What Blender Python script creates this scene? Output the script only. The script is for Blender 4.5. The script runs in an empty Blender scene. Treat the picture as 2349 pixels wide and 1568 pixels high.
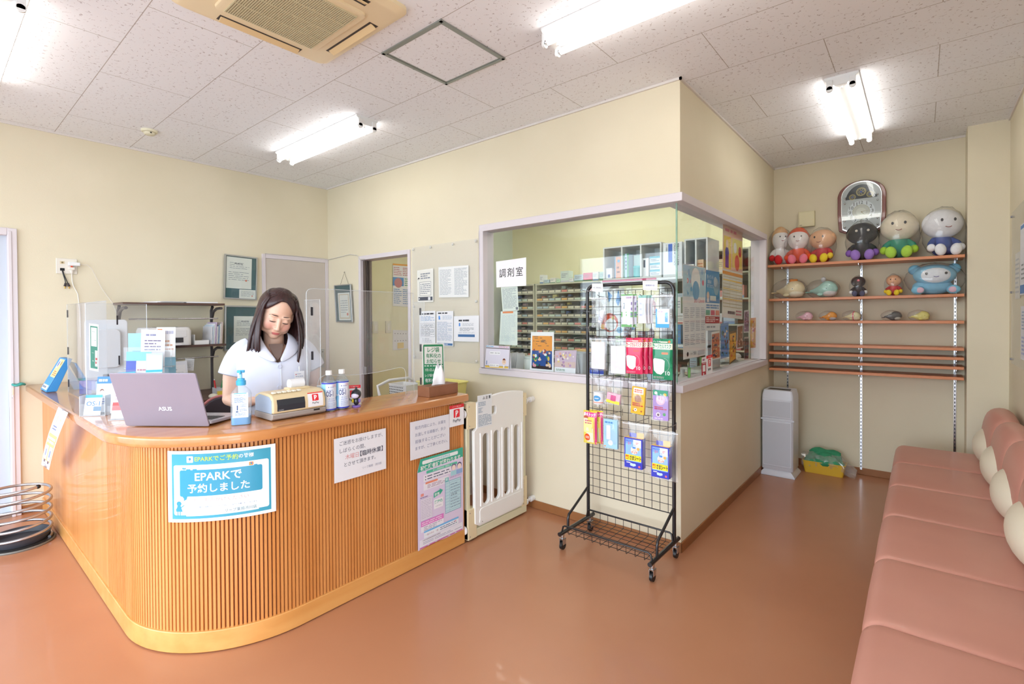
import bpy, bmesh, math, random
from mathutils import Vector, Matrix
random.seed(7)
sc = bpy.context.scene
COL = sc.collection
PI = math.pi

# ---------------------------------------------------------------- camera
cam_d = bpy.data.cameras.new('camera'); cam = bpy.data.objects.new('camera', cam_d); COL.objects.link(cam)
sc.camera = cam
F_PX, W_PX, H_PX = 1133.46, 2349.0, 1568.0
yaw, pitch, roll = math.radians(39.658), math.radians(.644), math.radians(.3443)
fw = Vector((-math.sin(yaw)*math.cos(pitch), math.cos(yaw)*math.cos(pitch), -math.sin(pitch)))
r0 = Vector((math.cos(yaw), math.sin(yaw), 0)); d0 = fw.cross(r0)
rr = r0*math.cos(roll)+d0*math.sin(roll); dd = -r0*math.sin(roll)+d0*math.cos(roll)
cam.matrix_world = Matrix((( rr.x,-dd.x,-fw.x,0),(rr.y,-dd.y,-fw.y,0),(rr.z,-dd.z,-fw.z,1.415),(0,0,0,1)))
cam_d.sensor_fit = 'HORIZONTAL'; cam_d.sensor_width = 36
cam_d.lens = F_PX/W_PX*36; cam_d.shift_y = -(784-734.7)/W_PX
cam_d.clip_start = .02; cam_d.clip_end = 100

# ---------------------------------------------------------------- world, daylight, exposure
w = bpy.data.worlds.new('world'); sc.world = w; w.use_nodes = True
bg = w.node_tree.nodes['Background']; bg.inputs[0].default_value = (.78,.89,1,1); bg.inputs[1].default_value = 8.6
vs = sc.view_settings
vs.view_transform = 'Standard'; vs.look = 'None'; vs.exposure = -.13; vs.gamma = 1; vs.use_curve_mapping = False
TUBE_E = 11.0      # fluorescent tubes

def portal(name, loc, rot, sx, sy):
    l = bpy.data.lights.new(name, 'AREA'); l.shape = 'RECTANGLE'; l.size = sx; l.size_y = sy
    l.cycles.is_portal = True
    o = bpy.data.objects.new(name, l); COL.objects.link(o); o.location = loc; o.rotation_euler = rot
FRONT_Y = -1.75
portal('entrance_portal', (.487+.12, -.92, 1.18), (0, PI/2, 0), 2.3, 1.4)
portal('daylight_portal', (-2.25, FRONT_Y-.02, 1.3), (-PI/2, 0, PI), 4.9, 2.3)

# ---------------------------------------------------------------- materials
def lin(c):
    return tuple((v/255/12.92 if v/255 <= .04045 else ((v/255+.055)/1.055)**2.4) for v in c)
MATS = {}
def mat(rgb, rough=.5, metal=0, coat=0, name=None, emit=0, spec=.5, trans=0, alpha=1, sub=0):
    k = (rgb, rough, metal, coat, emit, spec, trans, alpha, sub)
    if k in MATS: return MATS[k]
    m = bpy.data.materials.new(name or 'surface_%02x%02x%02x' % tuple(int(v) for v in rgb)); m.use_nodes = True
    p = m.node_tree.nodes['Principled BSDF']; c = lin(rgb)+(1,)
    p.inputs['Base Color'].default_value = c; p.inputs['Roughness'].default_value = rough
    p.inputs['Metallic'].default_value = metal; p.inputs['Coat Weight'].default_value = coat
    p.inputs['Specular IOR Level'].default_value = spec
    if emit: p.inputs['Emission Color'].default_value = c; p.inputs['Emission Strength'].default_value = emit
    if trans: p.inputs['Transmission Weight'].default_value = trans
    if alpha < 1: p.inputs['Alpha'].default_value = alpha
    if sub:
        p.inputs['Subsurface Weight'].default_value = sub; p.inputs['Subsurface Radius'].default_value = (.9,.4,.25); p.inputs['Subsurface Scale'].default_value = .01
    MATS[k] = m; return m
def nodes(m):
    nt = m.node_tree; return nt, nt.nodes, nt.links, nt.nodes['Principled BSDF']
def clear_mat(name, tint=(.97,.98,.98), gloss=.5, rough=0, extra=.0, haze=(1,1,1), hz=0.0):
    """thin sheet: transparent with a fresnel reflection, optionally a little milky"""
    m = bpy.data.materials.new(name); m.use_nodes = True; nt = m.node_tree; nt.nodes.clear()
    N = nt.nodes.new; L = nt.links.new
    out = N('ShaderNodeOutputMaterial'); mx = N('ShaderNodeMixShader'); tr = N('ShaderNodeBsdfTransparent'); gl = N('ShaderNodeBsdfGlossy')
    tr.inputs[0].default_value = tint+(1,); gl.inputs['Roughness'].default_value = rough
    fr = N('ShaderNodeFresnel'); fr.inputs[0].default_value = 1.45
    ge = N('ShaderNodeNewGeometry'); io = N('ShaderNodeMapRange'); L(ge.outputs['Backfacing'], io.inputs[0]); io.inputs[3].default_value = 1.45; io.inputs[4].default_value = 1/1.45; L(io.outputs[0], fr.inputs[0])
    mu = N('ShaderNodeMath'); mu.operation = 'MULTIPLY_ADD'; L(fr.outputs[0], mu.inputs[0]); mu.inputs[1].default_value = gloss*2; mu.inputs[2].default_value = extra; mu.use_clamp = True
    L(mu.outputs[0], mx.inputs[0]); L(gl.outputs[0], mx.inputs[2])
    if hz:
        m2 = N('ShaderNodeMixShader'); df = N('ShaderNodeBsdfDiffuse'); df.inputs[0].default_value = haze+(1,); m2.inputs[0].default_value = hz
        L(tr.outputs[0], m2.inputs[1]); L(df.outputs[0], m2.inputs[2]); L(m2.outputs[0], mx.inputs[1])
    else: L(tr.outputs[0], mx.inputs[1])
    L(mx.outputs[0], out.inputs[0]); return m
GLASS = clear_mat('window_glass', (.965,.985,.98), .5)
ACRYL = clear_mat('clear_acrylic', (.97,.975,.98), .32, hz=.05)
ACRYL_EDGE = clear_mat('acrylic_edge', (.9,.93,.95), .6, hz=.45, haze=(.95,.97,1))
FILM = clear_mat('plastic_film', (.975,.975,.98), .5, rough=.12, extra=.03, hz=.05)
GLASS_SIDE = clear_mat('window_glass_side', (.97,.985,.98), .24)
BOARD = clear_mat('board_acrylic', (.99,.99,.99), .3, hz=.16, haze=(.95,.94,.91))
SLEEVE = clear_mat('sleeve_film', (.995,.995,.998), .35, rough=.08)
BAGFILM = clear_mat('cellophane_film', (.975,.975,.98), .5, rough=.12, extra=.02, hz=.045)

def noise_col(rgb1, rgb2, scale, rough=.5, name='paint', bump=0, bscale=None, coat=0, detail=3, stretch=(1,1,1), spec=.5):
    m = mat(rgb1, rough, 0, coat, name=name, spec=spec).copy(); m.name = name
    nt, N, L, p = nodes(m)
    tc = N.new('ShaderNodeTexCoord'); mp = N.new('ShaderNodeMapping'); mp.inputs['Scale'].default_value = stretch
    L.new(tc.outputs['Object'], mp.inputs[0])
    n = N.new('ShaderNodeTexNoise'); n.inputs['Scale'].default_value = scale; n.inputs['Detail'].default_value = detail
    L.new(mp.outputs[0], n.inputs['Vector'])
    r = N.new('ShaderNodeValToRGB'); r.color_ramp.elements[0].position = .35; r.color_ramp.elements[1].position = .65
    r.color_ramp.elements[0].color = lin(rgb1)+(1,); r.color_ramp.elements[1].color = lin(rgb2)+(1,)
    L.new(n.outputs['Fac'], r.inputs[0]); L.new(r.outputs[0], p.inputs['Base Color'])
    if bump:
        n2 = N.new('ShaderNodeTexNoise'); n2.inputs['Scale'].default_value = bscale or scale*4; L.new(mp.outputs[0], n2.inputs['Vector'])
        b = N.new('ShaderNodeBump'); b.inputs['Strength'].default_value = bump; b.inputs['Distance'].default_value = .002
        L.new(n2.outputs['Fac'], b.inputs['Height']); L.new(b.outputs[0], p.inputs['Normal'])
    return m
def wood(rgb1, rgb2, name, axis='z', rough=.35, coat=.3, scale=9):
    st = {'z':(3,3,.18), 'x':(.18,3,3), 'y':(3,.18,3)}[axis]
    return noise_col(rgb1, rgb2, scale, rough, name, 0, None, coat, 4, st)

WALL = noise_col((231,221,196), (227,217,191), 2.0, .85, 'cream_wallpaper', .25, 260, spec=.2)
WALLY = noise_col((238,234,198), (235,231,192), 2.0, .85, 'yellowish_wallpaper', .2, 260, spec=.2)
FLOORM = noise_col((187,131,97), (180,124,91), 1.4, .3, 'terracotta_vinyl', .05, 30, coat=.15)
BASEB = noise_col((160,106,62), (150,98,56), 4, .5, 'brown_vinyl_base')
FRAME = mat((222,214,218), .45, name='pale_lilac_frame_paint')
WHITE = mat((240,240,240), .45, name='white_plastic')
BLACK = mat((22,22,24), .4, name='black_plastic')
BLACKM = mat((26,26,30), .3, 0, .4, name='black_powder_coat')
CHROME = mat((200,202,206), .22, 1, name='chrome')
ALU = mat((190,194,198), .35, 1, name='aluminium')
PAPER = mat((240,240,243), .6, name='paper', spec=.3)

# ---------------------------------------------------------------- mesh builder
def rot(axis, deg): return Matrix.Rotation(math.radians(deg), 4, axis)
class M:
    def __init__(s): s.v = []; s.f = []; s.mi = []; s.sm = []; s.mats = []; s.T = Matrix()
    def at(s, T): s.T = T; return s
    def m_(s, m):
        if m not in s.mats: s.mats.append(m)
        return s.mats.index(m)
    def add(s, vs_, fs, m, smooth=False):
        b = len(s.v); T = s.T; s.v += [T @ Vector(p) for p in vs_]; i = s.m_(m)
        for f in fs: s.f.append([b+k for k in f]); s.mi.append(i); s.sm.append(smooth)
        return s
    def box(s, a, b, m):
        x0,y0,z0 = a; x1,y1,z1 = b
        if x0>x1: x0,x1 = x1,x0
        if y0>y1: y0,y1 = y1,y0
        if z0>z1: z0,z1 = z1,z0
        return s.add([(x0,y0,z0),(x1,y0,z0),(x1,y1,z0),(x0,y1,z0),(x0,y0,z1),(x1,y0,z1),(x1,y1,z1),(x0,y1,z1)],
                     [(3,2,1,0),(4,5,6,7),(0,1,5,4),(1,2,6,5),(2,3,7,6),(3,0,4,7)], m)
    def cbox(s, c, d, m): return s.box([c[i]-d[i]/2 for i in range(3)], [c[i]+d[i]/2 for i in range(3)], m)
    def loft(s, rings, m, smooth=True, cap=True, closed=True):
        n = len(rings[0]); vs_ = [p for r in rings for p in r]; fs = []
        for i in range(len(rings)-1):
            for j in range(n if closed else n-1):
                k = (j+1) % n; fs.append((i*n+j, i*n+k, (i+1)*n+k, (i+1)*n+j))
        s.add(vs_, fs, m, smooth)
        if cap:
            s.add(rings[0], [tuple(range(n))[::-1]], m); s.add(rings[-1], [tuple(range(n))], m)
        return s
    def cyl(s, p0, p1, r0, m, r1=None, n=16, smooth=True, cap=True):
        p0 = Vector(p0); p1 = Vector(p1); r1 = r0 if r1 is None else r1
        d = (p1-p0).normalized(); a = d.orthogonal().normalized(); b = d.cross(a)
        rg = lambda c, r: [c+(a*math.cos(t*2*PI/n)+b*math.sin(t*2*PI/n))*r for t in range(n)]
        return s.loft([rg(p0, r0), rg(p1, r1)], m, smooth, cap)
    def tube(s, pts, r, m, n=8, closed=False, rs=None, flat=None):
        pts = [Vector(p) for p in pts]; N = len(pts); rings = []; a = None
        for i, p in enumerate(pts):
            if closed: d = pts[(i+1)%N]-pts[i-1]
            else: d = pts[min(i+1,N-1)]-pts[max(i-1,0)]
            d.normalize()
            if a is None: a = d.orthogonal().normalized()
            a = (a-d*a.dot(d)).normalized(); b = d.cross(a); q = rs[i] if rs else r
            rings.append([p+(a*math.cos(t*2*PI/n)+b*math.sin(t*2*PI/n))*q for t in range(n)])
        if closed: rings.append(rings[0])
        return s.loft(rings, m, True, not closed)
    def lathe(s, prof, m, c=(0,0,0), n=24, sx=1, sy=1, cap=True):
        rings = [[(c[0]+r*math.cos(t*2*PI/n)*sx, c[1]+r*math.sin(t*2*PI/n)*sy, c[2]+z) for t in range(n)] for r, z in prof]
        return s.loft(rings, m, True, cap)
    def ell(s, c, r, m, R=None, nu=20, nv=12):
        R = R or Matrix(); vs_ = []; fs = []
        for i in range(nv+1):
            th = PI*i/nv
            for j in range(nu):
                ph = 2*PI*j/nu
                q = R @ Vector((r[0]*math.sin(th)*math.cos(ph), r[1]*math.sin(th)*math.sin(ph), r[2]*math.cos(th)))
                vs_.append((c[0]+q.x, c[1]+q.y, c[2]+q.z))
        for i in range(nv):
            for j in range(nu):
                k = (j+1) % nu; fs.append((i*nu+j, (i+1)*nu+j, (i+1)*nu+k, i*nu+k))
        return s.add(vs_, fs, m, True)
    def prism(s, poly, z0, z1, m, smooth=False):
        n = len(poly); vs_ = [(x,y,z0) for x,y in poly]+[(x,y,z1) for x,y in poly]
        fs = [tuple(range(n))[::-1], tuple(range(n,2*n))]
        s.add(vs_, fs, m)
        return s.add(vs_, [(j,(j+1)%n,n+(j+1)%n,n+j) for j in range(n)], m, smooth)
    def poly(s, pts, m): return s.add(pts, [tuple(range(len(pts)))], m)
    def build(s, name, parent=None, bevel=0, subsurf=0, seg=2, loc=None, solid=0, smooth_angle=None):
        me = bpy.data.meshes.new(name); me.from_pydata([tuple(p) for p in s.v], [], s.f)
        for m in s.mats: me.materials.append(m)
        me.polygons.foreach_set('material_index', s.mi); me.polygons.foreach_set('use_smooth', s.sm)
        bm = bmesh.new(); bm.from_mesh(me); bmesh.ops.remove_doubles(bm, verts=bm.verts, dist=1e-5)
        bmesh.ops.recalc_face_normals(bm, faces=bm.faces) if s.recalc else None
        bm.to_mesh(me); bm.free()
        o = bpy.data.objects.new(name, me); COL.objects.link(o)
        if parent:
            o.parent = parent
            if parent.name in WML:      # parts given in room coordinates: move them into the thing's own frame
                me.transform(WML[parent.name]); WML[o.name] = WML[parent.name]
        if loc: o.location = loc
        if solid: q = o.modifiers.new('thickness','SOLIDIFY'); q.thickness = solid; q.offset = 0
        if bevel:
            q = o.modifiers.new('bevel','BEVEL'); q.width = bevel; q.segments = seg; q.limit_method = 'ANGLE'; q.angle_limit = math.radians(40)
            for p in me.polygons: p.use_smooth = True
            me.set_sharp_from_angle(angle=math.radians(50))
        elif any(s.sm): me.set_sharp_from_angle(angle=math.radians(46))
        if subsurf: q = o.modifiers.new('smooth','SUBSURF'); q.levels = subsurf; q.render_levels = subsurf
        return o
    recalc = True
def tag(o, label=None, cat=None, group=None, kind=None):
    if label: o['label'] = label
    if cat: o['category'] = cat
    if group: o['group'] = group
    if kind: o['kind'] = kind
    return o
WML = {}
def thing(name, label, cat, loc=(0,0,0), rz=0, group=None, room=False):
    o = bpy.data.objects.new(name, None); COL.objects.link(o); o.empty_display_size = .05
    o.location = loc; o.rotation_euler = (0,0,rz)
    if room: WML[o.name] = Matrix.Translation(-Vector(loc))
    return tag(o, label, cat, group)
def struct(m, name, **k): return tag(m.build(name, **k), kind='structure')
def dup(o, loc=None, rz=None, label=None, parent=None):
    c = o.copy(); COL.objects.link(c)
    if parent is not None: c.parent = parent
    for ch in o.children: dup(ch, parent=c)
    if loc is not None: c.location = loc
    if rz is not None: c.rotation_euler = (0,0,rz)
    if label: c['label'] = label
    return c
def rrect(x0, y0, x1, y1, r, n=5):
    P = []
    for cx, cy, a in ((x1-r,y0+r,-90),(x1-r,y1-r,0),(x0+r,y1-r,90),(x0+r,y0+r,180)):
        for i in range(n+1):
            t = math.radians(a+90*i/n); P.append((cx+r*math.cos(t), cy+r*math.sin(t)))
    return P

# ---------------------------------------------------------------- flat printed sheets (posters, labels, papers)
_TX = {}
def text_mesh(body, bold=0, space=1):
    k = (body, bold, space)
    if k not in _TX:
        cu = bpy.data.curves.new('lettering','FONT'); cu.body = body; cu.resolution_u = 2; cu.offset = bold; cu.space_character = space
        o = bpy.data.objects.new('lettering', cu); COL.objects.link(o)
        me = bpy.data.meshes.new_from_object(o.evaluated_get(bpy.context.evaluated_depsgraph_get()))
        V = [tuple(v.co) for v in me.vertices]; Fc = [tuple(p.vertices) for p in me.polygons]
        bpy.data.objects.remove(o); bpy.data.meshes.remove(me); bpy.data.curves.remove(cu)
        xs = [v[0] for v in V] or [0,1]; ys = [v[1] for v in V] or [0,1]
        _TX[k] = (V, Fc, min(xs), max(xs), min(ys), max(ys))
    return _TX[k]
class Sheet:
    """printed sheet; u to the right 0..1, v up 0..1; later marks lie on earlier ones"""
    def __init__(s, base=(240,240,243), w=1, h=1, rough=.55, coat=0): s.L = []; s.base = base; s.w = w; s.h = h; s.rough = rough; s.coat = coat
    def rect(s, u0, v0, u1, v1, c): s.L.append(([(u0,v0),(u1,v0),(u1,v1),(u0,v1)], [(0,1,2,3)], c, True)); return s
    def poly(s, P, c): s.L.append((P, [tuple(range(len(P)))], c, False)); return s
    def disc(s, u, v, r, c, ry=None, n=16, a0=0, a1=360):
        ry = ry if ry is not None else r*s.w/s.h
        P = [(u+r*math.cos(math.radians(a0+(a1-a0)*t/n)), v+ry*math.sin(math.radians(a0+(a1-a0)*t/n))) for t in range(n+(a1-a0 < 360))]
        return s.poly(P, c)
    def rr(s, u0, v0, u1, v1, r, c): 
        k = s.w/s.h; P = [(x, v0+(y-v0*1/k)*k) for x, y in rrect(u0, v0/k, u1, v1/k, r)]
        return s.poly(P, c)
    def text(s, body, u0, v0, u1, v1, c, bold=0, space=1, keep=True, tilt=0):
        V, Fc, a, b, cc, d = text_mesh(body, bold, space)
        W, H = (u1-u0)*s.w, (v1-v0)*s.h
        kx = W/(b-a); ky = H/max(d-cc, .35)
        if keep: kx = ky = min(kx, ky)
        ox = (W-(b-a)*kx)/2; oy = (H-(d-cc)*ky)/2
        P = [((u0*s.w+ox+(x-a)*kx)/s.w, (v0*s.h+oy+(y-cc)*ky)/s.h) for x, y, z in V]
        s.L.append((P, Fc, c, False)); return s
    def lines(s, u0, v0, u1, v1, n, c, fill=.45, seed=None, gap=.12):
        """rows of print too small to read"""
        R = random.Random(seed if seed is not None else n*7+int(u0*100)); st = (v1-v0)/n
        for i in range(n):
            y = v1-(i+.5)*st; x = u0; end = u1-(u1-u0)*R.choice([0,0,.05,.3])
            while x < end:
                ln = (u1-u0)*R.uniform(.08,.3); s.rect(x, y-st*fill/2, min(x+ln,end), y+st*fill/2, c); x += ln+(u1-u0)*gap*R.uniform(.1,.5)
        return s
    def grid(s, u0, v0, u1, v1, nx, ny, c, t=.004):
        for i in range(nx+1): x = u0+(u1-u0)*i/nx; s.rect(x-t/2, v0, x+t/2, v1, c)
        k = s.w/s.h
        for j in range(ny+1): y = v0+(v1-v0)*j/ny; s.rect(u0, y-t*k/2, u1, y+t*k/2, c)
        return s
    def build(s, name, quad=None, fn=None, parent=None, label=None, cat=None, group=None, thick=.0006, step=.00025, nu=1, nv=1, off=.0008, edge=None, shape=None):
        """quad = world corners TL, TR, BR, BL ; fn(u,v,offset) -> point for curved sheets"""
        if fn is None:
            TL, TR, BR, BL = [Vector(q) for q in quad]; nrm = (TR-TL).cross(TL-BL).normalized()
            s.w0 = (TR-TL).length
            fn = lambda u, v, o: (BL*(1-u)+BR*u)*(1-v)+(TL*(1-u)+TR*u)*v+nrm*o
        m = M(); m.recalc = False
        pm = lambda c: c if isinstance(c, bpy.types.Material) else mat(c, s.rough, 0, s.coat, spec=.35)
        def strip(u0, v0, u1, v1, o, mm, flip=False):
            a = max(1, round(nu*(u1-u0)+.49)) if nu > 1 else 1; b = max(1, round(nv*(v1-v0)+.49)) if nv > 1 else 1
            P = [fn(u0+(u1-u0)*i/a, v0+(v1-v0)*j/b, o) for j in range(b+1) for i in range(a+1)]
            fs = [(j*(a+1)+i, j*(a+1)+i+1, (j+1)*(a+1)+i+1, (j+1)*(a+1)+i) for j in range(b) for i in range(a)]
            m.add(P, [f[::-1] for f in fs] if flip else fs, mm, nu > 1 or nv > 1)
        if shape is None:
            strip(0,0,1,1, off, pm(s.base)); strip(0,0,1,1, off-thick, pm(edge or s.base), True)
            for a, b in (((0,0),(1,0)),((1,0),(1,1)),((1,1),(0,1)),((0,1),(0,0))):
                n = max(nu, nv, 1)
                P = [fn(a[0]+(b[0]-a[0])*i/n, a[1]+(b[1]-a[1])*i/n, o) for o in (off-thick, off) for i in range(n+1)]
                m.add(P, [(i,i+1,n+2+i,n+1+i) for i in range(n)], pm(edge or s.base))
        else:
            P = [fn(u,v,off) for u,v in shape]; Q = [fn(u,v,off-thick) for u,v in shape]; n = len(P)
            m.add(P, [tuple(range(n))], pm(s.base)); m.add(Q, [tuple(range(n))[::-1]], pm(edge or s.base))
            m.add(P+Q, [(j, n+j, n+(j+1)%n, (j+1)%n) for j in range(n)], pm(edge or s.base))
        for i, (P, fs, c, isr) in enumerate(s.L):
            o = off+step*(1+min(i, 3)+i*.02)
            if isr and (nu > 1 or nv > 1): strip(P[0][0], P[0][1], P[2][0], P[2][1], o, pm(c))
            elif nu > 1 or nv > 1:
                bb = bmesh.new(); vv = [bb.verts.new((u,v,0)) for u,v in P]
                for f_ in fs:
                    try: bb.faces.new([vv[k_] for k_ in f_])
                    except ValueError: pass
                bmesh.ops.triangulate(bb, faces=[f_ for f_ in bb.faces if len(f_.verts) > 4])
                for ax, nn_ in ((0,nu),(1,nv)):
                    lo = min(p_[ax] for p_ in P); hi = max(p_[ax] for p_ in P)
                    for k_ in range(1, nn_):
                        if lo < k_/nn_ < hi:
                            n_ = [0,0,0]; n_[ax] = 1; co = [0,0,0]; co[ax] = k_/nn_
                            bmesh.ops.bisect_plane(bb, geom=bb.verts[:]+bb.edges[:]+bb.faces[:], plane_co=co, plane_no=n_, dist=1e-6)
                bb.verts.index_update()
                m.add([fn(v_.co.x,v_.co.y,o) for v_ in bb.verts], [[q_.index for q_ in f_.verts] for f_ in bb.faces], pm(c), True); bb.free()
            else: m.add([fn(u,v,o) for u,v in P], fs, pm(c))
        ob = m.build(name, parent)
        return tag(ob, label, cat, group)

# ---------------------------------------------------------------- the room (wall positions in metres, camera above the origin)
XA, YB, XC, YD, XR, ZC = -4.99, 2.878, -1.095, 5.27, .487, 2.80
YK = 5.79          # back wall of the dispensary
# floor
struct(M().box((XA-.15, FRONT_Y-.2, -.1), (XR+.15, YK+.15, 0), FLOORM), 'floor')
# ceiling: rock-wool boards 910 x 455 with worm-hole pattern
CE = mat((222,216,219), .9, name='ceiling_board', spec=.1)
nt, N, L, p = nodes(CE)
tc = N.new('ShaderNodeTexCoord'); mp = N.new('ShaderNodeMapping'); mp.inputs['Location'].default_value = (3.115, -.677, 0)
br = N.new('ShaderNodeTexBrick'); L.new(tc.outputs['Object'], mp.inputs[0]); L.new(mp.outputs[0], br.inputs['Vector'])
br.inputs['Scale'].default_value = 1; br.inputs['Brick Width'].default_value = .91; br.inputs['Row Height'].default_value = .4535
br.inputs['Mortar Size'].default_value = .0022; br.inputs['Mortar Smooth'].default_value = .3; br.inputs['Bias'].default_value = 0
br.inputs['Color1'].default_value = br.inputs['Color2'].default_value = (1,1,1,1); br.inputs['Mortar'].default_value = (.52,.47,.43,1)
n1 = N.new('ShaderNodeTexNoise'); n1.inputs['Scale'].default_value = 42; n1.inputs['Detail'].default_value = 1; L.new(tc.outputs['Object'], n1.inputs['Vector'])
n2 = N.new('ShaderNodeTexNoise'); n2.inputs['Scale'].default_value = 55; n2.inputs['Detail'].default_value = 0
mp2 = N.new('ShaderNodeMapping'); mp2.inputs['Location'].default_value = (7,3,1); L.new(tc.outputs['Object'], mp2.inputs[0]); L.new(mp2.outputs[0], n2.inputs['Vector'])
def mth(op, a, b=None, c=None):
    n = N.new('ShaderNodeMath'); n.operation = op
    for i, q in enumerate((a, b, c)):
        if q is None: continue
        if isinstance(q, (int, float)): n.inputs[i].default_value = q
        else: L.new(q, n.inputs[i])
    return n.outputs[0]
worm = mth('MULTIPLY', mth('LESS_THAN', mth('ABSOLUTE', mth('SUBTRACT', n1.outputs['Fac'], .5)), .02), mth('GREATER_THAN', n2.outputs['Fac'], .61))
mx = N.new('ShaderNodeMix'); mx.data_type = 'RGBA'; mx.blend_type = 'MULTIPLY'; mx.inputs[0].default_value = 1
wc = N.new('ShaderNodeMix'); wc.data_type = 'RGBA'; L.new(worm, wc.inputs[0]); wc.inputs[6].default_value = lin((243,245,250))+(1,); wc.inputs[7].default_value = lin((196,190,194))+(1,)
L.new(wc.outputs[2], mx.inputs[6]); L.new(br.outputs['Color'], mx.inputs[7]); L.new(mx.outputs[2], p.inputs['Base Color'])
struct(M().box((XA-.15, FRONT_Y-.2, ZC), (XR+.15, YK+.15, ZC+.1), CE), 'ceiling')

CE2 = CE.copy(); CE2.name = 'hatch_board'
for l_ in list(CE2.node_tree.links):
    if l_.from_node.type == 'TEX_BRICK': CE2.node_tree.links.remove(l_)
for n_ in CE2.node_tree.nodes:
    if n_.type == 'MIX' and n_.blend_type == 'MULTIPLY': n_.inputs[7].default_value = (1,1,1,1)
# left wall (with the sliding door beside the counter)
LD_Y = .468; LD_H = 2.05
struct(M().box((XA-.15, LD_Y-.04, 0), (XA, YK+.15, ZC), WALL).box((XA-.15, FRONT_Y-.2, LD_H-.02), (XA, LD_Y-.04, ZC), WALL).box((XA-.15, FRONT_Y-.2, 0), (XA, -.5, LD_H-.02), WALL), 'wall_left')
DOORW = noise_col((202,210,220), (197,206,217), 1.2, .5, 'frosted_white_door')
dj = M().box((XA-.1, LD_Y-.05, 0), (XA+.02, LD_Y, LD_H), FRAME).box((XA-.1, -.5, LD_H-.05), (XA+.02, LD_Y-.05, LD_H), FRAME).box((XA-.1, -.55, 0), (XA+.02, -.5, LD_H), FRAME)
door1 = struct(M().box((XA-.07, -.5, .03), (XA-.035, LD_Y-.05, LD_H-.05), DOORW), 'door_1')
dj.box((XA+.006, LD_Y-.047, 0), (XA+.026, LD_Y-.028, LD_H-.02), FRAME)
dj.build('door_frame', door1, bevel=.003)
M().box((XA-.1, -.5, 0), (XA+.02, LD_Y-.05, .03), ALU).build('door_sill', door1)

# wall with door 2 (doorway) and the dispensary window
DB0, DB1, DBH = -4.394, -3.577, 2.015
WX0, WZ0, WZ1, WY1 = -2.707, .97, 2.128, 4.925
T = .11
b = M()
b.box((XA, YB, 0), (DB0, YB+T, ZC), WALL).box((DB0, YB, DBH), (DB1, YB+T, ZC), WALL).box((DB1, YB, 0), (WX0, YB+T, ZC), WALL)
b.box((WX0, YB, 0), (XC, YB+T, WZ0), WALL).box((WX0, YB, WZ1), (XC, YB+T, ZC), WALL)
struct(b, 'wall_back')
b = M().box((XC-T, YB+T, 0), (XC, YD+.1, WZ0), WALL).box((XC-T, YB+T, WZ1), (XC, YD+.1, ZC), WALL).box((XC-T, WY1, WZ0), (XC, YD+.1, WZ1), WALL)
struct(b, 'wall_partition')
struct(M().box((XC, YD, 0), (.262, YD+.1, ZC), WALL), 'wall_alcove')
struct(M().box((.262, 5.027, 0), (XR, YD+.1, ZC), WALL), 'wall_column')
struct(M().box((XR, -.2, 0), (XR+.15, YD+.1, ZC), WALL).box((XR, FRONT_Y-.2, 2.35), (XR+.15, -.2, ZC), WALL).box((XR, FRONT_Y-.2, 0), (XR+.15, FRONT_Y+.1, 2.35), WALL), 'wall_right')
b = M()
for y_ in (FRONT_Y+.1, -.95, -.24): b.box((XR+.04, y_, 0), (XR+.10, y_+.04, 2.35), ALU)
for z_ in (0, 2.0, 2.31): b.box((XR+.04, FRONT_Y+.14, z_), (XR+.10, -.2, z_+.04), ALU)
struct(b, 'door_4')
struct(M().box((XA, YK, 0), (XC, YK+.15, ZC), WALLY), 'wall_dispensary')
struct(M().box((XA, YB+T+.001, 0), (XA+.012, YK, ZC), WALLY), 'wall_dispensary_left')
# front wall with the shop windows behind the camera
b = M().box((XA-.15, FRONT_Y-.12, 0), (-4.75, FRONT_Y, ZC), WALL).box((.25, FRONT_Y-.12, 0), (XR+.15, FRONT_Y, ZC), WALL)
b.box((-4.75, FRONT_Y-.12, 2.45), (.25, FRONT_Y, ZC), WALL).box((-4.75, FRONT_Y-.12, 0), (.25, FRONT_Y, .12), WALL)
struct(b, 'wall_front')
b = M()
for x in (-4.75, -3.53, -2.28, -1.03, .21): b.box((x, FRONT_Y-.1, .12), (x+.04, FRONT_Y-.04, 2.45), ALU)
for z in (.12, 2.0, 2.41): b.box((-4.75, FRONT_Y-.1, z), (.25, FRONT_Y-.04, z+.04), ALU)
struct(b, 'window_2')
# street outside the shop windows
struct(M().box((-14, -16, -.16), (10, FRONT_Y-.2, -.06), mat((150,150,148), .9, name='asphalt')), 'floor_street')

# base boards
def baseboard(name, a, c): struct(M().box(a, c, BASEB), name, bevel=.004)
H_ = .06
baseboard('baseboard_back', (-2.0+(-.2), YB-.008, 0), (XC+.008, YB+.001, H_))
baseboard('baseboard_back_left', (XA, YB-.008, 0), (DB0, YB+.001, H_))
baseboard('baseboard_back_middle', (DB1, YB-.008, 0), (-2.2, YB+.001, H_))
baseboard('baseboard_partition', (XC-.001, YB-.008, 0), (XC+.008, YD, H_))
baseboard('baseboard_alcove', (XC+.008, YD-.008, 0), (.262, YD+.001, H_))
baseboard('baseboard_column', (.254, 5.019, 0), (XR, 5.028, H_))
baseboard('baseboard_right', (XR-.008, -.2, 0), (XR+.001, 5.02, H_))
baseboard('baseboard_left', (XA-.001, LD_Y+.002, 0), (XA+.008, 2.172, H_))
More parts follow.
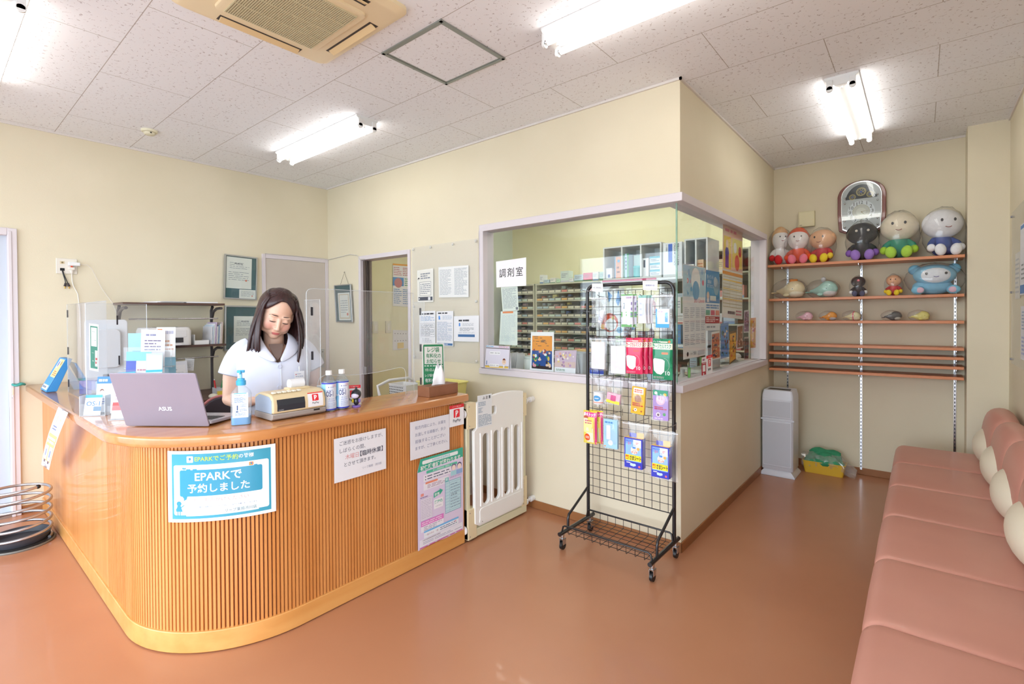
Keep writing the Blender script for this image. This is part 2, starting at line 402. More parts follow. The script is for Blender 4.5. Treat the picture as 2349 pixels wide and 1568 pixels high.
# thin cornice strip where wall meets ceiling
TR = mat((226,220,214), .6, name='ceiling_trim_paint')
struct(M().box((XA+.0, YB-.012, ZC-.014), (XC+.012, YB+.001, ZC), TR), 'trim_1')
struct(M().box((XC-.001, YB-.012, ZC-.014), (XC+.012, YD, ZC), TR), 'trim_2')
struct(M().box((XA-.001, FRONT_Y, ZC-.012), (XA+.010, YB, ZC), TR), 'trim_3')
struct(M().box((XC, YD-.010, ZC-.012), (.262, YD+.001, ZC), TR), 'trim_4')
struct(M().box((XR-.010, FRONT_Y, ZC-.012), (XR+.001, 5.027, ZC), TR), 'trim_5')

# doorway into the dispensary: lilac frame, sliding leaf folded to the left with metal edges
fr = M().box((DB0, YB-.012, 0), (DB0+.035, YB+T+.012, DBH), FRAME).box((DB1-.035, YB-.012, 0), (DB1, YB+T+.012, DBH), FRAME).box((DB0+.035, YB-.012, DBH-.04), (DB1-.035, YB+T+.012, DBH), FRAME)
door2 = struct(fr, 'door_2', bevel=.003)
RAILM = mat((120,108,98), .35, .8, name='bronze_rail')
M().box((DB0+.035, YB+.02, .0), (DB0+.075, YB+.035, DBH-.045), RAILM).box((DB0+.09, YB+.045, .0), (DB0+.125, YB+.06, DBH-.045), RAILM).box((DB0+.075, YB+.03, .0), (DB0+.09, YB+.05, DBH-.045), mat((70,60,55),.5)).build('sliding_track', door2, bevel=.002)
M().box((DB0+.03, YB+.012, .82), (DB0+.082, YB+.02, .9), ALU).build('latch', door2, bevel=.002)
# door 3: grey flush door in the left wall next to the corner
DG = noise_col((206,196,186), (201,191,181), 2, .5, 'greige_door_panel')
fr = M().box((XA-.02, 2.173, 0), (XA+.012, 2.208, 2.03), FRAME).box((XA-.02, 2.842, 0), (XA+.012, YB-.001, 2.03), FRAME).box((XA-.02, 2.208, 1.99), (XA+.012, 2.842, 2.03), FRAME)
door3 = struct(M().box((XA+.0, 2.21, .01), (XA+.006, 2.84, 1.988), DG), 'door_3')
fr.build('door_frame', door3, bevel=.003)
M().box((XA+.006, 2.775, .86), (XA+.016, 2.815, 1.06), ALU).cyl((XA+.016, 2.795, .90), (XA+.035, 2.795, .90), .014, ALU).cyl((XA+.016,2.795,1.03),(XA+.018,2.795,1.03),.006,BLACK).box((XA+.03, 2.74, .893), (XA+.042, 2.80, .907), ALU).build('door_handle', door3, bevel=.002)

# dispensary window: frame, sill, corner glass
t = .05
fr = M()
fr.box((WX0, YB-.018, WZ0+.03), (WX0+.042, YB+T, WZ1-t), FRAME)                       # left jamb
fr.box((WX0, YB-.018, WZ1-t), (XC+.018, YB+T, WZ1), FRAME)                            # head
fr.box((XC-T, YB+T, WZ1-t), (XC+.018, WY1, WZ1), FRAME)
fr.box((XC-T, WY1-.045, WZ0+.03), (XC+.018, WY1, WZ1-t), FRAME)
win = struct(fr, 'window_1', bevel=.003)
M().box((WX0-.005, YB-.022, WZ0-.02), (XC+.022, YB+T+.02, WZ0+.025), FRAME).box((XC-T-.02, YB+T+.02, WZ0-.02), (XC+.022, WY1+.004, WZ0+.025), FRAME).build('window_sill', win, bevel=.003)
GE = clear_mat('green_glass_edge', (.6,.8,.72), .5, hz=.35, haze=(.55,.75,.68))
gx, gy = XC-.035, YB+.035
g = M().box((WX0+.04, gy-.003, WZ0+.02), (gx-.006, gy+.003, WZ1-t+.01), GLASS); g.build('window_pane', win)
M().box((gx-.003, gy+.008, WZ0+.02), (gx+.003, WY1-.04, WZ1-t+.01), GLASS_SIDE).build('window_pane', win)
M().box((gx-.005, gy-.003, WZ0+.02), (gx+.003, gy+.006, WZ1-t+.01), GE).build('pane_edge', win)
M().box((WX0+.04, gy-.010, WZ0+.02), (gx, gy+.010, WZ0+.034), FRAME).box((gx-.010, gy, WZ0+.02), (gx+.010, WY1-.04, WZ0+.034), FRAME).build('glazing_bead', win, bevel=.002)

# ================================================================ ceiling things
TUBEM = mat((255,252,246), .4, emit=TUBE_E, name='lit_fluorescent_tube')
LW = mat((236,238,238), .35, name='white_enamel')
def fixture(loc, rz, label, name='ceiling_light'):
    t = thing(name, label, 'ceiling light', loc, rz, 'twin tube ceiling lights')
    m = M(); x = .6
    prof = [(-.085,0),(-.085,-.012),(-.03,-.055),(.03,-.055),(.085,-.012),(.085,0)]
    m.loft([[(-x,y,z) for y,z in prof],[(x,y,z) for y,z in prof]], LW, False)
    m.build('body', t)
    for s in (-1,1):
        k = M().cyl((-x+.02,.056*s,-.062),(x-.02,.056*s,-.062), .0155, TUBEM, n=16)
        tb = k.build('tube', t)
        for e in (-1,1): M().cyl((e*(x-.022),.056*s,-.062),(e*(x-.005),.056*s,-.062), .014, CHROME, n=14).build('end_cap', tb)
        for e in (-1,1):
            h = M().box((e*(x-.008),.056*s-.016,-.02),(e*(x+.006),.056*s+.016,-.075), LW).cyl((e*(x-.008),.056*s,-.07),(e*(x+.006),.056*s,-.07),.018, LW)
            h.build('lamp_holder', t, bevel=.002)
    for e in (-1,1): M().cyl((e*.56,0,-.055),(e*.56,0,-.064),.006,LW).build('screw_cap', t)
    return t
L1 = fixture((-3.585, 2.03, ZC), 0, 'lit twin tube light on the ceiling above the greige door corner')
for loc, rz, lb in (((-.82, 2.03, ZC), 0, 'lit twin tube light cut by the top edge of the photo, near the ceiling hatch'),
                    ((-.365, 4.05, ZC), PI/2, 'lit twin tube light pointing at the wall clock, in the alcove'),
                    ((-3.55, .245, ZC), 0, 'lit twin tube light in the top left corner of the photo')):
    dup(L1, loc, rz, lb)
# two more of the same lamps light the dispensary behind the glass
dup(L1, (-3.3, 4.3, ZC), 0, 'lit twin tube light inside the dispensary, on its left side')
dup(L1, (-1.9, 4.3, ZC), 0, 'lit twin tube light inside the dispensary, near the corner glass')
dup(L1, (-3.3, 3.5, ZC), 0, 'unseen twin tube light added to brighten the dispensary, front row left')  # this and the next two are unseen extras, added to brighten the dispensary
dup(L1, (-1.95, 3.5, ZC), 0, 'unseen twin tube light added to brighten the dispensary, front row right')
dup(L1, (-3.0, 5.1, ZC), 0, 'unseen twin tube light added to brighten the dispensary, above the bin cabinets')
dup(L1, (-1.6, -.9, ZC), 0, 'lit twin tube light by the shop windows')

# cassette air conditioner
ACM = mat((236,218,180), .45, name='yellowed_cream_plastic'); ACD = mat((70,62,56), .6, name='dark_vent_inside')
t = thing('air_conditioner', 'cream square ceiling cassette air conditioner with ribbed grille', 'air conditioner', (-2.145, 1.075, ZC))
def ring(h, z, r=.04): return [(x,y,z) for x,y in rrect(-h,-h,h,h,r)]
m = M(); m.loft([ring(.365,0), ring(.365,-.018), ring(.345,-.032), ring(.335,-.036)], ACM, True, True)
# four outlet louvres
for k in range(4):
    m.T = rot('Z', 90*k); m.box((-.19,.272,-.0355),(.19,.318,-.0368), ACD)
m.T = Matrix(); m.build('panel', t)
for k in range(4):
    l = M().at(rot('Z',90*k) @ Matrix.Translation((0,.297,-.041)) @ rot('X',-24)); l.box((-.183,-.02,-.002),(.183,.017,.002), mat((232,206,158),.45)); l.build('louver', t, bevel=.001)
g = M(); g.loft([ring(.235,-.034,.03), ring(.232,-.046,.03), ring(.225,-.049,.03)], ACM, True, True)
pg = g.build('grille_frame', t)
g = M(); g.box((-.2,-.2,-.0485),(.2,.2,-.0495), mat((150,140,112),.7))
for i in range(44):
    y = -.197+i*.394/43; g.box((-.2,y-.0026,-.049),(.2,y+.0026,-.054), mat((206,196,160),.5))
for i in range(5): x=-.2+.4*i/4; g.box((x-.002,-.2,-.049),(x+.002,.2,-.0545), mat((206,196,160),.5))
g.build('grille', t)
M().box((-.008,-.2215,-.049),(.008,-.214,-.051), mat((110,110,120),.4)).build('badge', t)

# ceiling hatch
t = thing('ceiling_hatch', 'square ceiling access hatch with grey-green metal frame', 'hatch', (-1.963, 1.8135, ZC))
HM = mat((150,156,150), .4, .4, name='grey_green_metal')
m = M()
for k in range(4):
    m.T = rot('Z',90*k); m.box((-.232,.214,-.008),(.232,.232,0),HM); m.box((-.214,.205,-.005),(.214,.2125,0),HM)
m.T = Matrix(); m.build('frame', t, bevel=.001)
M().box((-.205,-.205,-.003),(.205,.205,0), CE2).build('board', t)
M().cyl((-.223,-.02,-.008),(-.223,-.02,-.011),.007,HM).build('latch', t)
# smoke detector
t = thing('smoke_detector', 'round cream heat detector on the ceiling above the wall socket', 'smoke detector', (-4.414, 1.123, ZC))
M().lathe([(.001,0),(.052,0),(.052,-.010),(.048,-.016),(.03,-.018),(.001,-.018)], mat((226,222,196),.45)).build('base', t)
M().lathe([(.001,-.018),(.036,-.018),(.036,-.028),(.03,-.034),(.001,-.036)], mat((226,222,196),.45)).build('sensor', t)
M().box((.0355,-.005,-.029),(.0375,.005,-.021), BLACK).build('indicator', t)

# ================================================================ counter
CX, CY, CR = -2.178, .578, .54
AXC, AYC = CX-CR, CY+CR
S1 = AXC-XA; S2 = S1+CR*PI/2; S3 = S2+(2.157-AYC)
def cpath(s, off=0):
    """point and outward normal on the front line of the counter; s runs from the left wall, off is outwards"""
    if s <= S1: return Vector((XA+s, CY-off, 0)), Vector((0,-1,0))
    if s < S2:
        a = -PI/2+(s-S1)/CR; n = Vector((math.cos(a), math.sin(a), 0)); return Vector((AXC,AYC,0))+n*(CR+off), n
    return Vector((CX+off, AYC+(s-S2), 0)), Vector((1,0,0))
def cline(off, s0=0, s1=None, n=24):
    s1 = S3 if s1 is None else s1
    ss = sorted(set([s0, s1]+[s for s in [S1+(S2-S1)*i/n for i in range(n+1)] if s0 < s < s1]))
    return [cpath(s, off)[0] for s in ss]
WOODF = wood((216,148,84), (206,134,70), 'honey_wood_front', 'z', .38, .25, 7)
WOODT = wood((208,142,84), (194,124,68), 'honey_wood_top', 'y', .22, .6, 6)
WOODP = wood((224,164,94), (215,150,80), 'honey_wood_plinth', 'y', .35, .3, 5)
GROOVE = mat((112,54,26), .7, name='groove_brown')
t = thing('reception_counter', 'L-shaped wooden reception counter with rounded corner and fluted front', 'counter', (-2.6,1.0,0), room=True)
def band(o0, o1, z0, z1, m, mt, s0=.004, s1=None):
    A = cline(o0, s0, s1); B = cline(o1, s0, s1); rings = [[(a.x,a.y,z0),(b_.x,b_.y,z0),(b_.x,b_.y,z1),(a.x,a.y,z1)] for a, b_ in zip(A, B)]
    return m.loft(rings, mt, False)
CT = .93
m = band(-.03, 0, .004, .092, M(), WOODP); m.build('plinth', t, bevel=.003)
m = band(-.03, -.0185, .09, CT-.045, M(), GROOVE)
RIB0 = 1.93
n = int((S3-RIB0)/.0168)
for i in range(n):
    s = RIB0+.0084+i*.0168; p, nn = cpath(s, -.0185); tt = Vector((-nn.y, nn.x, 0))
    a, c_ = .0067, .009
    q = [p-tt*a, p-tt*(a-.0015)+nn*c_, p+tt*(a-.0015)+nn*c_, p+tt*a]
    m.loft([[(v.x,v.y,.092) for v in q],[(v.x,v.y,CT-.045) for v in q]], WOODF, False, False)
m.build('fluted_front', t)
m = band(-.03, -.009, .09, CT-.045, M(), WOODF, 0, RIB0); m.build('plain_front', t)
# inner carcass behind the front
m = band(-.30, -.03, .02, CT-.045, M(), mat((196,150,104),.6)); m.build('carcass', t)
M().box((CX-.31, 2.139, .004), (CX-.004, 2.157, CT-.045), WOODF).build('end_panel', t, bevel=.002)
# counter top with softly rounded edge
CTO = .028
def top_rings():
    R = []; ss = [.004]+[S1+(S2-S1)*i/28 for i in range(29)]+[S3+.014]
    prof = [(-.36,0),(CTO-.004,0),(CTO,.004),(CTO,.037),(CTO-.008,.045),(-.36,.045)]
    for s in ss:
        n_ = cpath(s,0)[1]; base = cpath(s,0)[0] + (Vector((0,-.052,0)) if 0 else Vector())
        ex = .05*max(0, -n_.y)       # the overhang is deeper on the left run
        R.append([tuple(base+n_*(o+(ex if o > 0 else 0))+Vector((0,0,CT-.045+z))) for o, z in prof])
    return R
M().loft(top_rings(), WOODT, False).build('countertop', t, bevel=.003)

# ================================================================ bench
PINK = noise_col((208,150,133), (202,143,126), 2.2, .42, 'salmon_vinyl', .08, 120, coat=.1)
PINKS = mat((196,110,92), .45, name='salmon_seam')
CREAMV = mat((232,222,198), .42, name='cream_vinyl')
t = thing('waiting_bench', 'long salmon pink vinyl bench along the right wall with cream bolsters', 'bench', (.17, 2.5, 0), room=True)
U = .553; Y0 = 4.72; BX0 = -.15; BX1 = .40
def pillow(m, x0,x1,y0,y1,z0,z1, mt, e=.035, puff=.008, n=6):
    """rounded seat block, open grid rings along y"""
    rings = []
    ys = [0,.012,.035,.1,.5,.9,.965,.988,1]; sh = [.88,.95,.985,1,1.012,1,.985,.95,.88]
    for yy, k in zip(ys, sh):
        cx, cz = (x0+x1)/2, (z0+z1)/2; hx, hz = (x1-x0)/2-(1-k)*.09, (z1-z0)/2-(1-k)*.09
        ring_ = [(cx+a, y0+(y1-y0)*yy, cz+c_) for a, c_ in rrect(-hx,-hz,hx,hz,min(e,hz*.9),n)]
        rings.append(ring_)
    return m.loft(rings, mt, True, True)
for i in range(8):
    y1 = Y0-i*U; y0 = y1-U
    s = pillow(M(), BX0, BX1, y0, y1, .27, .425, PINK, .055); s.build('seat', t)
for i in range(8):
    y1 = Y0-i*U; y0 = y1-U
    k = M(); rings = []
    for f in (0,.02,.08,.25,.5,.75,.92,.98,1):
        q = math.sin(PI*min(1,max(0,f)))**.35 if 0<f<1 else 0
        zt = .735+.055*q; xf = .345-.03*q
        prof = [(XR-.012,.40),(XR-.012,zt-.06),(XR-.03,zt-.02),(XR-.06,zt),(xf+.055,zt-.004),(xf+.018,zt-.035),(xf,zt-.10),(xf-.012,.58),(xf+.0,.46),(xf+.02,.40)]
        rings.append([(x,y0+(y1-y0)*f,z) for x,z in prof])
    k.loft(rings, PINK, True).build('backrest', t, subsurf=1)
    M().ell((.362,(y0+y1)/2+.02,.535),(.102,.245,.125), CREAMV, nu=28, nv=16).build('bolster', t)
M().box((BX0+.06, Y0-8*U, .0), (BX1+.03, Y0-.02, .275), mat((120,70,58),.6)).build('base', t)

# ================================================================ baby gate
GA = mat((243,243,240), .45, name='ivory_plastic'); GB = mat((232,216,178), .45, name='beige_plastic'); GC = mat((226,222,190), .45, name='pale_cream_plastic')
GXf = -2.168
t = thing('safety_gate', 'ivory plastic safety gate between the counter end and the wall', 'gate', (GXf-.02, 2.47, 0), room=True)
y0, y1 = 2.175, 2.768
M().box((GXf-.045,y0,.012),(GXf,y1,.062), GC).build('bottom_rail', t, bevel=.004)
for a, c_ in ((y0,y0+.028),(y1-.028,y1)):
    M().box((GXf-.04,a,.06),(GXf-.008,c_,.835), GC).build('side_post', t, bevel=.003)
for a, c_, z0, z1 in ((y0,y0+.075,.012,.20),(y0,y0+.075,.705,.865),(y1-.055,y1,.06,.27),(y1-.055,y1,.70,.86)):
    M().box((GXf-.048,a,z0),(GXf+.003,c_,z1), GB).cyl((GXf+.002,a+.014,z1-.02),(GXf+.006,a+.014,z1-.02),.004,CHROME,n=8).cyl((GXf+.002,a+.014,z0+.02),(GXf+.006,a+.014,z0+.02),.004,CHROME,n=8).build('bracket', t, bevel=.005)
for yy, s in ((y0,-1),(y1,1)):
    for z in (.075,.80):
        k = M().cyl((GXf-.022,yy,z),(GXf-.022,yy+s*.02,z),.009,CHROME)
        L_ = .018 if s < 0 else .108
        k.cyl((GXf-.022,yy+s*.008,z),(GXf-.022,yy+s*.016,z),.026,WHITE,n=20).cyl((GXf-.022,yy+s*(L_-.04 if s>0 else .0),z),(GXf-.022,yy+s*L_,z),.02 if s>0 else .012,WHITE,n=20)
        if s>0: k.cyl((GXf-.022,yy,z),(GXf-.022,yy+.07,z),.009,WHITE)
        k.build('adjuster', t)
# the leaf: slab with four slots and a grip, cut by building it from strips
lx0, lx1 = GXf-.014, GXf+.010; a0, a1 = y0+.075, y1-.045
def outline_top(y):
    u = (y-a0)/(a1-a0); return .862+.045*math.sin(PI*(.12+.75*u))-.02*(1-u)
slots = [(a0+.055+i*.105, a0+.055+i*.105+.056) for i in range(4)]; zs0, zs1 = .20, .655
gy0, gy1, gz0, gz1 = a0+.075, a0+.185, .765, .82
# contour polygons -> filled with holes by triangle fill
def fill_plate(outer, holes, x0, x1, mt, name, parent, bev=.004):
    bm = bmesh.new(); loops = []
    for P in [outer]+holes:
        vs_ = [bm.verts.new((x1, y, z)) for y, z in P]; loops.append(vs_)
        for i in range(len(vs_)): bm.edges.new((vs_[i], vs_[(i+1)%len(vs_)]))
    bmesh.ops.triangle_fill(bm, use_beauty=True, use_dissolve=False, edges=bm.edges[:])
    ext = bmesh.ops.extrude_face_region(bm, geom=bm.faces[:])
    for v in [g_ for g_ in ext['geom'] if isinstance(g_, bmesh.types.BMVert)]: v.co.x = x0
    bmesh.ops.recalc_face_normals(bm, faces=bm.faces)
    me = bpy.data.meshes.new(name); bm.to_mesh(me); bm.free(); me.materials.append(mt)
    o = bpy.data.objects.new(name, me); COL.objects.link(o); o.parent = parent
    if parent.name in WML: me.transform(WML[parent.name]); WML[o.name] = WML[parent.name]
    if bev:
        q = o.modifiers.new('bevel','BEVEL'); q.width = bev; q.segments = 3; q.limit_method = 'ANGLE'; q.angle_limit = math.radians(50)
        for p_ in me.polygons: p_.use_smooth = True
        me.set_sharp_from_angle(angle=math.radians(40))
    return o
outer = [(a0+.02,.075),(a1-.02,.075),(a1,.10)]+[(a1-(a1-a0)*i/16, outline_top(a1-(a1-a0)*i/16)) for i in range(17)]+[(a0,.70),(a0-.025,.685),(a0-.02,.10)]
def slot(y0_, y1_, z0_, z1_, r): return [(x,y) for x,y in rrect(y0_, z0_, y1_, z1_, r, 6)]
fill_plate(outer, [slot(s0,s1,zs0,zs1,  .0275) for s0, s1 in slots]+[slot(gy0,gy1,gz0,gz1,.016)], lx0, lx1, GA, 'leaf', t)
r_ = M()
for i in range(5):
    yy = a0+.031+i*.105; r_.tube([(lx1,yy,.20),(lx1+.001,yy,.21),(lx1+.001,yy,.655),(lx1,yy,.665)], .006, GA, 8)
r_.build('rib', t)
k = M()
for i in range(17): z=.715+i*.008; k.box((GXf+.002,y1-.052,z),(GXf+.007,y1-.04,z+.004),GB)
for i in range(22): z=.10+i*.0075; k.box((GXf+.002,y1-.048,z),(GXf+.007,y1-.034,z+.004),GB)
k.build('ratchet', t)
fill_plate([(y,z) for y,z in slot(a0+.02,a1-.02,.085,.185,.02)], [], lx1-.001, lx1+.004, GA, 'lower_panel', t, .003)
M().cyl((lx1,a0+.035,.105),(lx1+.005,a0+.035,.105),.018,GA,n=20).cyl((lx1+.005,a0+.04,.10),(lx1+.0058,a0+.04,.10),.003,mat((70,70,80),.5),n=8).build('pivot_cap', t)
s = Sheet((236,240,244), .12, .20); s.w=.135; s.h=.20
s.lines(.05,.04,.95,.40,9,(150,170,190)); s.lines(.05,.66,.55,.80,3,(150,170,190)); s.lines(.05,.46,.35,.62,4,(150,170,190)); s.text('△ 注 意', .35,.86,.9,.96,(40,44,60),.01)
s.build('warning_label', [(lx1+.001,a0+.005,.905),(lx1+.001,a0+.14,.905),(lx1+.001,a0+.14,.70),(lx1+.001,a0+.005,.70)], parent=t, label='white warning label with small print')
# ================================================================ alcove shelves
SHW = wood((216,140,92), (205,128,82), 'shelf_wood', 'x', .45, .1, 6)
SL = [(1.856, 1.846, 'topmost wall shelf, carrying the large plush dolls', .30),(1.549,1.555,'second wall shelf from the top, carrying the big blue plush',.25),(1.348,1.351,'third wall shelf, carrying five small plush whales',.25)]
zs = [(-1.072, 5.02, 1.14), (-1.072, 5.02, 1.063), (-1.072, 5.02, 0.991), (-1.072, 5.02, 0.914)]
ze = [(0.247, 5.02, 1.146), (0.248, 5.02, 1.074), (0.248, 5.02, 1.002), (0.248, 5.02, 0.923)]
nm = ['upper board of the four close empty wall shelves','second board of the four close empty wall shelves','third board of the four close empty wall shelves','lowest board of the four close empty wall shelves']
for a, c_, l in zip(zs, ze, nm): SL.append((a[2], c_[2], l, .25))
TRK = [-.975, -.405, .205]
for k, (za, zb, l, dep) in enumerate(SL):
    o = thing('wall_shelf', 'orange-brown wooden '+l, 'shelf', (-.415, YD-.13, (za+zb)/2), 0, 'wall shelves in the alcove')
    m = M(); dz = (zb-za)/2; x0, x1 = -1.085+.415, .247+.415
    yf = -dep+.13+.005; yb_ = .125
    P = [(x0,yf,-dz-.022),(x1,yf,dz-.022),(x1,yb_,dz-.022),(x0,yb_,-dz-.022),(x0,yf,-dz),(x1,yf,dz),(x1,yb_,dz),(x0,yb_,-dz)]
    m.add(P, [(3,2,1,0),(4,5,6,7),(0,1,5,4),(1,2,6,5),(2,3,7,6),(3,0,4,7)], SHW); m.build('board', o, bevel=.0015)
    for tx in TRK:
        f = (tx+1.085)/1.332; z = -dz+2*dz*f-.0225
        br = M(); X = tx+.415
        br.prism([(0,0),(0,0)],0,0,CHROME) if 0 else None
        br.add([(X-.0015,.115,z),(X+.0015,.115,z),(X+.0015,.115,z-.045),(X-.0015,.115,z-.045),(X-.0015,yf+.03,z),(X+.0015,yf+.03,z),(X+.0015,yf+.03,z-.014),(X-.0015,yf+.03,z-.014)],
               [(0,1,2,3),(4,7,6,5),(0,4,5,1),(3,2,6,7),(0,3,7,4),(1,5,6,2)], CHROME)
        br.build('bracket', o)
SLOTM = mat((52,50,54), .6, name='slot_dark')
for i, tx in enumerate(TRK):
    lb = ['left','middle','right'][i]+' slotted steel shelf upright on the alcove wall'
    o = thing('shelf_upright', lb, 'shelf upright', (tx, YD, 0), 0, 'slotted uprights behind the wall shelves')
    z0 = .045 if i != 2 else .1
    M().box((-.0075,-.009,z0),(.0075,0,1.86), CHROME).build('rail', o)
    sl = M(); z = z0+.02
    while z < 1.84: sl.box((-.0028,-.0096,z),(.0028,-.0088,z+.016), SLOTM); z += .03
    sl.build('slots', o)

# ================================================================ air purifier
PW = mat((226,232,244), .35, name='cool_white_plastic')
t = thing('air_purifier', 'tall white air purifier with two mesh panels beside the partition', 'air purifier', (-.967, 4.88, 0))
m = M(); b0 = [(-.125,-.135),(.135,-.135),(.135,.135),(-.125,.135)]
m.loft([[(x*1.06,y*1.02,.0) for x,y in b0],[(x*1.06,y*1.02,.012) for x,y in b0],[(x*.80,y*.9,.055) for x,y in b0]], PW, False); m.build('foot', t, bevel=.003)
m = M(); body = lambda k, z: [(x*k, y*k, z) for x, y in rrect(-.118,-.130,.128,.13,.02)]
m.loft([body(.98,.055), body(1,.06), body(1,.66), body(.985,.70), body(.90,.745)], PW, True); m.build('body', t)
MESHM = noise_col((186,192,204),(150,156,170), 600, .5, 'perforated_mesh_grey')
nt_, N_, L_, p_ = nodes(MESHM); ck = N_.new('ShaderNodeTexVoronoi'); tc_ = N_.new('ShaderNodeTexCoord'); ck.inputs['Scale'].default_value = 170
ck.inputs['Randomness'].default_value = 0; L_.new(tc_.outputs['Object'], ck.inputs['Vector']); rm = N_.new('ShaderNodeValToRGB'); rm.color_ramp.elements[0].position=.3; rm.color_ramp.elements[1].position=.42
rm.color_ramp.elements[0].color = lin((104,110,124))+(1,); rm.color_ramp.elements[1].color = lin((206,212,224))+(1,); L_.new(ck.outputs['Distance'], rm.inputs[0]); L_.new(rm.outputs[0], p_.inputs['Base Color'])
for z0, z1 in ((.085,.485),(.505,.668)):
    f = M(); f.add([(-.108,-.131,z0),(.118,-.131,z0),(.118,-.131,z1),(-.108,-.131,z1),(-.104,-.1365,z0+.006),(.114,-.1365,z0+.006),(.114,-.1365,z1-.006),(-.104,-.1365,z1-.006)],
        [(0,1,5,4),(1,2,6,5),(2,3,7,6),(3,0,4,7),(4,5,6,7)], PW)
    f.build('panel_frame', t)
    M().box((-.098,-.1378,z0+.014),(.108,-.1362,z1-.014), MESHM).build('mesh_panel', t)
M().box((-.125,-.1308,.487),(.135,-.1312,.5), PW).box((-.117,-.1352,.4875),(.127,-.1312,.502), PW).build('divider', t)
m = M(); m.add([(-.088,-.095,.744),(.098,-.095,.744),(.088,.02,.7475),(-.078,.02,.7475)], [(0,1,2,3)], mat((34,34,38),.3)); m.build('control_panel', t)
# yellow tray with bagged green cloth
t = thing('storage_tray', 'yellow plastic tray on the floor beside the air purifier', 'tray', (-.66, 5.13, 0))
YT = mat((226,184,52), .45, name='yellow_plastic')
def tub(m, w, d, h, mt, tp=.9, th=.006, r=.02):
    R = lambda k, z, e=0: [(x*k+(-e if x>0 else e), y*k+(-e if y>0 else e), z) for x,y in rrect(-w/2,-d/2,w/2,d/2,r)]
    return m.loft([R(tp,0), R(1,h-.006), R(1.03,h-.006), R(1.03,h), R(1,h,th), R(tp,.006,th)], mt, False)
tub(M(), .32, .17, .105, YT).build('tub', t, bevel=.002)
t = thing('bagged_cloth', 'bundle of green cloth in a clear bag lying in the yellow tray', 'bag', (-.66, 5.12, .012))
GR = noise_col((62,160,112),(44,136,94), 14, .7, 'green_cloth')
rn = random.Random(3)
m = M()
for i in range(7):
    rings=[]; zc = .075+i*.013; sx = .15-.006*i
    pts = [(-sx+2*sx*j/10, -.05+.012*i+.01*rn.random(), zc+.012*math.sin(j*.9+i)+.02*math.sin(PI*j/10)) for j in range(11)]
    m.tube(pts, .02, GR, 8, rs=[.012+.02*math.sin(PI*(j+.5)/11.5) for j in range(11)])
m.build('cloth', t)
m = M(); rings = []
for i in range(15):
    a = i/14; rings.append([( -.165+a*.40+ .008*rn.uniform(-1,1), (.075+.012*rn.uniform(-1,1))*math.cos(b_*2*PI/14)*(1 if a<.8 else 1-.5*(a-.8)*3), .085+(.075+.01*rn.uniform(-1,1))*math.sin(b_*2*PI/14)*(1 if a<.75 else 1-.9*(a-.75)*2)-(.08*max(0,a-.72)*3 if a>.72 else 0)) for b_ in range(14)])
m.loft(rings, clear_mat('crumpled_film', (.97,.97,.97), .6, rough=.1, extra=.05, hz=.14), False); m.build('bag', t)

# ================================================================ spiral umbrella stand
SM = mat((190,188,192), .28, .9, name='satin_silver_tube')
t = thing('umbrella_stand', 'silver spiral umbrella stand with round black tray at the left edge', 'umbrella stand', (-4.352, .398, 0))
M().lathe([(.001,0),(.168,0),(.17,.006),(.166,.012),(.001,.012)], mat((120,118,112),.5,.3), n=40).lathe([(.001,.012),(.158,.012),(.160,.016),(.001,.018)], mat((40,38,38),.6), n=40).build('base', t)
M().lathe([(.001,.018),(.128,.018),(.142,.060),(.147,.062),(.147,.058),(.134,.026),(.001,.024)], mat((58,60,68),.5), n=40).build('water_tray', t)
pts = []; turns = 5.925; a00 = math.radians(60)
for i in range(int(turns*36)+1):
    a = a00+i*2*PI/36; h = .022+.345*(i/(turns*36))
    pts.append((.148*math.cos(a), .148*math.sin(a), h))
M().tube(pts, .0085, SM, 10).build('spiral', t)
e = pts[-1]; M().ell(e, (.013,.013,.013), BLACK).build('end_ball', t)

# ================================================================ papers and frames
BK = (52,54,62); GY = (150,154,162); LG = (186,190,198); NAVY = (62,78,128)
def sheet(name, s, quad, label, cat='notice', group=None, **k):
    TL, TR, BR, BL = [Vector(q) for q in quad]; 
    return s.build(name, quad, label=label, cat=cat, group=group, **k)
def wh(quad):
    TL, TR, BR, BL = [Vector(q) for q in quad]; return ((TR-TL).length+(BR-BL).length)/2, ((TL-BL).length+(TR-BR).length)/2
def S(quad, base=(240,240,243), **k): a, b = wh(quad); return Sheet(base, a, b, **k)

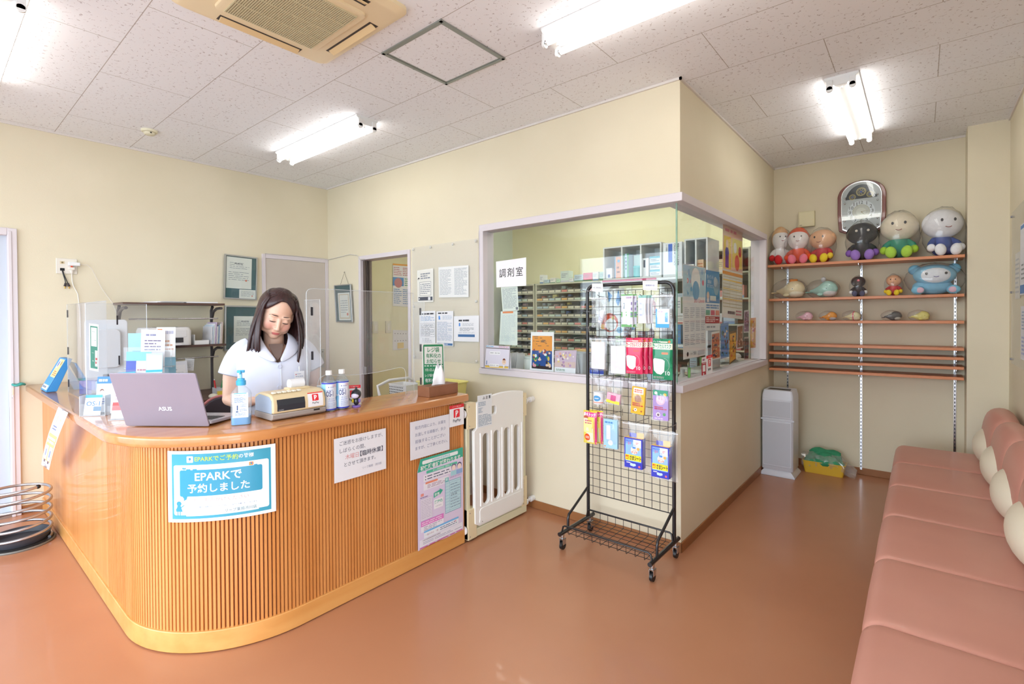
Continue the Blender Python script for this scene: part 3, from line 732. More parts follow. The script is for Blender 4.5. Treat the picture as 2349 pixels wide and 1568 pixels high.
# --- framed certificates on the left wall
def cert(quad, label, frame_w, inner, name='framed_certificate', group='framed certificates on the walls'):
    TL, TR, BR, BL = [Vector(q) for q in quad]; c = (TL+TR+BR+BL)/4
    t = thing(name, label, 'picture frame', tuple(c), 0, group, room=True)
    r = (TR-TL).normalized(); u = (TL-BL).normalized(); n = r.cross(u)
    w_, h_ = wh(quad); T = Matrix.Translation(c) @ Matrix((r.to_4d(), u.to_4d(), n.to_4d(), (0,0,0,1))).transposed()
    T = Matrix(((r.x,u.x,n.x,c.x),(r.y,u.y,n.y,c.y),(r.z,u.z,n.z,c.z),(0,0,0,1)))
    m = M().at(T); f = frame_w
    m.box((-w_/2,-h_/2,0),(w_/2,-h_/2+f,.016),ALU).box((-w_/2,h_/2-f,0),(w_/2,h_/2,.016),ALU).box((-w_/2,-h_/2+f,0),(-w_/2+f,h_/2-f,.016),ALU).box((w_/2-f,-h_/2+f,0),(w_/2,h_/2-f,.016),ALU)
    m.build('frame', t, bevel=.0015)
    M().at(T).box((-w_/2+f,-h_/2+f,.001),(w_/2-f,h_/2-f,.005), mat((62,98,104),.7)).build('backing', t)
    M().at(T).box((-w_/2+f,-h_/2+f,.0125),(w_/2-f,h_/2-f,.0130), GLASS).build('glazing', t)
    for (u0,v0,u1,v1), fn in inner:
        P = [T @ Vector((-w_/2+f+(w_-2*f)*a, -h_/2+f+(h_-2*f)*b, .006)) for a, b in ((u0,v1),(u1,v1),(u1,v0),(u0,v0))]
        s = S(P, (236,234,228)); fn(s); s.build('certificate', P, parent=t)
def c_main(s): s.lines(.12,.62,.9,.85,4,GY,.25).lines(.08,.25,.9,.55,5,GY,.25).disc(.78,.27,.04,(222,120,100)).lines(.3,.78,.65,.82,1,BK)
def c_small(s): s.lines(.1,.2,.9,.85,5,GY,.3).disc(.8,.3,.05,(228,160,150))
cert([(-4.972, 1.828, 1.996),(-4.972, 2.124, 1.985),(-4.972, 2.107, 1.574),(-4.972, 1.815, 1.58)], 'silver framed certificate on green backing, the upper one on the left wall', .012,
     [((.03,.23,.86,.98), c_main), ((.46,.0,1,.215), c_small)])
cert([(-4.972, 1.826, 1.52),(-4.972, 2.16, 1.515),(-4.972, 2.147, 1.089),(-4.972, 1.817, 1.104)], 'silver framed certificate on green backing, lower one partly behind the woman', .012, [((.22,.16,.9,.78), c_main)])
# small hanging one on the back wall, with its cord
cert([(-4.818, 2.86, 1.742),(-4.504, 2.86, 1.742),(-4.487, 2.86, 1.349),(-4.783, 2.86, 1.347)], 'small narrow silver framed certificate hanging on a cord right of the greige door', .010,
     [((.14,.03,.92,.80), lambda s: s.rect(.08,.06,.92,.95,(214,190,160)).rect(.14,.10,.86,.92,(238,234,226)).lines(.2,.25,.8,.75,6,GY,.3).disc(.75,.22,.07,(222,120,100)))])
p0, p1, p2 = Vector((-4.724, 2.865, 1.748)), Vector((-4.576, 2.865, 1.746)), Vector((-4.652, 2.868, 1.872))
o = M().tube([p0,p2,p1],.0014,mat((96,84,66),.7),6).tube([p2+Vector((-.012,-.004,.0)),p2,p2+Vector((.014,-.004,.008))],.0014,mat((96,84,66),.7),6).cyl(p2,p2+Vector((0,.01,0)),.003,CHROME,n=8).build('twine')
tag(o, 'thin brown cord hooked on a nail above the small hanging certificate', 'cord')

# --- wall outlet plate with plugs on the left wall
t = thing('wall_outlet', 'double white wall outlet plate high on the left wall', 'wall outlet', (-4.99, 0.732, 1.802), 0, room=True)
q = [(-4.985, 0.673, 1.862),(-4.985, 0.795, 1.859),(-4.985, 0.793, 1.746),(-4.985, 0.672, 1.748)]
ya, yb, za, zb = q[0][1], q[1][1], q[2][2], q[0][2]
M().box((XA+.0005,ya,za),(XA+.008,yb,zb),mat((232,226,214),.4)).build('plate', t, bevel=.004)
yy = ya+(yb-ya)*.29; M().box((XA+.008,yy-.013,zb-.042),(XA+.0095,yy+.013,zb-.022),mat((222,206,170),.5)).cyl((XA+.009,yy,zb-.032),(XA+.014,yy,zb-.032),.006,mat((150,136,100),.4,.6)).build('aerial_socket', t)
M().box((XA+.008,yy-.013,za+.022),(XA+.0092,yy+.013,za+.042),BLACK).build('cable_opening', t)
M().box((XA+.008,ya+(yb-ya)*.58,za+.02),(XA+.0095,ya+(yb-ya)*.9,zb-.02),mat((238,234,226),.4)).build('socket', t)
yc = ya+(yb-ya)*.62
o = M().box((XA+.010,yc-.01,zb-.055),(XA+.045,yc+.058,zb-.028),WHITE).build('power_adapter', bevel=.004); tag(o,'small white plug-in power adapter in the wall outlet','adapter')
M_ = mat((232,80,40),.5)
o = M().tube([(XA+.03,yc+.058,zb-.041),(XA+.03,yc+.10,zb-.042),(XA+.02,yc+.13,zb-.07),(XA+.012,yc+.19,zb-.22),(XA+.012,yc+.26,zb-.34),(XA+.02,yc+.30,zb-.5),(XA+.05,yc+.34,zb-.62)],.0016,mat((236,232,226),.5),6).build('charger_cable')
tag(o,'very thin white charger cable drooping from the power adapter','cable')
t = thing('extension_cable', 'flat white plug and cord hanging from the wall outlet', 'cable', (XA+.02,yc+.012,zb-.07), 0, room=True)
M().prism([(0,0),(1,0)],0,0,WHITE) if 0 else None
k = M(); k.box((XA+.010,yc-.006,zb-.085),(XA+.032,yc+.028,zb-.066),mat((236,230,220),.5)).cyl((XA+.02,yc+.011,zb-.085),(XA+.018,yc+.012,zb-.112),.014,mat((236,230,220),.5),r1=.006); k.build('plug', t, bevel=.002)
M().tube([(XA+.018,yc+.012,zb-.108),(XA+.012,yc+.014,zb-.17),(XA+.012,yc+.022,zb-.21),(XA+.014,yc+.045,zb-.265),(XA+.02,yc+.055,zb-.40),(XA+.03,yc+.055,zb-.60)],.0035,mat((236,230,220),.5),8).build('cord', t)
M().box((XA+.012,yc+.006,zb-.066),(XA+.028,yc+.016,zb-.052),M_).build('plug_tab', t)
t = thing('aerial_leads', 'pair of short black leads with brass tips hanging from the outlet', 'cable', (XA+.012,yy,za+.03), 0, room=True)
for s_ in (-1,1):
    M().tube([(XA+.006,yy+.002*s_,za+.03),(XA+.016,yy+.004+.002*s_,za+.0),(XA+.012,yy+.018+.004*s_,za-.05),(XA+.012,yy+.022+.006*s_,za-.07)],.003,BLACK,8).build('lead', t)
    M().cyl((XA+.012,yy+.022+.006*s_,za-.07),(XA+.012,yy+.024+.012*s_,za-.095),.006,mat((44,36,40),.5),r1=.008,n=10).cyl((XA+.012,yy+.024+.012*s_,za-.095),(XA+.012,yy+.024+.012*s_,za-.112),.004,mat((190,150,80),.35,.9),n=8).build('tip', t)

# --- cable run along the top of the door frames
o = M().tube([(XA+.016,2.2,2.034),(XA+.014,2.5,2.036),(XA+.014,2.86,2.033),(XA+.03,YB-.006,2.028),(-4.8,YB-.006,2.036),(-4.55,YB-.006,2.05),(-4.42,YB-.006,2.03),(-4.36,YB-.014,1.985),(-4.28,YB-.014,1.98)],.004,mat((212,206,196),.6),8).build('wall_cable')
tag(o,'thin off-white cable running from the greige door to the doorway','cable')

# --- clear board with pins, and the papers beneath it
q = [(-3.546, 2.868, 2.027),(-2.727, 2.868, 2.018),(-2.731, 2.868, 1.036),(-3.559, 2.868, 1.025)]
t = thing('notice_board', 'clear acrylic notice board pinned to the wall left of the dispensary window', 'notice board', (sum(v[0] for v in q)/4, 2.868, sum(v[2] for v in q)/4), 0, room=True)
x0, x1, z0, z1 = q[0][0], q[1][0], q[3][2], q[0][2]
M().box((x0,2.866,z0),(x1,2.869,z1),BOARD).build('sheet', t)
for px_, pz_ in ((0,1),(.3,1),(.66,1),(1,1),(0,.47),(1,.5),(0,0),(1,0),(.5,0)):
    x = x0+.02+(x1-x0-.04)*px_; z = z0+.02+(z1-z0-.04)*pz_
    M().at(Matrix.Translation((x,2.866,z)) @ rot('X',90)).lathe([(.001,0),(.010,0),(.011,.003),(.008,.007),(.001,.009)],mat((214,212,206),.3)).build('pin', t)
Q = [(-3.471, 2.864, 1.817),(-3.255, 2.864, 1.823),(-3.258, 2.864, 1.532),(-3.468, 2.864, 1.533)]
s = S(Q,(238,236,228)); s.rr(.05,.03,.95,.96,.05,(232,230,222)); s.rect(.06,.05,.95,.16,(84,88,100)); s.disc(.12,.105,.035,(230,230,230)); s.rect(.68,.06,.82,.15,(232,232,232))
s.rect(.15,.20,.86,.62,(96,98,108)).rect(.165,.208,.845,.61,(238,236,230)).lines(.2,.24,.82,.58,6,GY,.5).lines(.22,.70,.82,.90,3,GY,.6).disc(.10,.72,.06,(30,30,34)).disc(.11,.70,.04,(238,232,224))
sheet('opening_hours_notice', s, Q, 'tall narrow opening hours sheet with rounded corners, top left on the clear board')
Q = [(-3.188, 2.863, 1.826),(-2.827, 2.863, 1.82),(-2.829, 2.864, 1.562),(-3.185, 2.864, 1.568)]
s = S(Q,(238,238,236)); s.lines(.04,.08,.44,.92,22,(176,180,186),.4).lines(.54,.08,.96,.94,24,(176,180,186),.4); s.rect(.48,.0,.482,1,(214,214,214))
sheet('price_list_notice', s, Q, 'wide white two-column list, top right on the clear board')
Q = [(-3.445, 2.864, 1.451),(-3.231, 2.864, 1.456),(-3.234, 2.864, 1.166),(-3.449, 2.864, 1.163)]
s = S(Q); s.lines(.15,.88,.9,.95,1,BK,.6).lines(.1,.70,.95,.85,4,(140,170,210),.4).rect(.08,.22,.95,.63,(150,150,156)).rect(.09,.227,.94,.623,(240,240,243)).lines(.12,.25,.92,.6,12,(120,124,132),.4).lines(.2,.04,.8,.18,3,LG,.4)
sheet('printed_notice', s, Q, 'printed notice with a boxed list, leftmost in the lower row on the clear board', group='lower row of printed notices')
Q = [(-3.22, 2.864, 1.449),(-3.009, 2.863, 1.451),(-3.012, 2.863, 1.156),(-3.223, 2.864, 1.155)]
s = S(Q); s.lines(.1,.92,.9,.97,1,BK,.7).disc(.18,.84,.045,(88,150,226)).rect(.14,.76,.24,.82,(88,150,226)).lines(.38,.76,.92,.88,4,(180,196,216),.4).lines(.06,.15,.92,.70,18,(170,182,206),.4).rect(.06,.02,.96,.08,(76,118,168)).lines(.3,.03,.7,.07,1,(230,236,244),.6)
sheet('printed_notice', s, Q, 'printed notice with blue figure and blue bottom bar, middle of the lower row', group='lower row of printed notices')
Q = [(-3.004, 2.864, 1.407),(-2.714, 2.864, 1.413),(-2.716, 2.864, 1.201),(-3.006, 2.863, 1.199)]
s = S(Q); s.lines(.2,.78,.8,.86,1,BK,.8).disc(.24,.69,.03,(88,150,226)).rect(.21,.6,.27,.66,(88,150,226)).lines(.36,.6,.8,.72,3,LG,.4).lines(.25,.4,.8,.55,3,GY,.4).lines(.2,.32,.85,.37,2,LG,.4).rect(.18,.18,.84,.28,(76,118,168)).text('リープ薬局',.36,.2,.66,.26,(236,240,246))
sheet('printed_notice', s, Q, 'landscape notice with one blue bar, next to the window frame', group='lower row of printed notices')

# --- papers on the dispensary window (front pane)
YI, YO = 2.924, 2.903
Q = [(-2.565, 2.903, 1.832),(-2.266, 2.903, 1.842),(-2.267, 2.903, 1.632),(-2.562, 2.903, 1.631)]
s = S(Q,(244,242,244)); s.text('調剤室',.08,.36,.92,.70,(44,40,42),.004,1.25)
sheet('room_sign', s, Q, 'white paper sign with three large black characters on the front pane', 'sign')
Q = [(-2.535, 2.924, 1.634),(-2.368, 2.924, 1.64),(-2.357, 2.924, 1.448),(-2.518, 2.924, 1.443)]
s = S(Q,(236,238,228)); s.lines(.08,.1,.92,.92,16,GY,.35).rect(.84,.04,.97,.14,(120,120,124))
sheet('window_notice', s, Q, 'printed page just below the large room sign, inside the front pane', group='pages behind the front pane')
Q = [(-2.542, 2.93, 1.443),(-2.374, 2.93, 1.445),(-2.376, 2.93, 1.182),(-2.562, 2.93, 1.182)]
s = S(Q,(232,236,226)); s.rect(.12,.94,.75,.995,(236,132,62)).lines(.1,.1,.9,.9,22,(196,204,208),.3)
sheet('window_notice', s, Q, 'long pale page with an orange strip on top, inside the front pane', group='pages behind the front pane')
def easel(name, s, Q, label, cat, depth=.05, sp=True, mt=None):
    """card standing on the sill with a folded foot behind"""
    TL, TR, BR, BL = [Vector(q) for q in Q]
    t = thing(name, label, cat, tuple((BL+BR)/2), 0, room=True)
    s.build('card', Q, parent=t, thick=.0015)
    n = (TR-TL).cross(TL-BL).normalized()
    m = M(); b = (BL+BR)/2-n*depth
    dv = Vector((0,0,0)); a0 = TL*.98+BL*.02-n*.001; a1 = TR*.98+BR*.02-n*.001
    e0 = BL-n*depth; e1 = BR-n*depth; e0.z = e1.z = min(BL.z, BR.z)
    m.add([a0,a1,e1,e0,a0-n*.001,a1-n*.001,e1-n*.001,e0-n*.001],[(0,1,2,3),(7,6,5,4),(0,3,7,4),(1,5,6,2),(2,6,7,3),(0,4,5,1)], mt or PAPER); m.build('stand', t)
    if sp:
        for g_ in (.12,.2,.78,.86):
            c_ = TL*(1-g_)+TR*g_
            m = M().tube([c_+Vector((0,0,.004))*0+Vector((math.cos(a)*0,0,0))+n*.005*math.sin(a)+Vector((0,0,.006*math.cos(a))) for a in [i*PI/6 for i in range(12)]],.0008,CHROME,6,closed=True); m.build('ring', t)
    return t
Q = [(-2.62,2.85,1.145),(-2.405,2.83,1.15),(-2.405,2.80,.996),(-2.62,2.82,.996)]
Q = [(-2.633, 2.86, 1.18),(-2.396, 2.86, 1.178),(-2.393, 2.845, 1.008),(-2.639, 2.845, 1.002)]
s = S(Q,(222,218,230)); s.rect(0,.86,1,.9,(120,110,112)).rect(.02,.02,.98,.10,(226,190,84)).rect(0,.10,1,.112,(90,60,50)).rect(.18,.6,.62,.74,(242,242,244)).text('薬剤師　藤原 哲朗',.2,.62,.6,.72,BK).rect(.2,.06,.6,.19,(242,242,244)).text('薬剤師 北口　勝也',.22,.08,.58,.17,BK)
s.disc(.80,.30,.085,(236,206,180)).disc(.80,.37,.06,(120,64,44),n=12,a0=0,a1=180).rect(.775,.04,.825,.16,(236,236,240)).lines(.0,.92,.35,.98,1,(90,170,200),.5).lines(.55,.92,.98,.98,2,(200,90,110),.4).rect(.05,.15,.09,.32,(120,140,180))
for z_ in (0,): s.disc(.775,.3,.012,(60,40,36)); s.disc(.825,.3,.012,(60,40,36))
o = easel('name_card', s, Q, 'lilac desk calendar style name card at the left end of the window sill', 'name card', .03)
Q = [(-2.249, 2.935, 1.287),(-2.04, 2.935, 1.29),(-2.045, 2.935, 1.001),(-2.26, 2.935, 1.002)]
s = S(Q,(246,246,248)); s.rect(.07,.05,.93,.90,(52,40,44)).rect(.07,.50,.93,.90,(238,152,44)).rect(.07,.13,.93,.52,(40,84,156))
rn = random.Random(11)
for i in range(16): a = rn.uniform(.1,.85); b_ = rn.uniform(.62,.88); s.rr(a,b_,min(a+rn.uniform(.05,.2),.92),b_+.012,.004,(84,68,62))
for i in range(34):
    a = rn.uniform(.14,.84); b_ = rn.uniform(.12,.55); s.disc(a,b_,rn.uniform(.03,.075),rn.choice([(238,206,180),(230,160,170),(44,140,110),(60,50,60),(226,190,90),(240,240,240),(150,60,60),(70,60,90)]),rn.uniform(.02,.06),n=9)
sheet('art_poster', s, Q, 'orange over blue picture poster with white border standing on the window sill', 'poster', thick=.001)
Q = [(-2.047, 2.955, 1.154),(-1.862, 2.955, 1.165),(-1.867, 2.945, 0.997),(-2.045, 2.945, 1)]
s = S(Q,(240,240,244)); s.rect(.0,.24,1,1,(214,190,208)).rect(.02,.26,.98,.5,(224,196,190))
for i in range(26): a = rn.uniform(.08,.9); b_ = rn.uniform(.3,.92); s.disc(a,b_,rn.uniform(.02,.06),rn.choice([(240,214,140),(190,150,190),(230,170,160),(250,240,230),(150,120,150)]),n=8)
s.lines(.08,.08,.5,.18,2,(110,150,120),.5)
easel('desk_calendar', s, Q, 'small pastel desk calendar with spiral rings on the window sill', 'calendar', .05)

# --- papers on the side pane (seen at a slant)
XI = -1.138
Q = [(-1.14, 3.027, 1.727),(-1.14, 3.451, 1.729),(-1.14, 3.457, 1.132),(-1.14, 3.039, 1.13)]
s = S(Q,(240,243,248)); s.rect(.02,.66,.98,.99,(190,222,240))
for i in range(22): s.disc(rn.uniform(.08,.92),rn.uniform(.69,.96),rn.uniform(.015,.05),rn.choice([(236,120,150),(250,250,252),(120,180,226),(240,150,170),(160,200,235)]),n=9)
s.disc(.55,.84,.2,(248,248,250)); s.disc(.55,.73,.15,(128,184,226))
s.text('2021 Calendar',.46,.60,.95,.64,(226,130,160))
for i in range(4):
    for j in range(3): s.lines(.06+i*.235,.43-j*.145,.24+i*.235,.55-j*.145,6,(176,184,204),.4,seed=i*3+j)
s.disc(.17,.05,.035,(40,44,60)).text('リープ薬局',.24,.03,.58,.065,(60,64,80)).rect(.62,.02,.92,.07,(206,210,222))
sheet('wall_calendar', s, Q, 'long blue and white year calendar, first on the side pane next to the glass corner', 'calendar')
Q = [(-1.139, 3.457, 1.717),(-1.139, 3.751, 1.718),(-1.139, 3.759, 1.294),(-1.139, 3.437, 1.3)]
s = S(Q,(238,242,248)); s.rect(0,.46,1,1,(78,152,206)); s.disc(.75,.74,.2,(150,176,196)); s.disc(.68,.82,.12,(190,204,214)); s.disc(.16,.58,.09,(236,206,186)); s.rect(.08,.47,.24,.53,(240,240,244))
s.text('困っている',.05,.86,.55,.92,(240,246,250)).text('薬局は',.05,.78,.45,.84,(240,246,250)).text('ありません',.05,.71,.6,.77,(240,246,250)).rect(.3,.5,.72,.58,(236,240,236))
s.lines(.05,.36,.95,.44,2,(110,160,214),.6)
for i, c_ in enumerate([(96,178,160),(222,104,130),(240,150,130)]): s.rect(.03+i*.33,.255,.30+i*.33,.34,c_)
s.rect(.0,.12,.97,.235,(172,42,66)).lines(.06,.14,.92,.225,3,(240,220,224),.55).lines(.1,.03,.9,.09,1,(150,160,180),.5)
sheet('health_poster', s, Q, 'narrow poster, blue above a dark red band, second on the side pane', 'poster')
Q = [(-1.138, 3.831, 2.085),(-1.138, 4.353, 2.093),(-1.138, 4.351, 1.367),(-1.138, 3.808, 1.389)]
s = S(Q,(240,238,232)); s.rect(0,.52,1,1,(238,206,190)).rect(.05,.53,.4,.88,(244,214,96)).rect(.45,.56,.97,.88,(240,224,120)).disc(.2,.7,.09,(90,70,170)).rect(.12,.54,.28,.68,(90,60,160)).disc(.2,.8,.06,(240,210,190)).disc(.7,.62,.12,(226,110,90)).disc(.85,.75,.08,(206,60,60)).disc(.6,.78,.08,(240,240,236)).lines(.1,.92,.9,.97,1,(226,120,150),.6)
s.rect(0,.465,1,.50,(240,160,70)).grid(.03,.12,.97,.44,3,9,(206,190,150),.008).rect(.03,.4,.97,.415,(250,214,110)).rect(.03,.31,.97,.32,(250,214,110)).rect(.03,.2,.97,.21,(250,214,110)).lines(.25,.04,.6,.08,1,(110,90,100),.8).lines(.65,.03,.95,.1,2,(226,130,150),.5)
sheet('wall_calendar', s, Q, 'long yellow and pink month calendar taped high on the side pane', 'calendar')
pc = [((1632,762),(1651,758),(1652,822),(1631,827),'white bordered crowd picture card, leftmost of the small cards on the side pane',[(206,120,90),(120,60,60),(230,200,150),(80,90,140),(60,50,60)],(240,240,240)),
      ((1653,742),(1671,739),(1672,818),(1653,823),'picture card with blue sky top, second of the small cards',[(90,150,220),(60,120,110),(150,60,60),(240,220,200),(50,50,70)],(130,170,220)),
      ((1673,761),(1689,757),(1688,824),(1673,836),'golden yellow picture card, third of the small cards',[(236,170,50),(220,90,40),(70,50,44),(250,220,90)],(120,90,50)),
      ((1691,745),(1704,743),(1704,797),(1690,800),'white ended brown picture card, fourth of the small cards',[(150,96,70),(226,190,170),(190,110,60),(96,70,60)],(236,236,236)),
      ((1707,712),(1718,710),(1718,762),(1706,763),'purple grey picture card, upper one near the window end',[(150,110,150),(90,70,90),(220,190,214),(120,60,90)],(230,226,232)),
      ((1707,773),(1718,772),(1717,824),(1707,825),'dark picture card, lower one near the window end',[(60,50,66),(150,50,50),(180,110,60),(110,100,130)],(190,180,176)),
      ((1721,729),(1734,728),(1733,797),(1721,798),'bright orange picture card nearest the window end frame',[(250,190,60),(230,100,50),(250,220,160),(210,70,50)],(240,160,80))]
CQ = [[(-1.138, 3.571, 1.284),(-1.138, 3.756, 1.291),(-1.138, 3.765, 1.086),(-1.138, 3.56, 1.085)],[(-1.138, 3.777, 1.342),(-1.138, 3.968, 1.348),(-1.138, 3.978, 1.084),(-1.138, 3.775, 1.082)],
      [(-1.138, 3.99, 1.274),(-1.138, 4.176, 1.282),(-1.138, 4.163, 1.05),(-1.138, 3.989, 1.022)],[(-1.138, 4.2, 1.324),(-1.138, 4.364, 1.328),(-1.138, 4.363, 1.133),(-1.138, 4.188, 1.132)],
      [(-1.138, 4.403, 1.44),(-1.138, 4.552, 1.447),(-1.138, 4.551, 1.253),(-1.138, 4.389, 1.255)],[(-1.138, 4.402, 1.218),(-1.138, 4.551, 1.216),(-1.138, 4.537, 1.023),(-1.138, 4.402, 1.029)],
      [(-1.138, 4.593, 1.376),(-1.138, 4.783, 1.378),(-1.138, 4.767, 1.111),(-1.138, 4.593, 1.117)]]
for Q, (a_,b_,c_,d_,lb,pal,base) in zip(CQ, pc):
    s = S(Q, base); s.rect(.06,.05,.94,.93,pal[0])
    for i in range(26): s.disc(rn.uniform(.14,.86),rn.uniform(.1,.88),rn.uniform(.05,.13),rn.choice(pal),rn.uniform(.02,.06),n=8)
    sheet('picture_card', s, Q, lb, 'picture card', 'small picture cards on the side pane')
def paypay(s, jp=True, dark=(60,66,80)):
    RED = (232,52,62); k = s.w/s.h
    if jp: s.rect(0,.84,1,1,RED).text('ペイペイ使えます',.14,.885,.86,.955,(250,236,236),.005)
    y0, h_ = .40, .34
    s.rr(.28,y0,.70,y0+.42*k*1.0,.05,RED)
    yy = y0+.42*k; s.text('P',.37,y0+.07*k,.63,y0+.36*k,(250,250,252),.03); s.poly([(.36,y0+.0),(.41,y0+.0),(.52,y0+.20*k),(.48,y0+.22*k)],(250,250,252))
    s.text('PayPay',.16,.16,.84,.33,dark,.012)
    return s
Q = [(-1.125, 3.421, 1.129),(-1.125, 3.548, 1.132),(-1.125, 3.547, 1.001),(-1.125, 3.42, 1.001)]
sheet('payment_sticker', paypay(S(Q,(246,246,250))), Q, 'white and red payment sticker low on the side pane', 'sticker', 'payment stickers')
Q = [(-1.125, 3.326, 1.124),(-1.125, 3.416, 1.126),(-1.125, 3.416, 1.002),(-1.125, 3.329, 1.004)]
s = S(Q,(180,44,62)); s.rect(0,.7,1,1,(240,236,240)).rect(.2,.2,.8,.56,(244,244,246)).lines(.15,.62,.85,.68,1,(240,230,232),.6).disc(.4,.06,.12,(240,240,240)).lines(.2,.78,.8,.92,1,(150,60,130),.6)
sheet('payment_sticker', s, Q, 'dark red sticker beside the white payment sticker on the side pane', 'sticker', 'payment stickers')

# --- papers on the counter front
def cfn(s0, s1, z0, z1, base=.004, curl=None):
    def f(u, v, o):
        p, n = cpath(s0+(s1-s0)*u, base+o+(curl(u,v) if curl else 0)); return Vector((p.x, p.y, z0+(z1-z0)*v))
    return f
s = Sheet((244,247,252), .42, .30, rough=.28, coat=.35)
TEAL = (66,158,184); TL2 = (58,150,182)
s.rect(.045,.045,.955,.955,TEAL); s.rr(.065,.10,.935,.80,.02,(240,247,252)); s.rr(.125,.36,.875,.73,.018,TL2)
s.poly([(.145,.37),(.2,.37),(.19,.32),(.162,.30),(.165,.33)],TL2)
for a in (.19,.25): s.rr(a,.725,a+.04,.745,.004,TL2)
s.rr(.80,.725,.83,.742,.003,TL2); s.disc(.16,.755,.009,TL2); s.disc(.178,.752,.009,TL2); s.rect(.165,.73,.169,.75,TL2)
s.rr(.195,.835,.255,.925,.008,(246,248,250)); s.disc(.225,.885,.012,(60,140,200),.02); s.lines(.205,.845,.245,.855,1,(60,90,150),.6)
s.text('EPARKでご予約',.27,.845,.66,.925,(196,222,84),.012).text('の皆様',.665,.85,.80,.925,(240,246,248),.012)
s.text('EPARKで',.27,.565,.69,.70,(242,247,250),.016).text('予約しました',.20,.40,.76,.545,(242,247,250),.016)
s.text('と、お声がけください',.26,.265,.75,.345,(196,160,158),0)
P = [(.26+.5*i/40,.243+.005*math.sin(i*PI/2)) for i in range(41)]; s.poly(P+[(x,y-.005) for x,y in P[::-1]],(206,176,176))
s.text('＊スムーズにお薬をご用意させていただくために、ご協力のお願いをしております。',.19,.192,.83,.222,(96,110,150))
s.rect(.185,.085,.84,.18,(220,238,246)); s.text('リープ薬局渋川店',.54,.10,.82,.165,(70,84,92),.004)
s.disc(.115,.262,.024,TL2); s.rect(.105,.24,.128,.25,TL2); s.poly([(.10,.235),(.13,.235),(.15,.15),(.085,.15)],TL2); s.rect(.10,.10,.108,.15,TL2).rect(.122,.10,.13,.15,TL2); s.poly([(.128,.21),(.165,.245),(.17,.238),(.13,.195)],TL2); s.poly([(.10,.22),(.08,.17),(.086,.166),(.105,.205)],TL2)
s.rr(.755,.735,.795,.785,.006,(232,140,80)); s.disc(.775,.762,.010,(60,120,190),.014); s.disc(.768,.755,.006,(120,190,90),.01)
s.build('counter_poster', fn=cfn(2.585,3.004,.559,.857), label='large turquoise and white poster taped on the curved part of the counter front', cat='poster', nu=24)
s = Sheet((243,244,249), .3, .21, rough=.4, coat=.2); D = (96,102,120)
s.text('ご迷惑をお掛けしますが、',.1,.80,.93,.93,D).text('しばらくの間、',.1,.63,.58,.76,D).text('木曜日',.20,.46,.45,.60,(226,160,160)).text('【臨時休業】',.48,.46,.93,.60,(66,70,90),.006).text('とさせて頂きます。',.18,.29,.78,.43,D).text('リーブ薬局　渋川店',.52,.14,.9,.22,(150,156,176))
s.build('counter_notice', fn=cfn(3.277,3.576,.609,.823), label='white handwritten-style notice with one pink word, on the middle of the counter front', cat='notice', group='white notices on the counter front')
o = tag(M().add([cfn(3.268,3.586,.605,.842)(u,v,.002) for u,v in ((0,0),(1,0),(1,1),(0,1))],[(0,1,2,3)],SLEEVE).build('document_sleeve'), 'clear plastic sleeve over the middle notice on the counter', 'sleeve', 'clear sleeves on the counter front')
s = Sheet((240,241,248), .295, .212, rough=.4, coat=.2); D = (128,134,168)
s.text('処方内容により、お薬を',.12,.74,.9,.90,D).text('お渡しする順番が、多少',.12,.56,.9,.71,D).text('前後することがござい',.12,.38,.88,.53,D).text('ますが、ご了承ください。',.12,.20,.94,.35,D)
s.build('counter_notice', fn=cfn(3.736,4.031,.613,.825), label='white notice with four faded lines, overlapped by the payment sticker', cat='notice', group='white notices on the counter front')
o = tag(M().add([cfn(3.728,4.034,.608,.832)(u,v,.002) for u,v in ((0,0),(1,0),(1,1),(0,1))],[(0,1,2,3)],SLEEVE).build('document_sleeve'), 'clear plastic sleeve over the notice nearest the safety gate', 'sleeve', 'clear sleeves on the counter front')
s = paypay(Sheet((244,245,249), .12, .129)); s.build('payment_sticker', fn=cfn(4.029,4.149,.745,.873,.008), label='white and red payment sign on the counter end beside the safety gate', cat='sticker', group='payment stickers')
s = Sheet((226,214,240), .355, .512, rough=.3, coat=.3); G = (64,178,150)
s.poly([(.0,.86),(.06,1),(1,1),(1,.885),(0,.86)],G); s.rr(.10,.935,.88,.975,.02,(240,248,248)); s.text('後期高齢者医療制度',.30,.94,.70,.97,(130,190,210),.005); s.text('被保険者証が変わります。',.06,.865,.97,.93,(248,250,250),.02)
s.rr(.18,.82,.86,.853,.016,(92,196,166)); s.text('新しい被保険者証（薄緑色）は',.32,.825,.74,.848,(240,248,246))
s.rect(.12,.735,.72,.812,(238,236,246)).lines(.2,.745,.70,.805,2,(84,90,120),.35).disc(.165,.79,.010,(40,44,70)).disc(.165,.758,.010,(40,44,70))
s.rect(.12,.64,.66,.722,(238,236,246)).rr(.16,.705,.42,.727,.01,(238,150,120)).lines(.2,.652,.63,.698,3,(140,100,130),.35)
for x_, c_ in ((.78,(120,110,150)),(.91,(90,88,130))): s.disc(x_,.80,.055,c_); s.disc(x_,.79,.045,(248,226,216)); s.rect(x_-.07,.70,x_+.07,.755,(150,180,226) if x_>.8 else (170,216,226))
s.rr(.58,.655,.66,.70,.008,(120,200,200)); s.text('新',.595,.662,.645,.695,(240,248,250),.01); s.text('令和3年7月31日まで',.68,.672,.96,.70,(150,110,170))
s.rect(.58,.285,.94,.655,(96,160,190)).rect(.587,.29,.933,.65,(196,228,236)).grid(.587,.31,.933,.63,1,9,(130,180,206),.004).lines(.7,.32,.92,.62,9,(110,130,160),.2).rect(.68,.29,.684,.65,(130,180,206)); s.text('広域 太郎',.7,.475,.86,.495,(70,80,110))
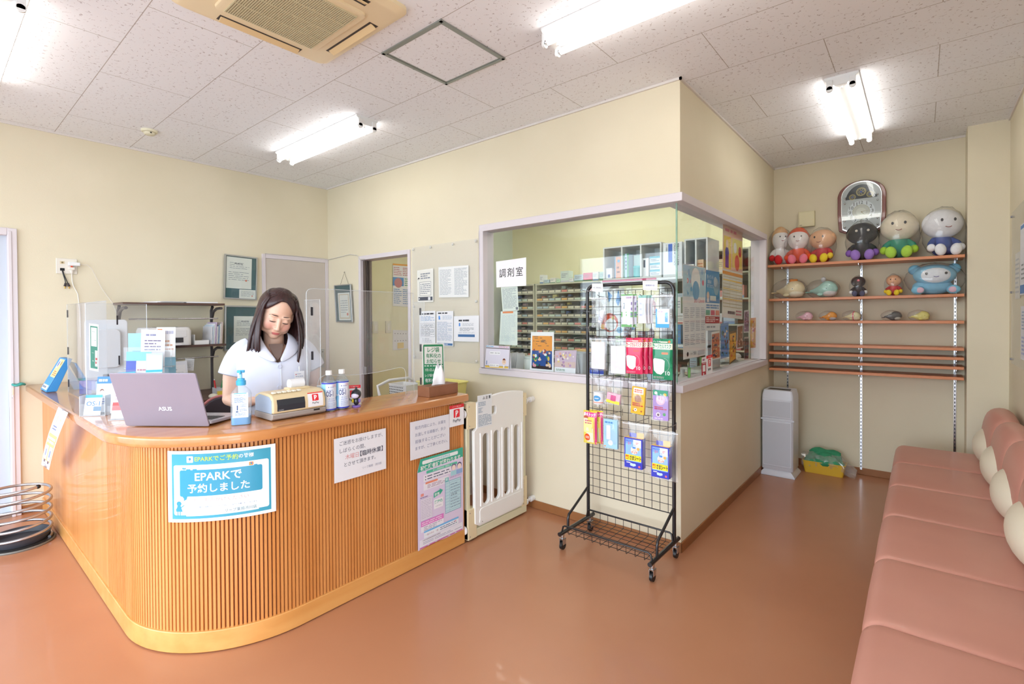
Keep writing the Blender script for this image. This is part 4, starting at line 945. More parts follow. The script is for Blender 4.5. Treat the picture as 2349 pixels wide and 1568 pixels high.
s.rect(.05,.31,.30,.555,(206,196,220)).rect(.056,.315,.294,.55,(232,226,240)).lines(.07,.33,.28,.54,12,(180,176,200),.3); s.rr(.06,.585,.12,.615,.005,(230,150,140)); s.lines(.05,.56,.28,.58,1,(150,130,170),.5)
s.poly([(.33,.52),(.33,.575),(.46,.59),(.46,.605),(.53,.575),(.46,.53),(.46,.545)],G); s.text('変更',.345,.53,.455,.572,(246,250,250),.015)
s.rect(.33,.39,.53,.50,(244,244,250)); s.text('薄緑色',.345,.435,.52,.495,(96,190,170),.02); s.text('になります。',.37,.402,.50,.432,(84,90,120))
s.rect(.06,.185,.54,.30,(242,240,250)); s.rect(.06,.248,.54,.305,(224,128,206)); s.lines(.08,.255,.5,.298,2,(246,226,242),.45).lines(.12,.19,.5,.242,3,(100,104,140),.3)
s.rect(.12,.11,.88,.19,(240,246,252)).rect(.12,.17,.88,.19,(120,190,242)); s.text('一般の方は　1割',.15,.125,.42,.155,(170,90,130)); s.lines(.46,.12,.84,.162,2,(96,110,150),.4); s.text('3割',.76,.142,.85,.165,(226,110,150))
s.rect(.03,.03,.97,.105,(238,238,248)); s.text('大阪府後期高齢者医療広域連合',.06,.082,.5,.1,(60,64,90),.006); s.lines(.1,.045,.95,.076,2,(140,150,180),.35); s.lines(.03,.008,.97,.024,1,(214,90,150),.6)
shape = [(0,0),(.33,.015),(.6,.0),(1,.006),(1,1),(.065,1),(0,.87)]
rn2 = lambda u, v: .012*max(0,.25-u)*4*max(0,v-.3)*0
s.build('insurance_poster', fn=cfn(3.784,4.141,.093,.604,.005), shape=shape, label='tall green and lilac insurance poster hanging at the right end of the counter front', cat='poster')
# slip taped to the overhanging edge of the left run
P0, P1, P2, P3 = Vector((-3.62,.490,.928)), Vector((-3.35,.490,.930)), Vector((-3.99,.494,.51)), Vector((-4.27,.494,.49))
def slipf(u, v, o):
    a = P3*(1-u)+P2*u; b_ = P0*(1-u)+P1*u; p = a*(1-v)+b_*v; p.y += -.012*math.sin(PI*v)-o; p.x += .02*math.sin(PI*v); return p
s = Sheet((244,244,248), .26, .44, rough=.4)
s.rect(.06,.14,.94,.62,(242,190,120)); s.rr(.12,.16,.44,.42,.02,(240,240,246)); s.rr(.56,.16,.88,.42,.02,(240,240,246)); s.lines(.2,.2,.36,.38,1,(150,160,210),.7).lines(.64,.2,.8,.38,1,(150,160,210),.7).lines(.12,.46,.88,.58,2,(250,232,206),.7)
s.rect(.2,.10,.36,.15,(110,80,90)).rect(.64,.10,.8,.15,(110,80,90)).lines(.2,.04,.7,.08,1,(190,196,224),.6).rect(.3,.8,.36,.9,(240,206,160)).rect(.6,.84,.72,.87,(240,206,160)).lines(.2,.68,.6,.76,2,(130,140,190),.5)
s.build('hanging_slip', fn=slipf, nv=10, nu=2, label='white and orange paper slip hanging from the counter edge near the left wall', cat='slip')

# --- clear board with posters on the right wall
xr = XR-.004
t = thing('notice_board', 'clear pinned notice board on the right wall cut by the photo edge', 'notice board', (xr, 3.6, 1.6), 0, room=True)
M().box((xr-.003,3.2,1.06),(xr,4.86,2.10),ACRYL).build('sheet', t)
for y_, z_ in ((4.83,2.07),(4.2,2.07),(4.83,1.55),(4.83,1.09),(4.2,1.09)):
    M().cyl((xr-.012,y_,z_),(xr-.003,y_,z_),.008,mat((150,150,156),.3,.6),n=12).build('pin', t)
Q = [(xr-.003,4.46,1.96),(xr-.003,3.9,1.96),(xr-.003,3.9,1.52),(xr-.003,4.46,1.52)]
s = S(Q,(232,234,240)); s.rect(.03,.93,.97,.98,(96,140,200)).text('薬局',.1,.7,.8,.88,(80,90,110)).text('相談',.1,.52,.8,.66,(214,90,90)).lines(.1,.2,.9,.45,4,GY,.4).rect(.02,.02,.98,.14,(96,140,200))
sheet('right_wall_poster', s, Q, 'blue topped white poster on the right wall, upper one at the photo edge', 'poster')
Q = [(xr-.003,4.42,1.45),(xr-.003,3.9,1.45),(xr-.003,3.9,1.12),(xr-.003,4.42,1.12)]
s = S(Q,(228,232,240)); s.lines(.08,.55,.92,.92,6,(150,170,200),.4).lines(.08,.08,.7,.45,5,(170,180,220),.5)
sheet('right_wall_poster', s, Q, 'pale text poster on the right wall, lower one at the photo edge', 'poster')
Q = [(xr-.0025,4.68,1.80),(xr-.0025,4.48,1.80),(xr-.0025,4.48,1.50),(xr-.0025,4.68,1.50)]
s = S(Q,(226,226,220)); s.lines(.1,.1,.9,.9,8,(196,200,204),.4); sheet('right_wall_poster', s, Q, 'faded small page on the right wall nearest the column', 'poster')

# ================================================================ things on the counter
def frame_T(origin, right, up):
    r = Vector(right).normalized(); u = Vector(up).normalized(); n = r.cross(u); o = Vector(origin)
    return Matrix(((r.x,u.x,n.x,o.x),(r.y,u.y,n.y,o.y),(r.z,u.z,n.z,o.z),(0,0,0,1)))
ZT = CT+.0005
def rbox(m, x0,y0,z0,x1,y1,z1,r,mt):
    return m.loft([[(x,y,z) for x,y in rrect(x0,y0,x1,y1,r)] for z in (z0,z1)], mt, True)
# --- laptop
t = thing('laptop', 'open lilac grey laptop seen from the back of its lid on the counter corner', 'laptop', (-2.56,.72,CT), 0, room=True)
BLp, BRp = Vector((-2.712,.588,CT+.004)), Vector((-2.406,.816,CT+.004)); rv = (BRp-BLp).normalized(); nb = Vector((-rv.y, rv.x, 0))
up = (Vector((0,0,.243))-nb*.086); LW_, LH_ = (BRp-BLp).length, up.length
LID = noise_col((156,148,162),(151,144,159), 3, .34, 'lilac_grey_aluminium'); nodes(LID)[3].inputs['Metallic'].default_value = .3
T_ = frame_T((BLp+BRp)/2, rv, up)
m = M().at(T_); m.loft([[(x,y,z) for x,y in rrect(-LW_/2,0,LW_/2,LH_,.008)] for z in (-.006,0)], LID, True); m.build('lid', t, bevel=.0015)
M().at(T_).box((-LW_/2+.006,.012,-.0065),(LW_/2-.006,LH_-.008,-.0075), mat((12,14,20),.15)).build('screen', t)
s = Sheet((170,160,170),.07,.02); 
LOG = mat((236,236,240),.3)
V, Fc, a, b, cc, d = text_mesh('ASUS', .02, .95); k = .062/(b-a)
m = M().at(T_ @ Matrix.Translation((-.018,.078,.0006))); m.add([((x-a)*k,(y-cc)*k*.95,0) for x,y,z in V], Fc, LOG); m.box((.0,.0045,-.0002),(.030,.0062,.0002),LID); m.build('logo', t)
hz0 = BLp.z+.018; c0 = (BLp+BRp)/2+nb*.012; c0.z = CT+.02; c1 = c0+nb*.235; c1.z = CT+.009
T2 = frame_T(c0, rv, c1-c0)
m = M().at(T2); m.loft([[(x,y,z) for x,y in rrect(-LW_/2,0,LW_/2,.238,.01)] for z in (-.008,.006)], mat((196,194,204),.35,.4), True); m.build('base', t, bevel=.002)
k = M().at(T2)
for j in range(5):
    for i in range(14): x = -LW_/2+.02+i*(LW_-.04)/14; k.box((x,.04+j*.019,.0058),(x+(LW_-.04)/14-.003,.04+j*.019+.0155,.008), mat((52,52,60),.5))
k.build('keyboard', t)
M().at(T2).box((-.055,.15,.0059),(.055,.222,.0063), mat((180,178,188),.35)).build('touchpad', t)
M().at(T2).cyl((-.14,.004,-.002),(.14,.004,-.002),.008,mat((60,58,66),.4)).build('hinge', t)
for x in (-.15,.15): M().at(T2).cyl((x,.225,-.0075),(x,.225,-.014),.006,BLACK,n=10).build('rubber_foot', t)
# --- sanitizer pump bottle
t = thing('sanitizer_bottle', 'clear pump bottle with bright blue cap and blue liquid in front of the cash register', 'bottle', (-2.362,.932,ZT), math.radians(62))
CLB = clear_mat('clear_bottle_plastic', (.94,.97,.99), .5, rough=.03, hz=.16, haze=(.94,.97,1))
def sq(h, z, r=.016, k=.8): return [(x,y*k,z) for x,y in rrect(-h,-h,h,h,r)]
M().loft([sq(.037,0),sq(.040,.006),sq(.040,.135),sq(.034,.152),sq(.018,.170,.013,1),sq(.015,.178,.012,1)], CLB, True).build('bottle', t)
M().loft([sq(.0375,.003),sq(.0375,.040)], mat((70,178,240),.15,trans=.3), True).build('liquid', t)
CB = mat((76,184,240),.4,name='sky_blue_cap')
M().lathe([(.001,.176),(.019,.176),(.020,.180),(.020,.196),(.015,.199),(.015,.206),(.008,.207),(.001,.207)], CB, n=28).build('cap', t)
M().cyl((0,0,.206),(0,0,.232),.005,mat((150,214,246),.4)).loft([[(x*.8,y*.5,z) for x,y in rrect(-.019,-.02,.019,.02,.008)] for z in (.232,.243)],CB,True).tube([(0,-.005,.238),(0,-.022,.236),(0,-.028,.228)],.004,CB,8).build('pump', t, bevel=.001)
s = Sheet((236,241,246), .06, .11, rough=.3); s.text('アルボナース', .2,.86,.8,.94,(30,60,110),.01).lines(.12,.60,.88,.82,7,(110,134,178),.45).rect(.28,.3,.34,.5,(30,70,130)).lines(.5,.42,.9,.55,4,(110,134,178),.4).lines(.45,.25,.9,.36,3,(110,134,178),.4).lines(.15,.08,.85,.2,4,(110,134,178),.4).rect(.1,.965,.9,.99,(90,190,236)).rect(.22,.22,.36,.27,(60,90,140))
s.build('bottle_label', [(-.031,-.0328,.145),(.031,-.0328,.145),(.031,-.0328,.035),(-.031,-.0328,.035)], parent=t)
# --- cash register
t = thing('cash_register', 'beige and grey cash register with dark display beside the pump bottle', 'cash register', (-2.30,1.17,ZT))
RB = mat((230,208,166),.45,name='aged_beige_plastic'); RG = mat((168,158,152),.45,name='warm_grey_plastic'); RS = mat((170,184,204),.4,name='blue_grey_side')
def prof(y0, y1, P, mt, mm): return mm.loft([[(x,y0,z) for x,z in P],[(x,y1,z) for x,z in P]], mt, False)
bot = [(-.175,.004),(.0,.004),(.012,.012),(.014,.034),(-.175,.034)]
prof(-.135,.132,bot,RG,M()).build('drawer_base', t, bevel=.004)
top = [(-.175,.0345),(.014,.0345),(.014,.074),(.006,.104),(-.008,.118),(-.04,.125),(-.12,.126),(-.165,.112),(-.175,.10)]
prof(-.133,.130,top,RB,M()).build('housing', t, bevel=.008, seg=3)
prof(-.1342,-.1332,[(-.165,.036),(.006,.036),(.004,.095),(-.02,.112),(-.12,.117),(-.165,.095)],RS,M()).build('side_panel', t)
o = M().add([(.0152,-.112,.045),(.0152,.022,.045),(.0155,.022,.072),(.0085,.022,.098),(.0085,-.112,.098),(.0155,-.112,.072)],[(0,1,2,5),(5,2,3,4)],mat((52,56,64),.12,name='display_glass')).build('display', t)
V, Fc, a, b, cc, d = text_mesh('CASIO', .015); k = .024/(b-a)
M().add([(.0158,-.106+(x-a)*k,.047+(y-cc)*k) for x,y,z in V], Fc, mat((170,176,186),.3)).build('logo', t)
s = paypay(Sheet((244,244,248), .078, .07), jp=False); s.rect(0,.93,1,1,(232,70,60))
s.build('sticker', fn=lambda u,v,o: Vector((.0162+o*.3-.0085*max(0,v-.45)*1.9, .036+.078*u, .044+.068*v)), parent=t, nv=6)
for i in range(6): M().box((-.03,-.12+i*.024,.124),(-.012,-.103+i*.024,.132), mat((240,236,220),.5)).build('key', t, bevel=.002)
M().at(Matrix.Translation((-.10,.035,.15)) @ rot('X',90)).lathe([(.001,-.035),(.024,-.035),(.024,.035),(.001,.035)], PAPER, n=24).build('paper_roll', t)
M().box((-.12,-.02,.12),(-.06,.09,.135),RB).build('printer_cover', t, bevel=.006)
M().box((.0145,.065,.024),(.0165,.095,.031),BLACK).build('lock', t)
# --- medicine box behind the bottles
def carton(name, label, cat, loc, rz, dims, col, draw=None, group=None, side=None):
    w_, d_, h_ = dims; o = thing(name, label, cat, loc, rz, group)
    M().box((-w_/2,-d_/2,0),(w_/2,d_/2,h_), mat(side or col,.45)).build('carton', o, bevel=.0012)
    s = Sheet(col, w_, h_, rough=.4)
    if draw: draw(s)
    s.build('front_print', [(-w_/2,-d_/2-.0002,h_),(w_/2,-d_/2-.0002,h_),(w_/2,-d_/2-.0002,0),(-w_/2,-d_/2-.0002,0)], parent=o, off=.0004, thick=.0003)
    return o
carton('medicine_carton', 'small white and blue carton behind the two drink bottles', 'carton', (-2.425,1.365,ZT), math.radians(60), (.065,.03,.12), (242,244,248), lambda s: s.rect(.15,.45,.9,.85,(90,160,226)).lines(.2,.5,.85,.8,3,(220,236,250),.5).lines(.1,.1,.9,.38,4,(206,150,150),.4))
# --- drink bottles
t = thing('drink_bottle', 'rehydration drink bottle with blue and white label, the left of two', 'bottle', (-2.335,1.345,ZT), math.radians(52), 'drink bottles on the counter')
PET = clear_mat('pet_bottle', (.93,.96,.99), .6, rough=.02, hz=.06, haze=(.9,.95,1))
P = [(.001,0),(.028,0),(.033,.006),(.034,.02),(.033,.05),(.029,.062),(.033,.075),(.034,.13),(.033,.148),(.024,.166),(.014,.178),(.013,.188)]
M().lathe(P, PET, n=32).build('bottle', t)
M().lathe([(.001,.004),(.0315,.006),(.0315,.05),(.0275,.062),(.0315,.075),(.0325,.145),(.0315,.150),(.001,.150)], clear_mat('drink', (.9,.95,.98), .2, hz=.12, haze=(.85,.93,1)), n=24).build('drink', t)
M().lathe([(.001,.184),(.0155,.184),(.0155,.204),(.014,.206),(.001,.206)], WHITE, n=28).build('cap', t)
def lab(u, v, o):
    a = math.radians(-155+310*u)-PI/2; z = .008+.138*v
    r = .0347 if not .3 < v < .5 else .0347-.004*math.sin((v-.3)/.2*PI)
    return Vector(((r+o)*math.cos(a), (r+o)*math.sin(a), z))
s = Sheet((232,238,250), .19, .138, rough=.3)
NB = (66,76,196)
s.rect(0,.955,1,1,NB).rect(0,0,1,.05,NB).rect(.0,.05,.44,.955,(150,210,244)).rect(.26,.05,.30,.955,(196,232,250)).rect(.86,.05,1,.955,(150,210,244))
s.text('OS-1',.455,.50,.635,.70,(44,56,130),.01,keep=False).text('経口補水液',.47,.71,.62,.75,(60,80,170)).disc(.52,.84,.012,(44,56,150)).lines(.56,.8,.70,.88,1,(170,180,210),.4).disc(.54,.40,.022,(60,80,160)).disc(.54,.40,.018,(226,234,248)).lines(.58,.37,.70,.43,2,(160,176,220),.4).rect(.5,.33,.7,.34,NB).lines(.5,.08,.72,.3,7,(176,186,220),.4).lines(.62,.84,.72,.93,2,(230,170,190),.5)
s.build('bottle_label', fn=lab, parent=t, nu=40, nv=12, thick=.0003)
dup(t, (-2.335,1.418,ZT), math.radians(50), 'rehydration drink bottle with blue and white label, the right of two')
# --- payment card, toys
def tent(name, s, wid, hgt, dep, loc, rz, label, cat, group=None, mt=None):
    t = thing(name, label, cat, loc, rz, group)
    s.build('card', [(-wid/2,-.002,hgt),(wid/2,-.002,hgt),(wid/2,-dep,0),(-wid/2,-dep,0)], parent=t, thick=.0012)
    m = M(); m.add([(-wid/2,0,hgt),(wid/2,0,hgt),(wid/2,dep,0),(-wid/2,dep,0),(-wid/2,-.0012,hgt-.002),(wid/2,-.0012,hgt-.002),(wid/2,dep-.0015,0),(-wid/2,dep-.0015,0)],[(0,1,2,3),(7,6,5,4),(0,3,7,4),(1,5,6,2),(2,6,7,3),(0,4,5,1)], mt or PAPER); m.build('stand', t)
    return t
s = paypay(Sheet((244,244,247), .085, .105)); tent('payment_card', s, .08, .105, .028, (-2.40,1.525,ZT), math.radians(63), 'white payment card stand with red top band behind the black toy', 'card stand')
BT = mat((30,34,44),.3,coat=.4); PU = mat((136,108,190),.4); YE = mat((226,200,40),.4)
t = thing('toy_figure', 'small shiny black toy figure with purple feet beside the bottles', 'toy', (-2.318,1.492,ZT), math.radians(50))
M().lathe([(.001,0),(.022,0),(.023,.005),(.02,.009),(.001,.009)], PU, n=24).build('foot_base', t)
M().ell((0,0,.030),(.015,.013,.022), BT).build('body', t)
M().ell((0,0,.068),(.026,.025,.027), BT, nu=28, nv=18).build('head', t)
M().ell((-.004,-.018,.062),(.02,.01,.014), mat((214,206,226),.4)).build('face', t)
for s_ in (-1,1): M().ell((.017*s_,-.006,.034),(.006,.007,.011), PU if s_>0 else YE).build('arm', t)
M().ell((0,.0,.097),(.006,.006,.010), BT).build('topknot', t)
t = thing('toy_figure', 'tiny red and blue toy figure half hidden behind the right drink bottle', 'toy', (-2.365,1.462,ZT), math.radians(50))
M().ell((0,0,.016),(.011,.010,.016), mat((60,120,180),.4)).build('body', t); M().ell((0,0,.042),(.014,.012,.014), mat((196,70,60),.4)).build('head', t)
# --- tissue box
t = thing('tissue_box', 'brown tissue box with white tissues pulled up at the counter end', 'tissue box', (-2.288,2.045,ZT), math.radians(2))
TBm = noise_col((150,100,72),(142,94,66), 30, .5, 'brown_tissue_carton')
M().box((-.05,-.122,0),(.05,.122,.062), TBm).build('carton', t, bevel=.0015)
M().lathe([(.001,0),(.03,0),(.03,.001),(.001,.001)], mat((90,62,48),.6), c=(0,0,.062), sy=1.6).build('opening', t)
rn = random.Random(5); m = M(); rings = []
for i in range(9):
    f = i/8; rings.append([((.024+.006*f-.02*f*f)*math.cos(a)*(1+.35*math.sin(3*a+f*2)), (.052-.034*f)*math.sin(a)*(1+.3*math.sin(4*a-f))+.012*f, .062+.105*f+.02*f*math.sin(2*a+1)) for a in [j*2*PI/26 for j in range(26)]])
m.loft(rings, mat((246,246,250),.8), True); m.build('tissues', t)
M().add([(-.0502,-.118,.030),(-.0502,-.07,.030),(-.0502,-.07,.033),(-.0502,-.118,.033)],[(0,1,2,3)],mat((214,196,184),.5)).build('print', t)
# --- green carrier-bag sign on the clear end wing
Q = [(-2.362, 1.982, 1.242),(-2.362, 2.161, 1.236),(-2.362, 2.169, 0.904),(-2.362, 1.985, 0.927)]
def green_sign(s):
    G = (60,150,106)
    s.rr(.04,.02,.96,.98,.05,G).rect(.09,.60,.91,.94,(246,248,246)); s.text('レジ袋',.18,.825,.82,.93,G,.02).text('有料化の',.16,.715,.84,.81,G,.015).text('お知らせ',.16,.61,.84,.70,G,.015)
    s.lines(.08,.55,.92,.58,1,(230,244,236),.7).text('7月1日より',.10,.44,.62,.53,(246,250,246),.01).text('レジ袋を',.10,.34,.52,.42,(246,250,246),.01).text('有料化',.10,.23,.55,.33,(246,250,246),.02).text('いたします',.10,.13,.62,.21,(246,250,246),.01).rr(.66,.28,.9,.54,.02,(246,250,246)).lines(.1,.05,.6,.08,1,(230,244,236),.6)
    return s
t = thing('carrier_bag_sign', 'green and white upright sign about paid carrier bags behind the tissue box', 'sign', tuple((Vector(Q[2])+Vector(Q[3]))/2), 0, room=True)
green_sign(S(Q,(246,248,247))).build('card', Q, parent=t, thick=.0015)
M().box((-2.385,Q[3][1],CT+.0005),(-2.352,Q[2][1],CT+.006),ACRYL_EDGE).box((-2.3655,Q[3][1],CT+.003),(-2.3635,Q[2][1],Q[3][2]+.02),ACRYL).build('foot', t)
# --- clear droplet screens
SLT = mat((34,30,36),.5,name='dark_slot')
def panel_yz(m, x, y0, y1, z0, z1, holes=None, mt=ACRYL): return m.box((x-.0015,y0,z0),(x+.0015,y1,z1),mt)
def edges(t, pts, r=.0016): M().tube(pts, r, ACRYL_EDGE, 6).build('edge', t)
t = thing('droplet_screen', 'large clear droplet screen with low opening in front of the doorway', 'clear screen', (-2.47,1.65,CT), 0, room=True)
X = -2.47; arc = [(1.36,1.10)]+[(1.36+.58*i/12, 1.10-.012-.016*math.sin(PI*i/12)) for i in range(1,12)]+[(1.94,1.085)]
P = [(1.30,CT+.001),(1.36,CT+.001)]+[(1.36,1.06),(1.37,1.085),(1.40,1.098)]+[(1.40+.5*i/8, 1.098-.018*math.sin(PI*i/8)) for i in range(1,8)]+[(1.90,1.098),(1.93,1.085),(1.94,1.06),(1.94,CT+.001),(2.005,CT+.001),(2.005,1.556)]+[(1.33-.03*math.sin(a), 1.53+.03*math.cos(a)) for a in [0,.4,.8,1.2,PI/2]]
m = M(); n = len(P); m.add([(X-.0015,y,z) for y,z in P]+[(X+.0015,y,z) for y,z in P], [tuple(range(n)), tuple(range(n,2*n))[::-1]]+[(j,(j+1)%n,n+(j+1)%n,n+j) for j in range(n)], ACRYL); m.build('sheet', t)
edges(t, [(X,y,z) for y,z in P]+[(X,P[0][0],P[0][1])], .0018)
def wing(m, y, x0, x1, z0, z1): return m.box((x0,y-.0015,z0),(x1,y+.0015,z1),ACRYL)
for y, x0, x1, z1 in ((1.315,-2.52,-2.36,1.50),(2.03,-2.50,-2.395,1.50)):
    wing(M(), y, x0, x1, CT+.001, z1).build('side_wing', t); edges(t, [(x0,y,z1),(x1,y,z1),(x1,y,CT+.002)], .0014)
for y, z in ((1.312,1.44),(1.312,1.21),(2.033,1.44),(2.033,1.21),(2.033,1.0)):
    x = -2.44
    M().box((x-.0015,y-.004,z-.022),(x+.0015,y+.004,z+.022),SLT).build('slot', t); M().box((x+.006,y-.004,z-.022),(x+.008,y+.004,z+.022),SLT).build('slot', t)
t = thing('droplet_screen', 'clear droplet screen on the left run of the counter carrying a green sticker', 'clear screen', (-3.6,.62,CT), 0, room=True)
M().box((-4.28,.626,CT+.001),(-3.24,.629,1.50),ACRYL).build('sheet', t); edges(t, [(-4.28,.6275,CT+.002),(-4.28,.6275,1.50),(-3.24,.6275,1.50)], .0016)
M().box((-3.242,.545,CT+.001),(-3.239,.80,1.485),ACRYL).build('side_wing', t); edges(t, [(-3.24,.545,CT+.002),(-3.24,.545,1.485),(-3.24,.80,1.485),(-3.24,.80,CT+.002)], .0018)
for y_, z_ in ((.672,1.40),(.678,1.19),(.68,.98)): M().box((-3.243,y_-.003,z_-.024),(-3.236,y_+.003,z_+.024),SLT).build('slot', t)
for z_ in (1.44,1.20,.99): M().box((-4.262,.624,z_-.024),(-4.256,.631,z_+.024),SLT).build('slot', t)
Q = [(-3.235, 0.557, 1.386),(-3.235, 0.595, 1.379),(-3.235, 0.592, 1.138),(-3.235, 0.556, 1.15)]
s = S(Q,(244,248,248)); G = (96,164,146); s.rect(.12,.05,.88,.95,G).rect(.2,.52,.8,.92,(244,248,248)).text('有料化の',.3,.76,.7,.90,G).text('レジ袋',.3,.56,.7,.74,G).rect(.6,.1,.86,.44,(244,248,248)).text('有料',.26,.3,.5,.46,(240,248,244)).text('化',.3,.14,.5,.28,(240,248,244)).lines(.64,.14,.84,.3,2,(206,60,60),.6)
s.build('green_sticker', Q, label='narrow green and white sticker on the side wing of the left droplet screen', cat='sticker')
# --- brochure holders
def leaflet(m_or_parent, name, base, TL, TR, BR, BL, draw): s = S([TL,TR,BR,BL], base); draw(s); return s.build(name, [TL,TR,BR,BL], parent=m_or_parent, thick=.0018)
t = thing('brochure_holder', 'small clear leaflet holder left of the laptop', 'leaflet holder', (-3.165,.575,ZT), math.radians(48), None)
M().box((-.055,-.04,0),(.055,.045,.003),ACRYL_EDGE).box((-.055,-.042,.003),(.055,-.039,.06),ACRYL).box((-.055,.018,.003),(.055,.021,.12),ACRYL).box((-.057,-.042,.0),(-.055,.045,.10),ACRYL_EDGE).box((.055,-.042,.0),(.057,.045,.10),ACRYL_EDGE).box((-.055,.042,.003),(.055,.045,.16),ACRYL).build('holder', t)
leaflet(t,'leaflet',(244,246,250),(-.045,-.012,.10),(.03,-.012,.10),(.03,-.034,.004),(-.045,-.034,.004), lambda s: s.rect(0,.86,1,1,(90,170,226)).text('OS-1',.1,.42,.9,.72,(60,120,190),.01).rect(.55,.2,1,.42,(90,130,160)))
leaflet(t,'leaflet',(244,246,250),(-.02,.034,.185),(.052,.034,.185),(.052,.008,.01),(-.02,.008,.01), lambda s: s.rect(0,.80,1,1,(76,130,220)).lines(.1,.84,.9,.95,1,(236,240,250),.6).disc(.35,.6,.13,(120,72,56)).disc(.37,.57,.11,(246,222,206)).lines(.1,.2,.9,.4,3,(170,180,220),.4))
# tiered rack behind the laptop
t = thing('brochure_rack', 'tiered leaflet rack stepping up behind the laptop', 'leaflet rack', (-3.065,.745,ZT), math.radians(62), None)
m = M()
for i, (yy, zz) in enumerate(((-.10,.05),(-.03,.16),(.045,.27))):
    k = M(); k.box((-.10,yy-.002,zz-.05),(.11,yy,zz+.06),ACRYL).box((-.10,yy-.0,zz-.05),(.11,yy+.055,zz-.046),ACRYL_EDGE); k.build('pocket', t)
m.box((-.103,-.11,0),(-.1,.12,.02),ACRYL_EDGE).box((.11,-.11,0),(.113,.12,.02),ACRYL_EDGE).add([(-.10,.12,0),(.11,.12,0),(.11,.115,.40),(-.10,.115,.40),(-.10,.124,0),(.11,.124,0),(.11,.119,.40),(-.10,.119,.40)],[(0,1,2,3),(7,6,5,4),(0,3,7,4),(1,5,6,2),(2,6,7,3),(0,4,5,1)],mat((150,196,214),.3)); m.build('back', t)
LB = (96,178,224)
leaflet(t,'leaflet',(243,244,249),(-.115,-.07,.21),(-.02,-.07,.215),(-.02,-.10,.02),(-.115,-.10,.02), lambda s: s.rect(0,.93,1,1,LB).lines(.15,.45,.85,.85,5,(120,124,150),.4).text('お薬手帳',.2,.82,.8,.92,(60,70,120)))
leaflet(t,'leaflet',(220,236,246),(-.075,0,.31),(.03,0,.305),(.03,-.03,.08),(-.075,-.03,.08), lambda s: s.rect(0,.8,1,1,(140,200,230)).rect(0,.45,.4,.8,(96,110,190)).rect(.4,.3,.98,.72,(244,240,244)).lines(.45,.35,.9,.65,3,(200,140,150),.4))
leaflet(t,'leaflet',(248,246,248),(-.03,.07,.42),(.075,.07,.415),(.075,.04,.17),(-.03,.04,.17), lambda s: s.lines(.2,.85,.8,.93,1,(140,140,170),.5).lines(.15,.55,.85,.8,4,(120,110,140),.4).disc(.3,.38,.06,(226,160,90)).disc(.5,.38,.06,(90,100,190)).disc(.7,.36,.06,(150,110,150)))
leaflet(t,'leaflet',(248,246,246),(.03,.10,.43),(.115,.10,.43),(.115,.085,.27),(.03,.085,.27), lambda s: s.rr(.05,.72,.3,.94,.02,(240,130,70)).lines(.35,.75,.9,.9,1,(190,190,210),.7).lines(.2,.2,.9,.6,3,(220,170,140),.4))
leaflet(t,'leaflet',(200,228,240),(.015,-.03,.30),(.085,-.03,.30),(.085,-.05,.09),(.015,-.05,.09), lambda s: s.rect(.05,.6,.95,.95,(226,236,246)).lines(.1,.1,.9,.5,4,(246,246,250),.5).rect(0,.55,1,.6,(70,190,214)))
# pink leaflets beside the laptop hinge
t = thing('brochure_holder', 'clear pocket of red and white leaflets squeezed between holder and laptop', 'leaflet holder', (-2.93,.615,ZT), math.radians(50), None)
M().box((-.04,-.025,0),(.04,.025,.003),ACRYL_EDGE).box((-.04,-.027,.003),(.04,-.024,.07),ACRYL).build('holder', t)
leaflet(t,'leaflet',(244,240,244),(-.035,.02,.13),(.03,.02,.13),(.03,-.012,.006),(-.035,-.012,.006), lambda s: s.rect(0,.3,1,.6,(226,90,90)).lines(.1,.65,.9,.9,2,(200,170,190),.5))
# --- blue tent display, blue booklet box at the far left of the counter
BLU = mat((52,136,200),.45,name='mid_blue_card')
t = thing('leaflet_tent', 'blue A-shaped cardboard leaflet display at the left end of the counter', 'leaflet display', (-4.45,.65,ZT), 0, room=True)
def slab(y0,z0,y1,z1,th,x0,x1,mt):
    P = [(y0,z0),(y0+th,z0),(y1+th*.5,z1),(y1-th*.1,z1)]
    return M().loft([[(x0,y,z) for y,z in P],[(x1,y,z) for y,z in P]], mt, False)
slab(.535,ZT,.640,1.14,.05,-4.60,-4.37,BLU).build('front_leaf', t, bevel=.002)
slab(.745,ZT,.675,1.11,.02,-4.60,-4.37,mat((64,150,212),.45)).build('rear_leaf', t, bevel=.002)
s = Sheet((70,150,214), .23, .22); s.rect(.06,.04,.85,.18,(226,234,240)).lines(.1,.07,.8,.15,1,(110,120,140),.7).rect(.25,.42,.95,.97,(232,226,150)).disc(.42,.82,.13,(240,240,240)).disc(.42,.82,.09,(90,110,190)).lines(.4,.46,.9,.62,3,(206,90,60),.5).disc(.75,.85,.07,(160,110,90))
s.build('front_print', [(-4.60,.640-.0065,1.139),(-4.37,.640-.0065,1.139),(-4.37,.534,ZT+.002),(-4.60,.534,ZT+.002)], parent=t)
t = thing('booklet_box', 'deep blue box of booklets beside the blue A-shaped display', 'box', (-4.08,.70,ZT), math.radians(50))
M().box((-.045,-.02,0),(.045,.02,.085),mat((52,58,176),.4)).box((.0455,-.02,0),(.06,.02,.08),mat((70,160,230),.4)).build('box', t, bevel=.001)
t = thing('file_holder', 'lilac grey file holder standing behind the left droplet screen', 'file holder', (-4.35,.86,ZT), math.radians(70))
M().box((-.13,-.03,0),(.0,-.027,.27),mat((186,182,196),.5)).box((-.13,.027,0),(.0,.03,.27),mat((186,182,196),.5)).box((-.003,-.03,0),(.0,.03,.25),mat((150,168,214),.5)).box((-.13,-.03,0),(0,.03,.003),mat((186,182,196),.5)).build('holder', t)
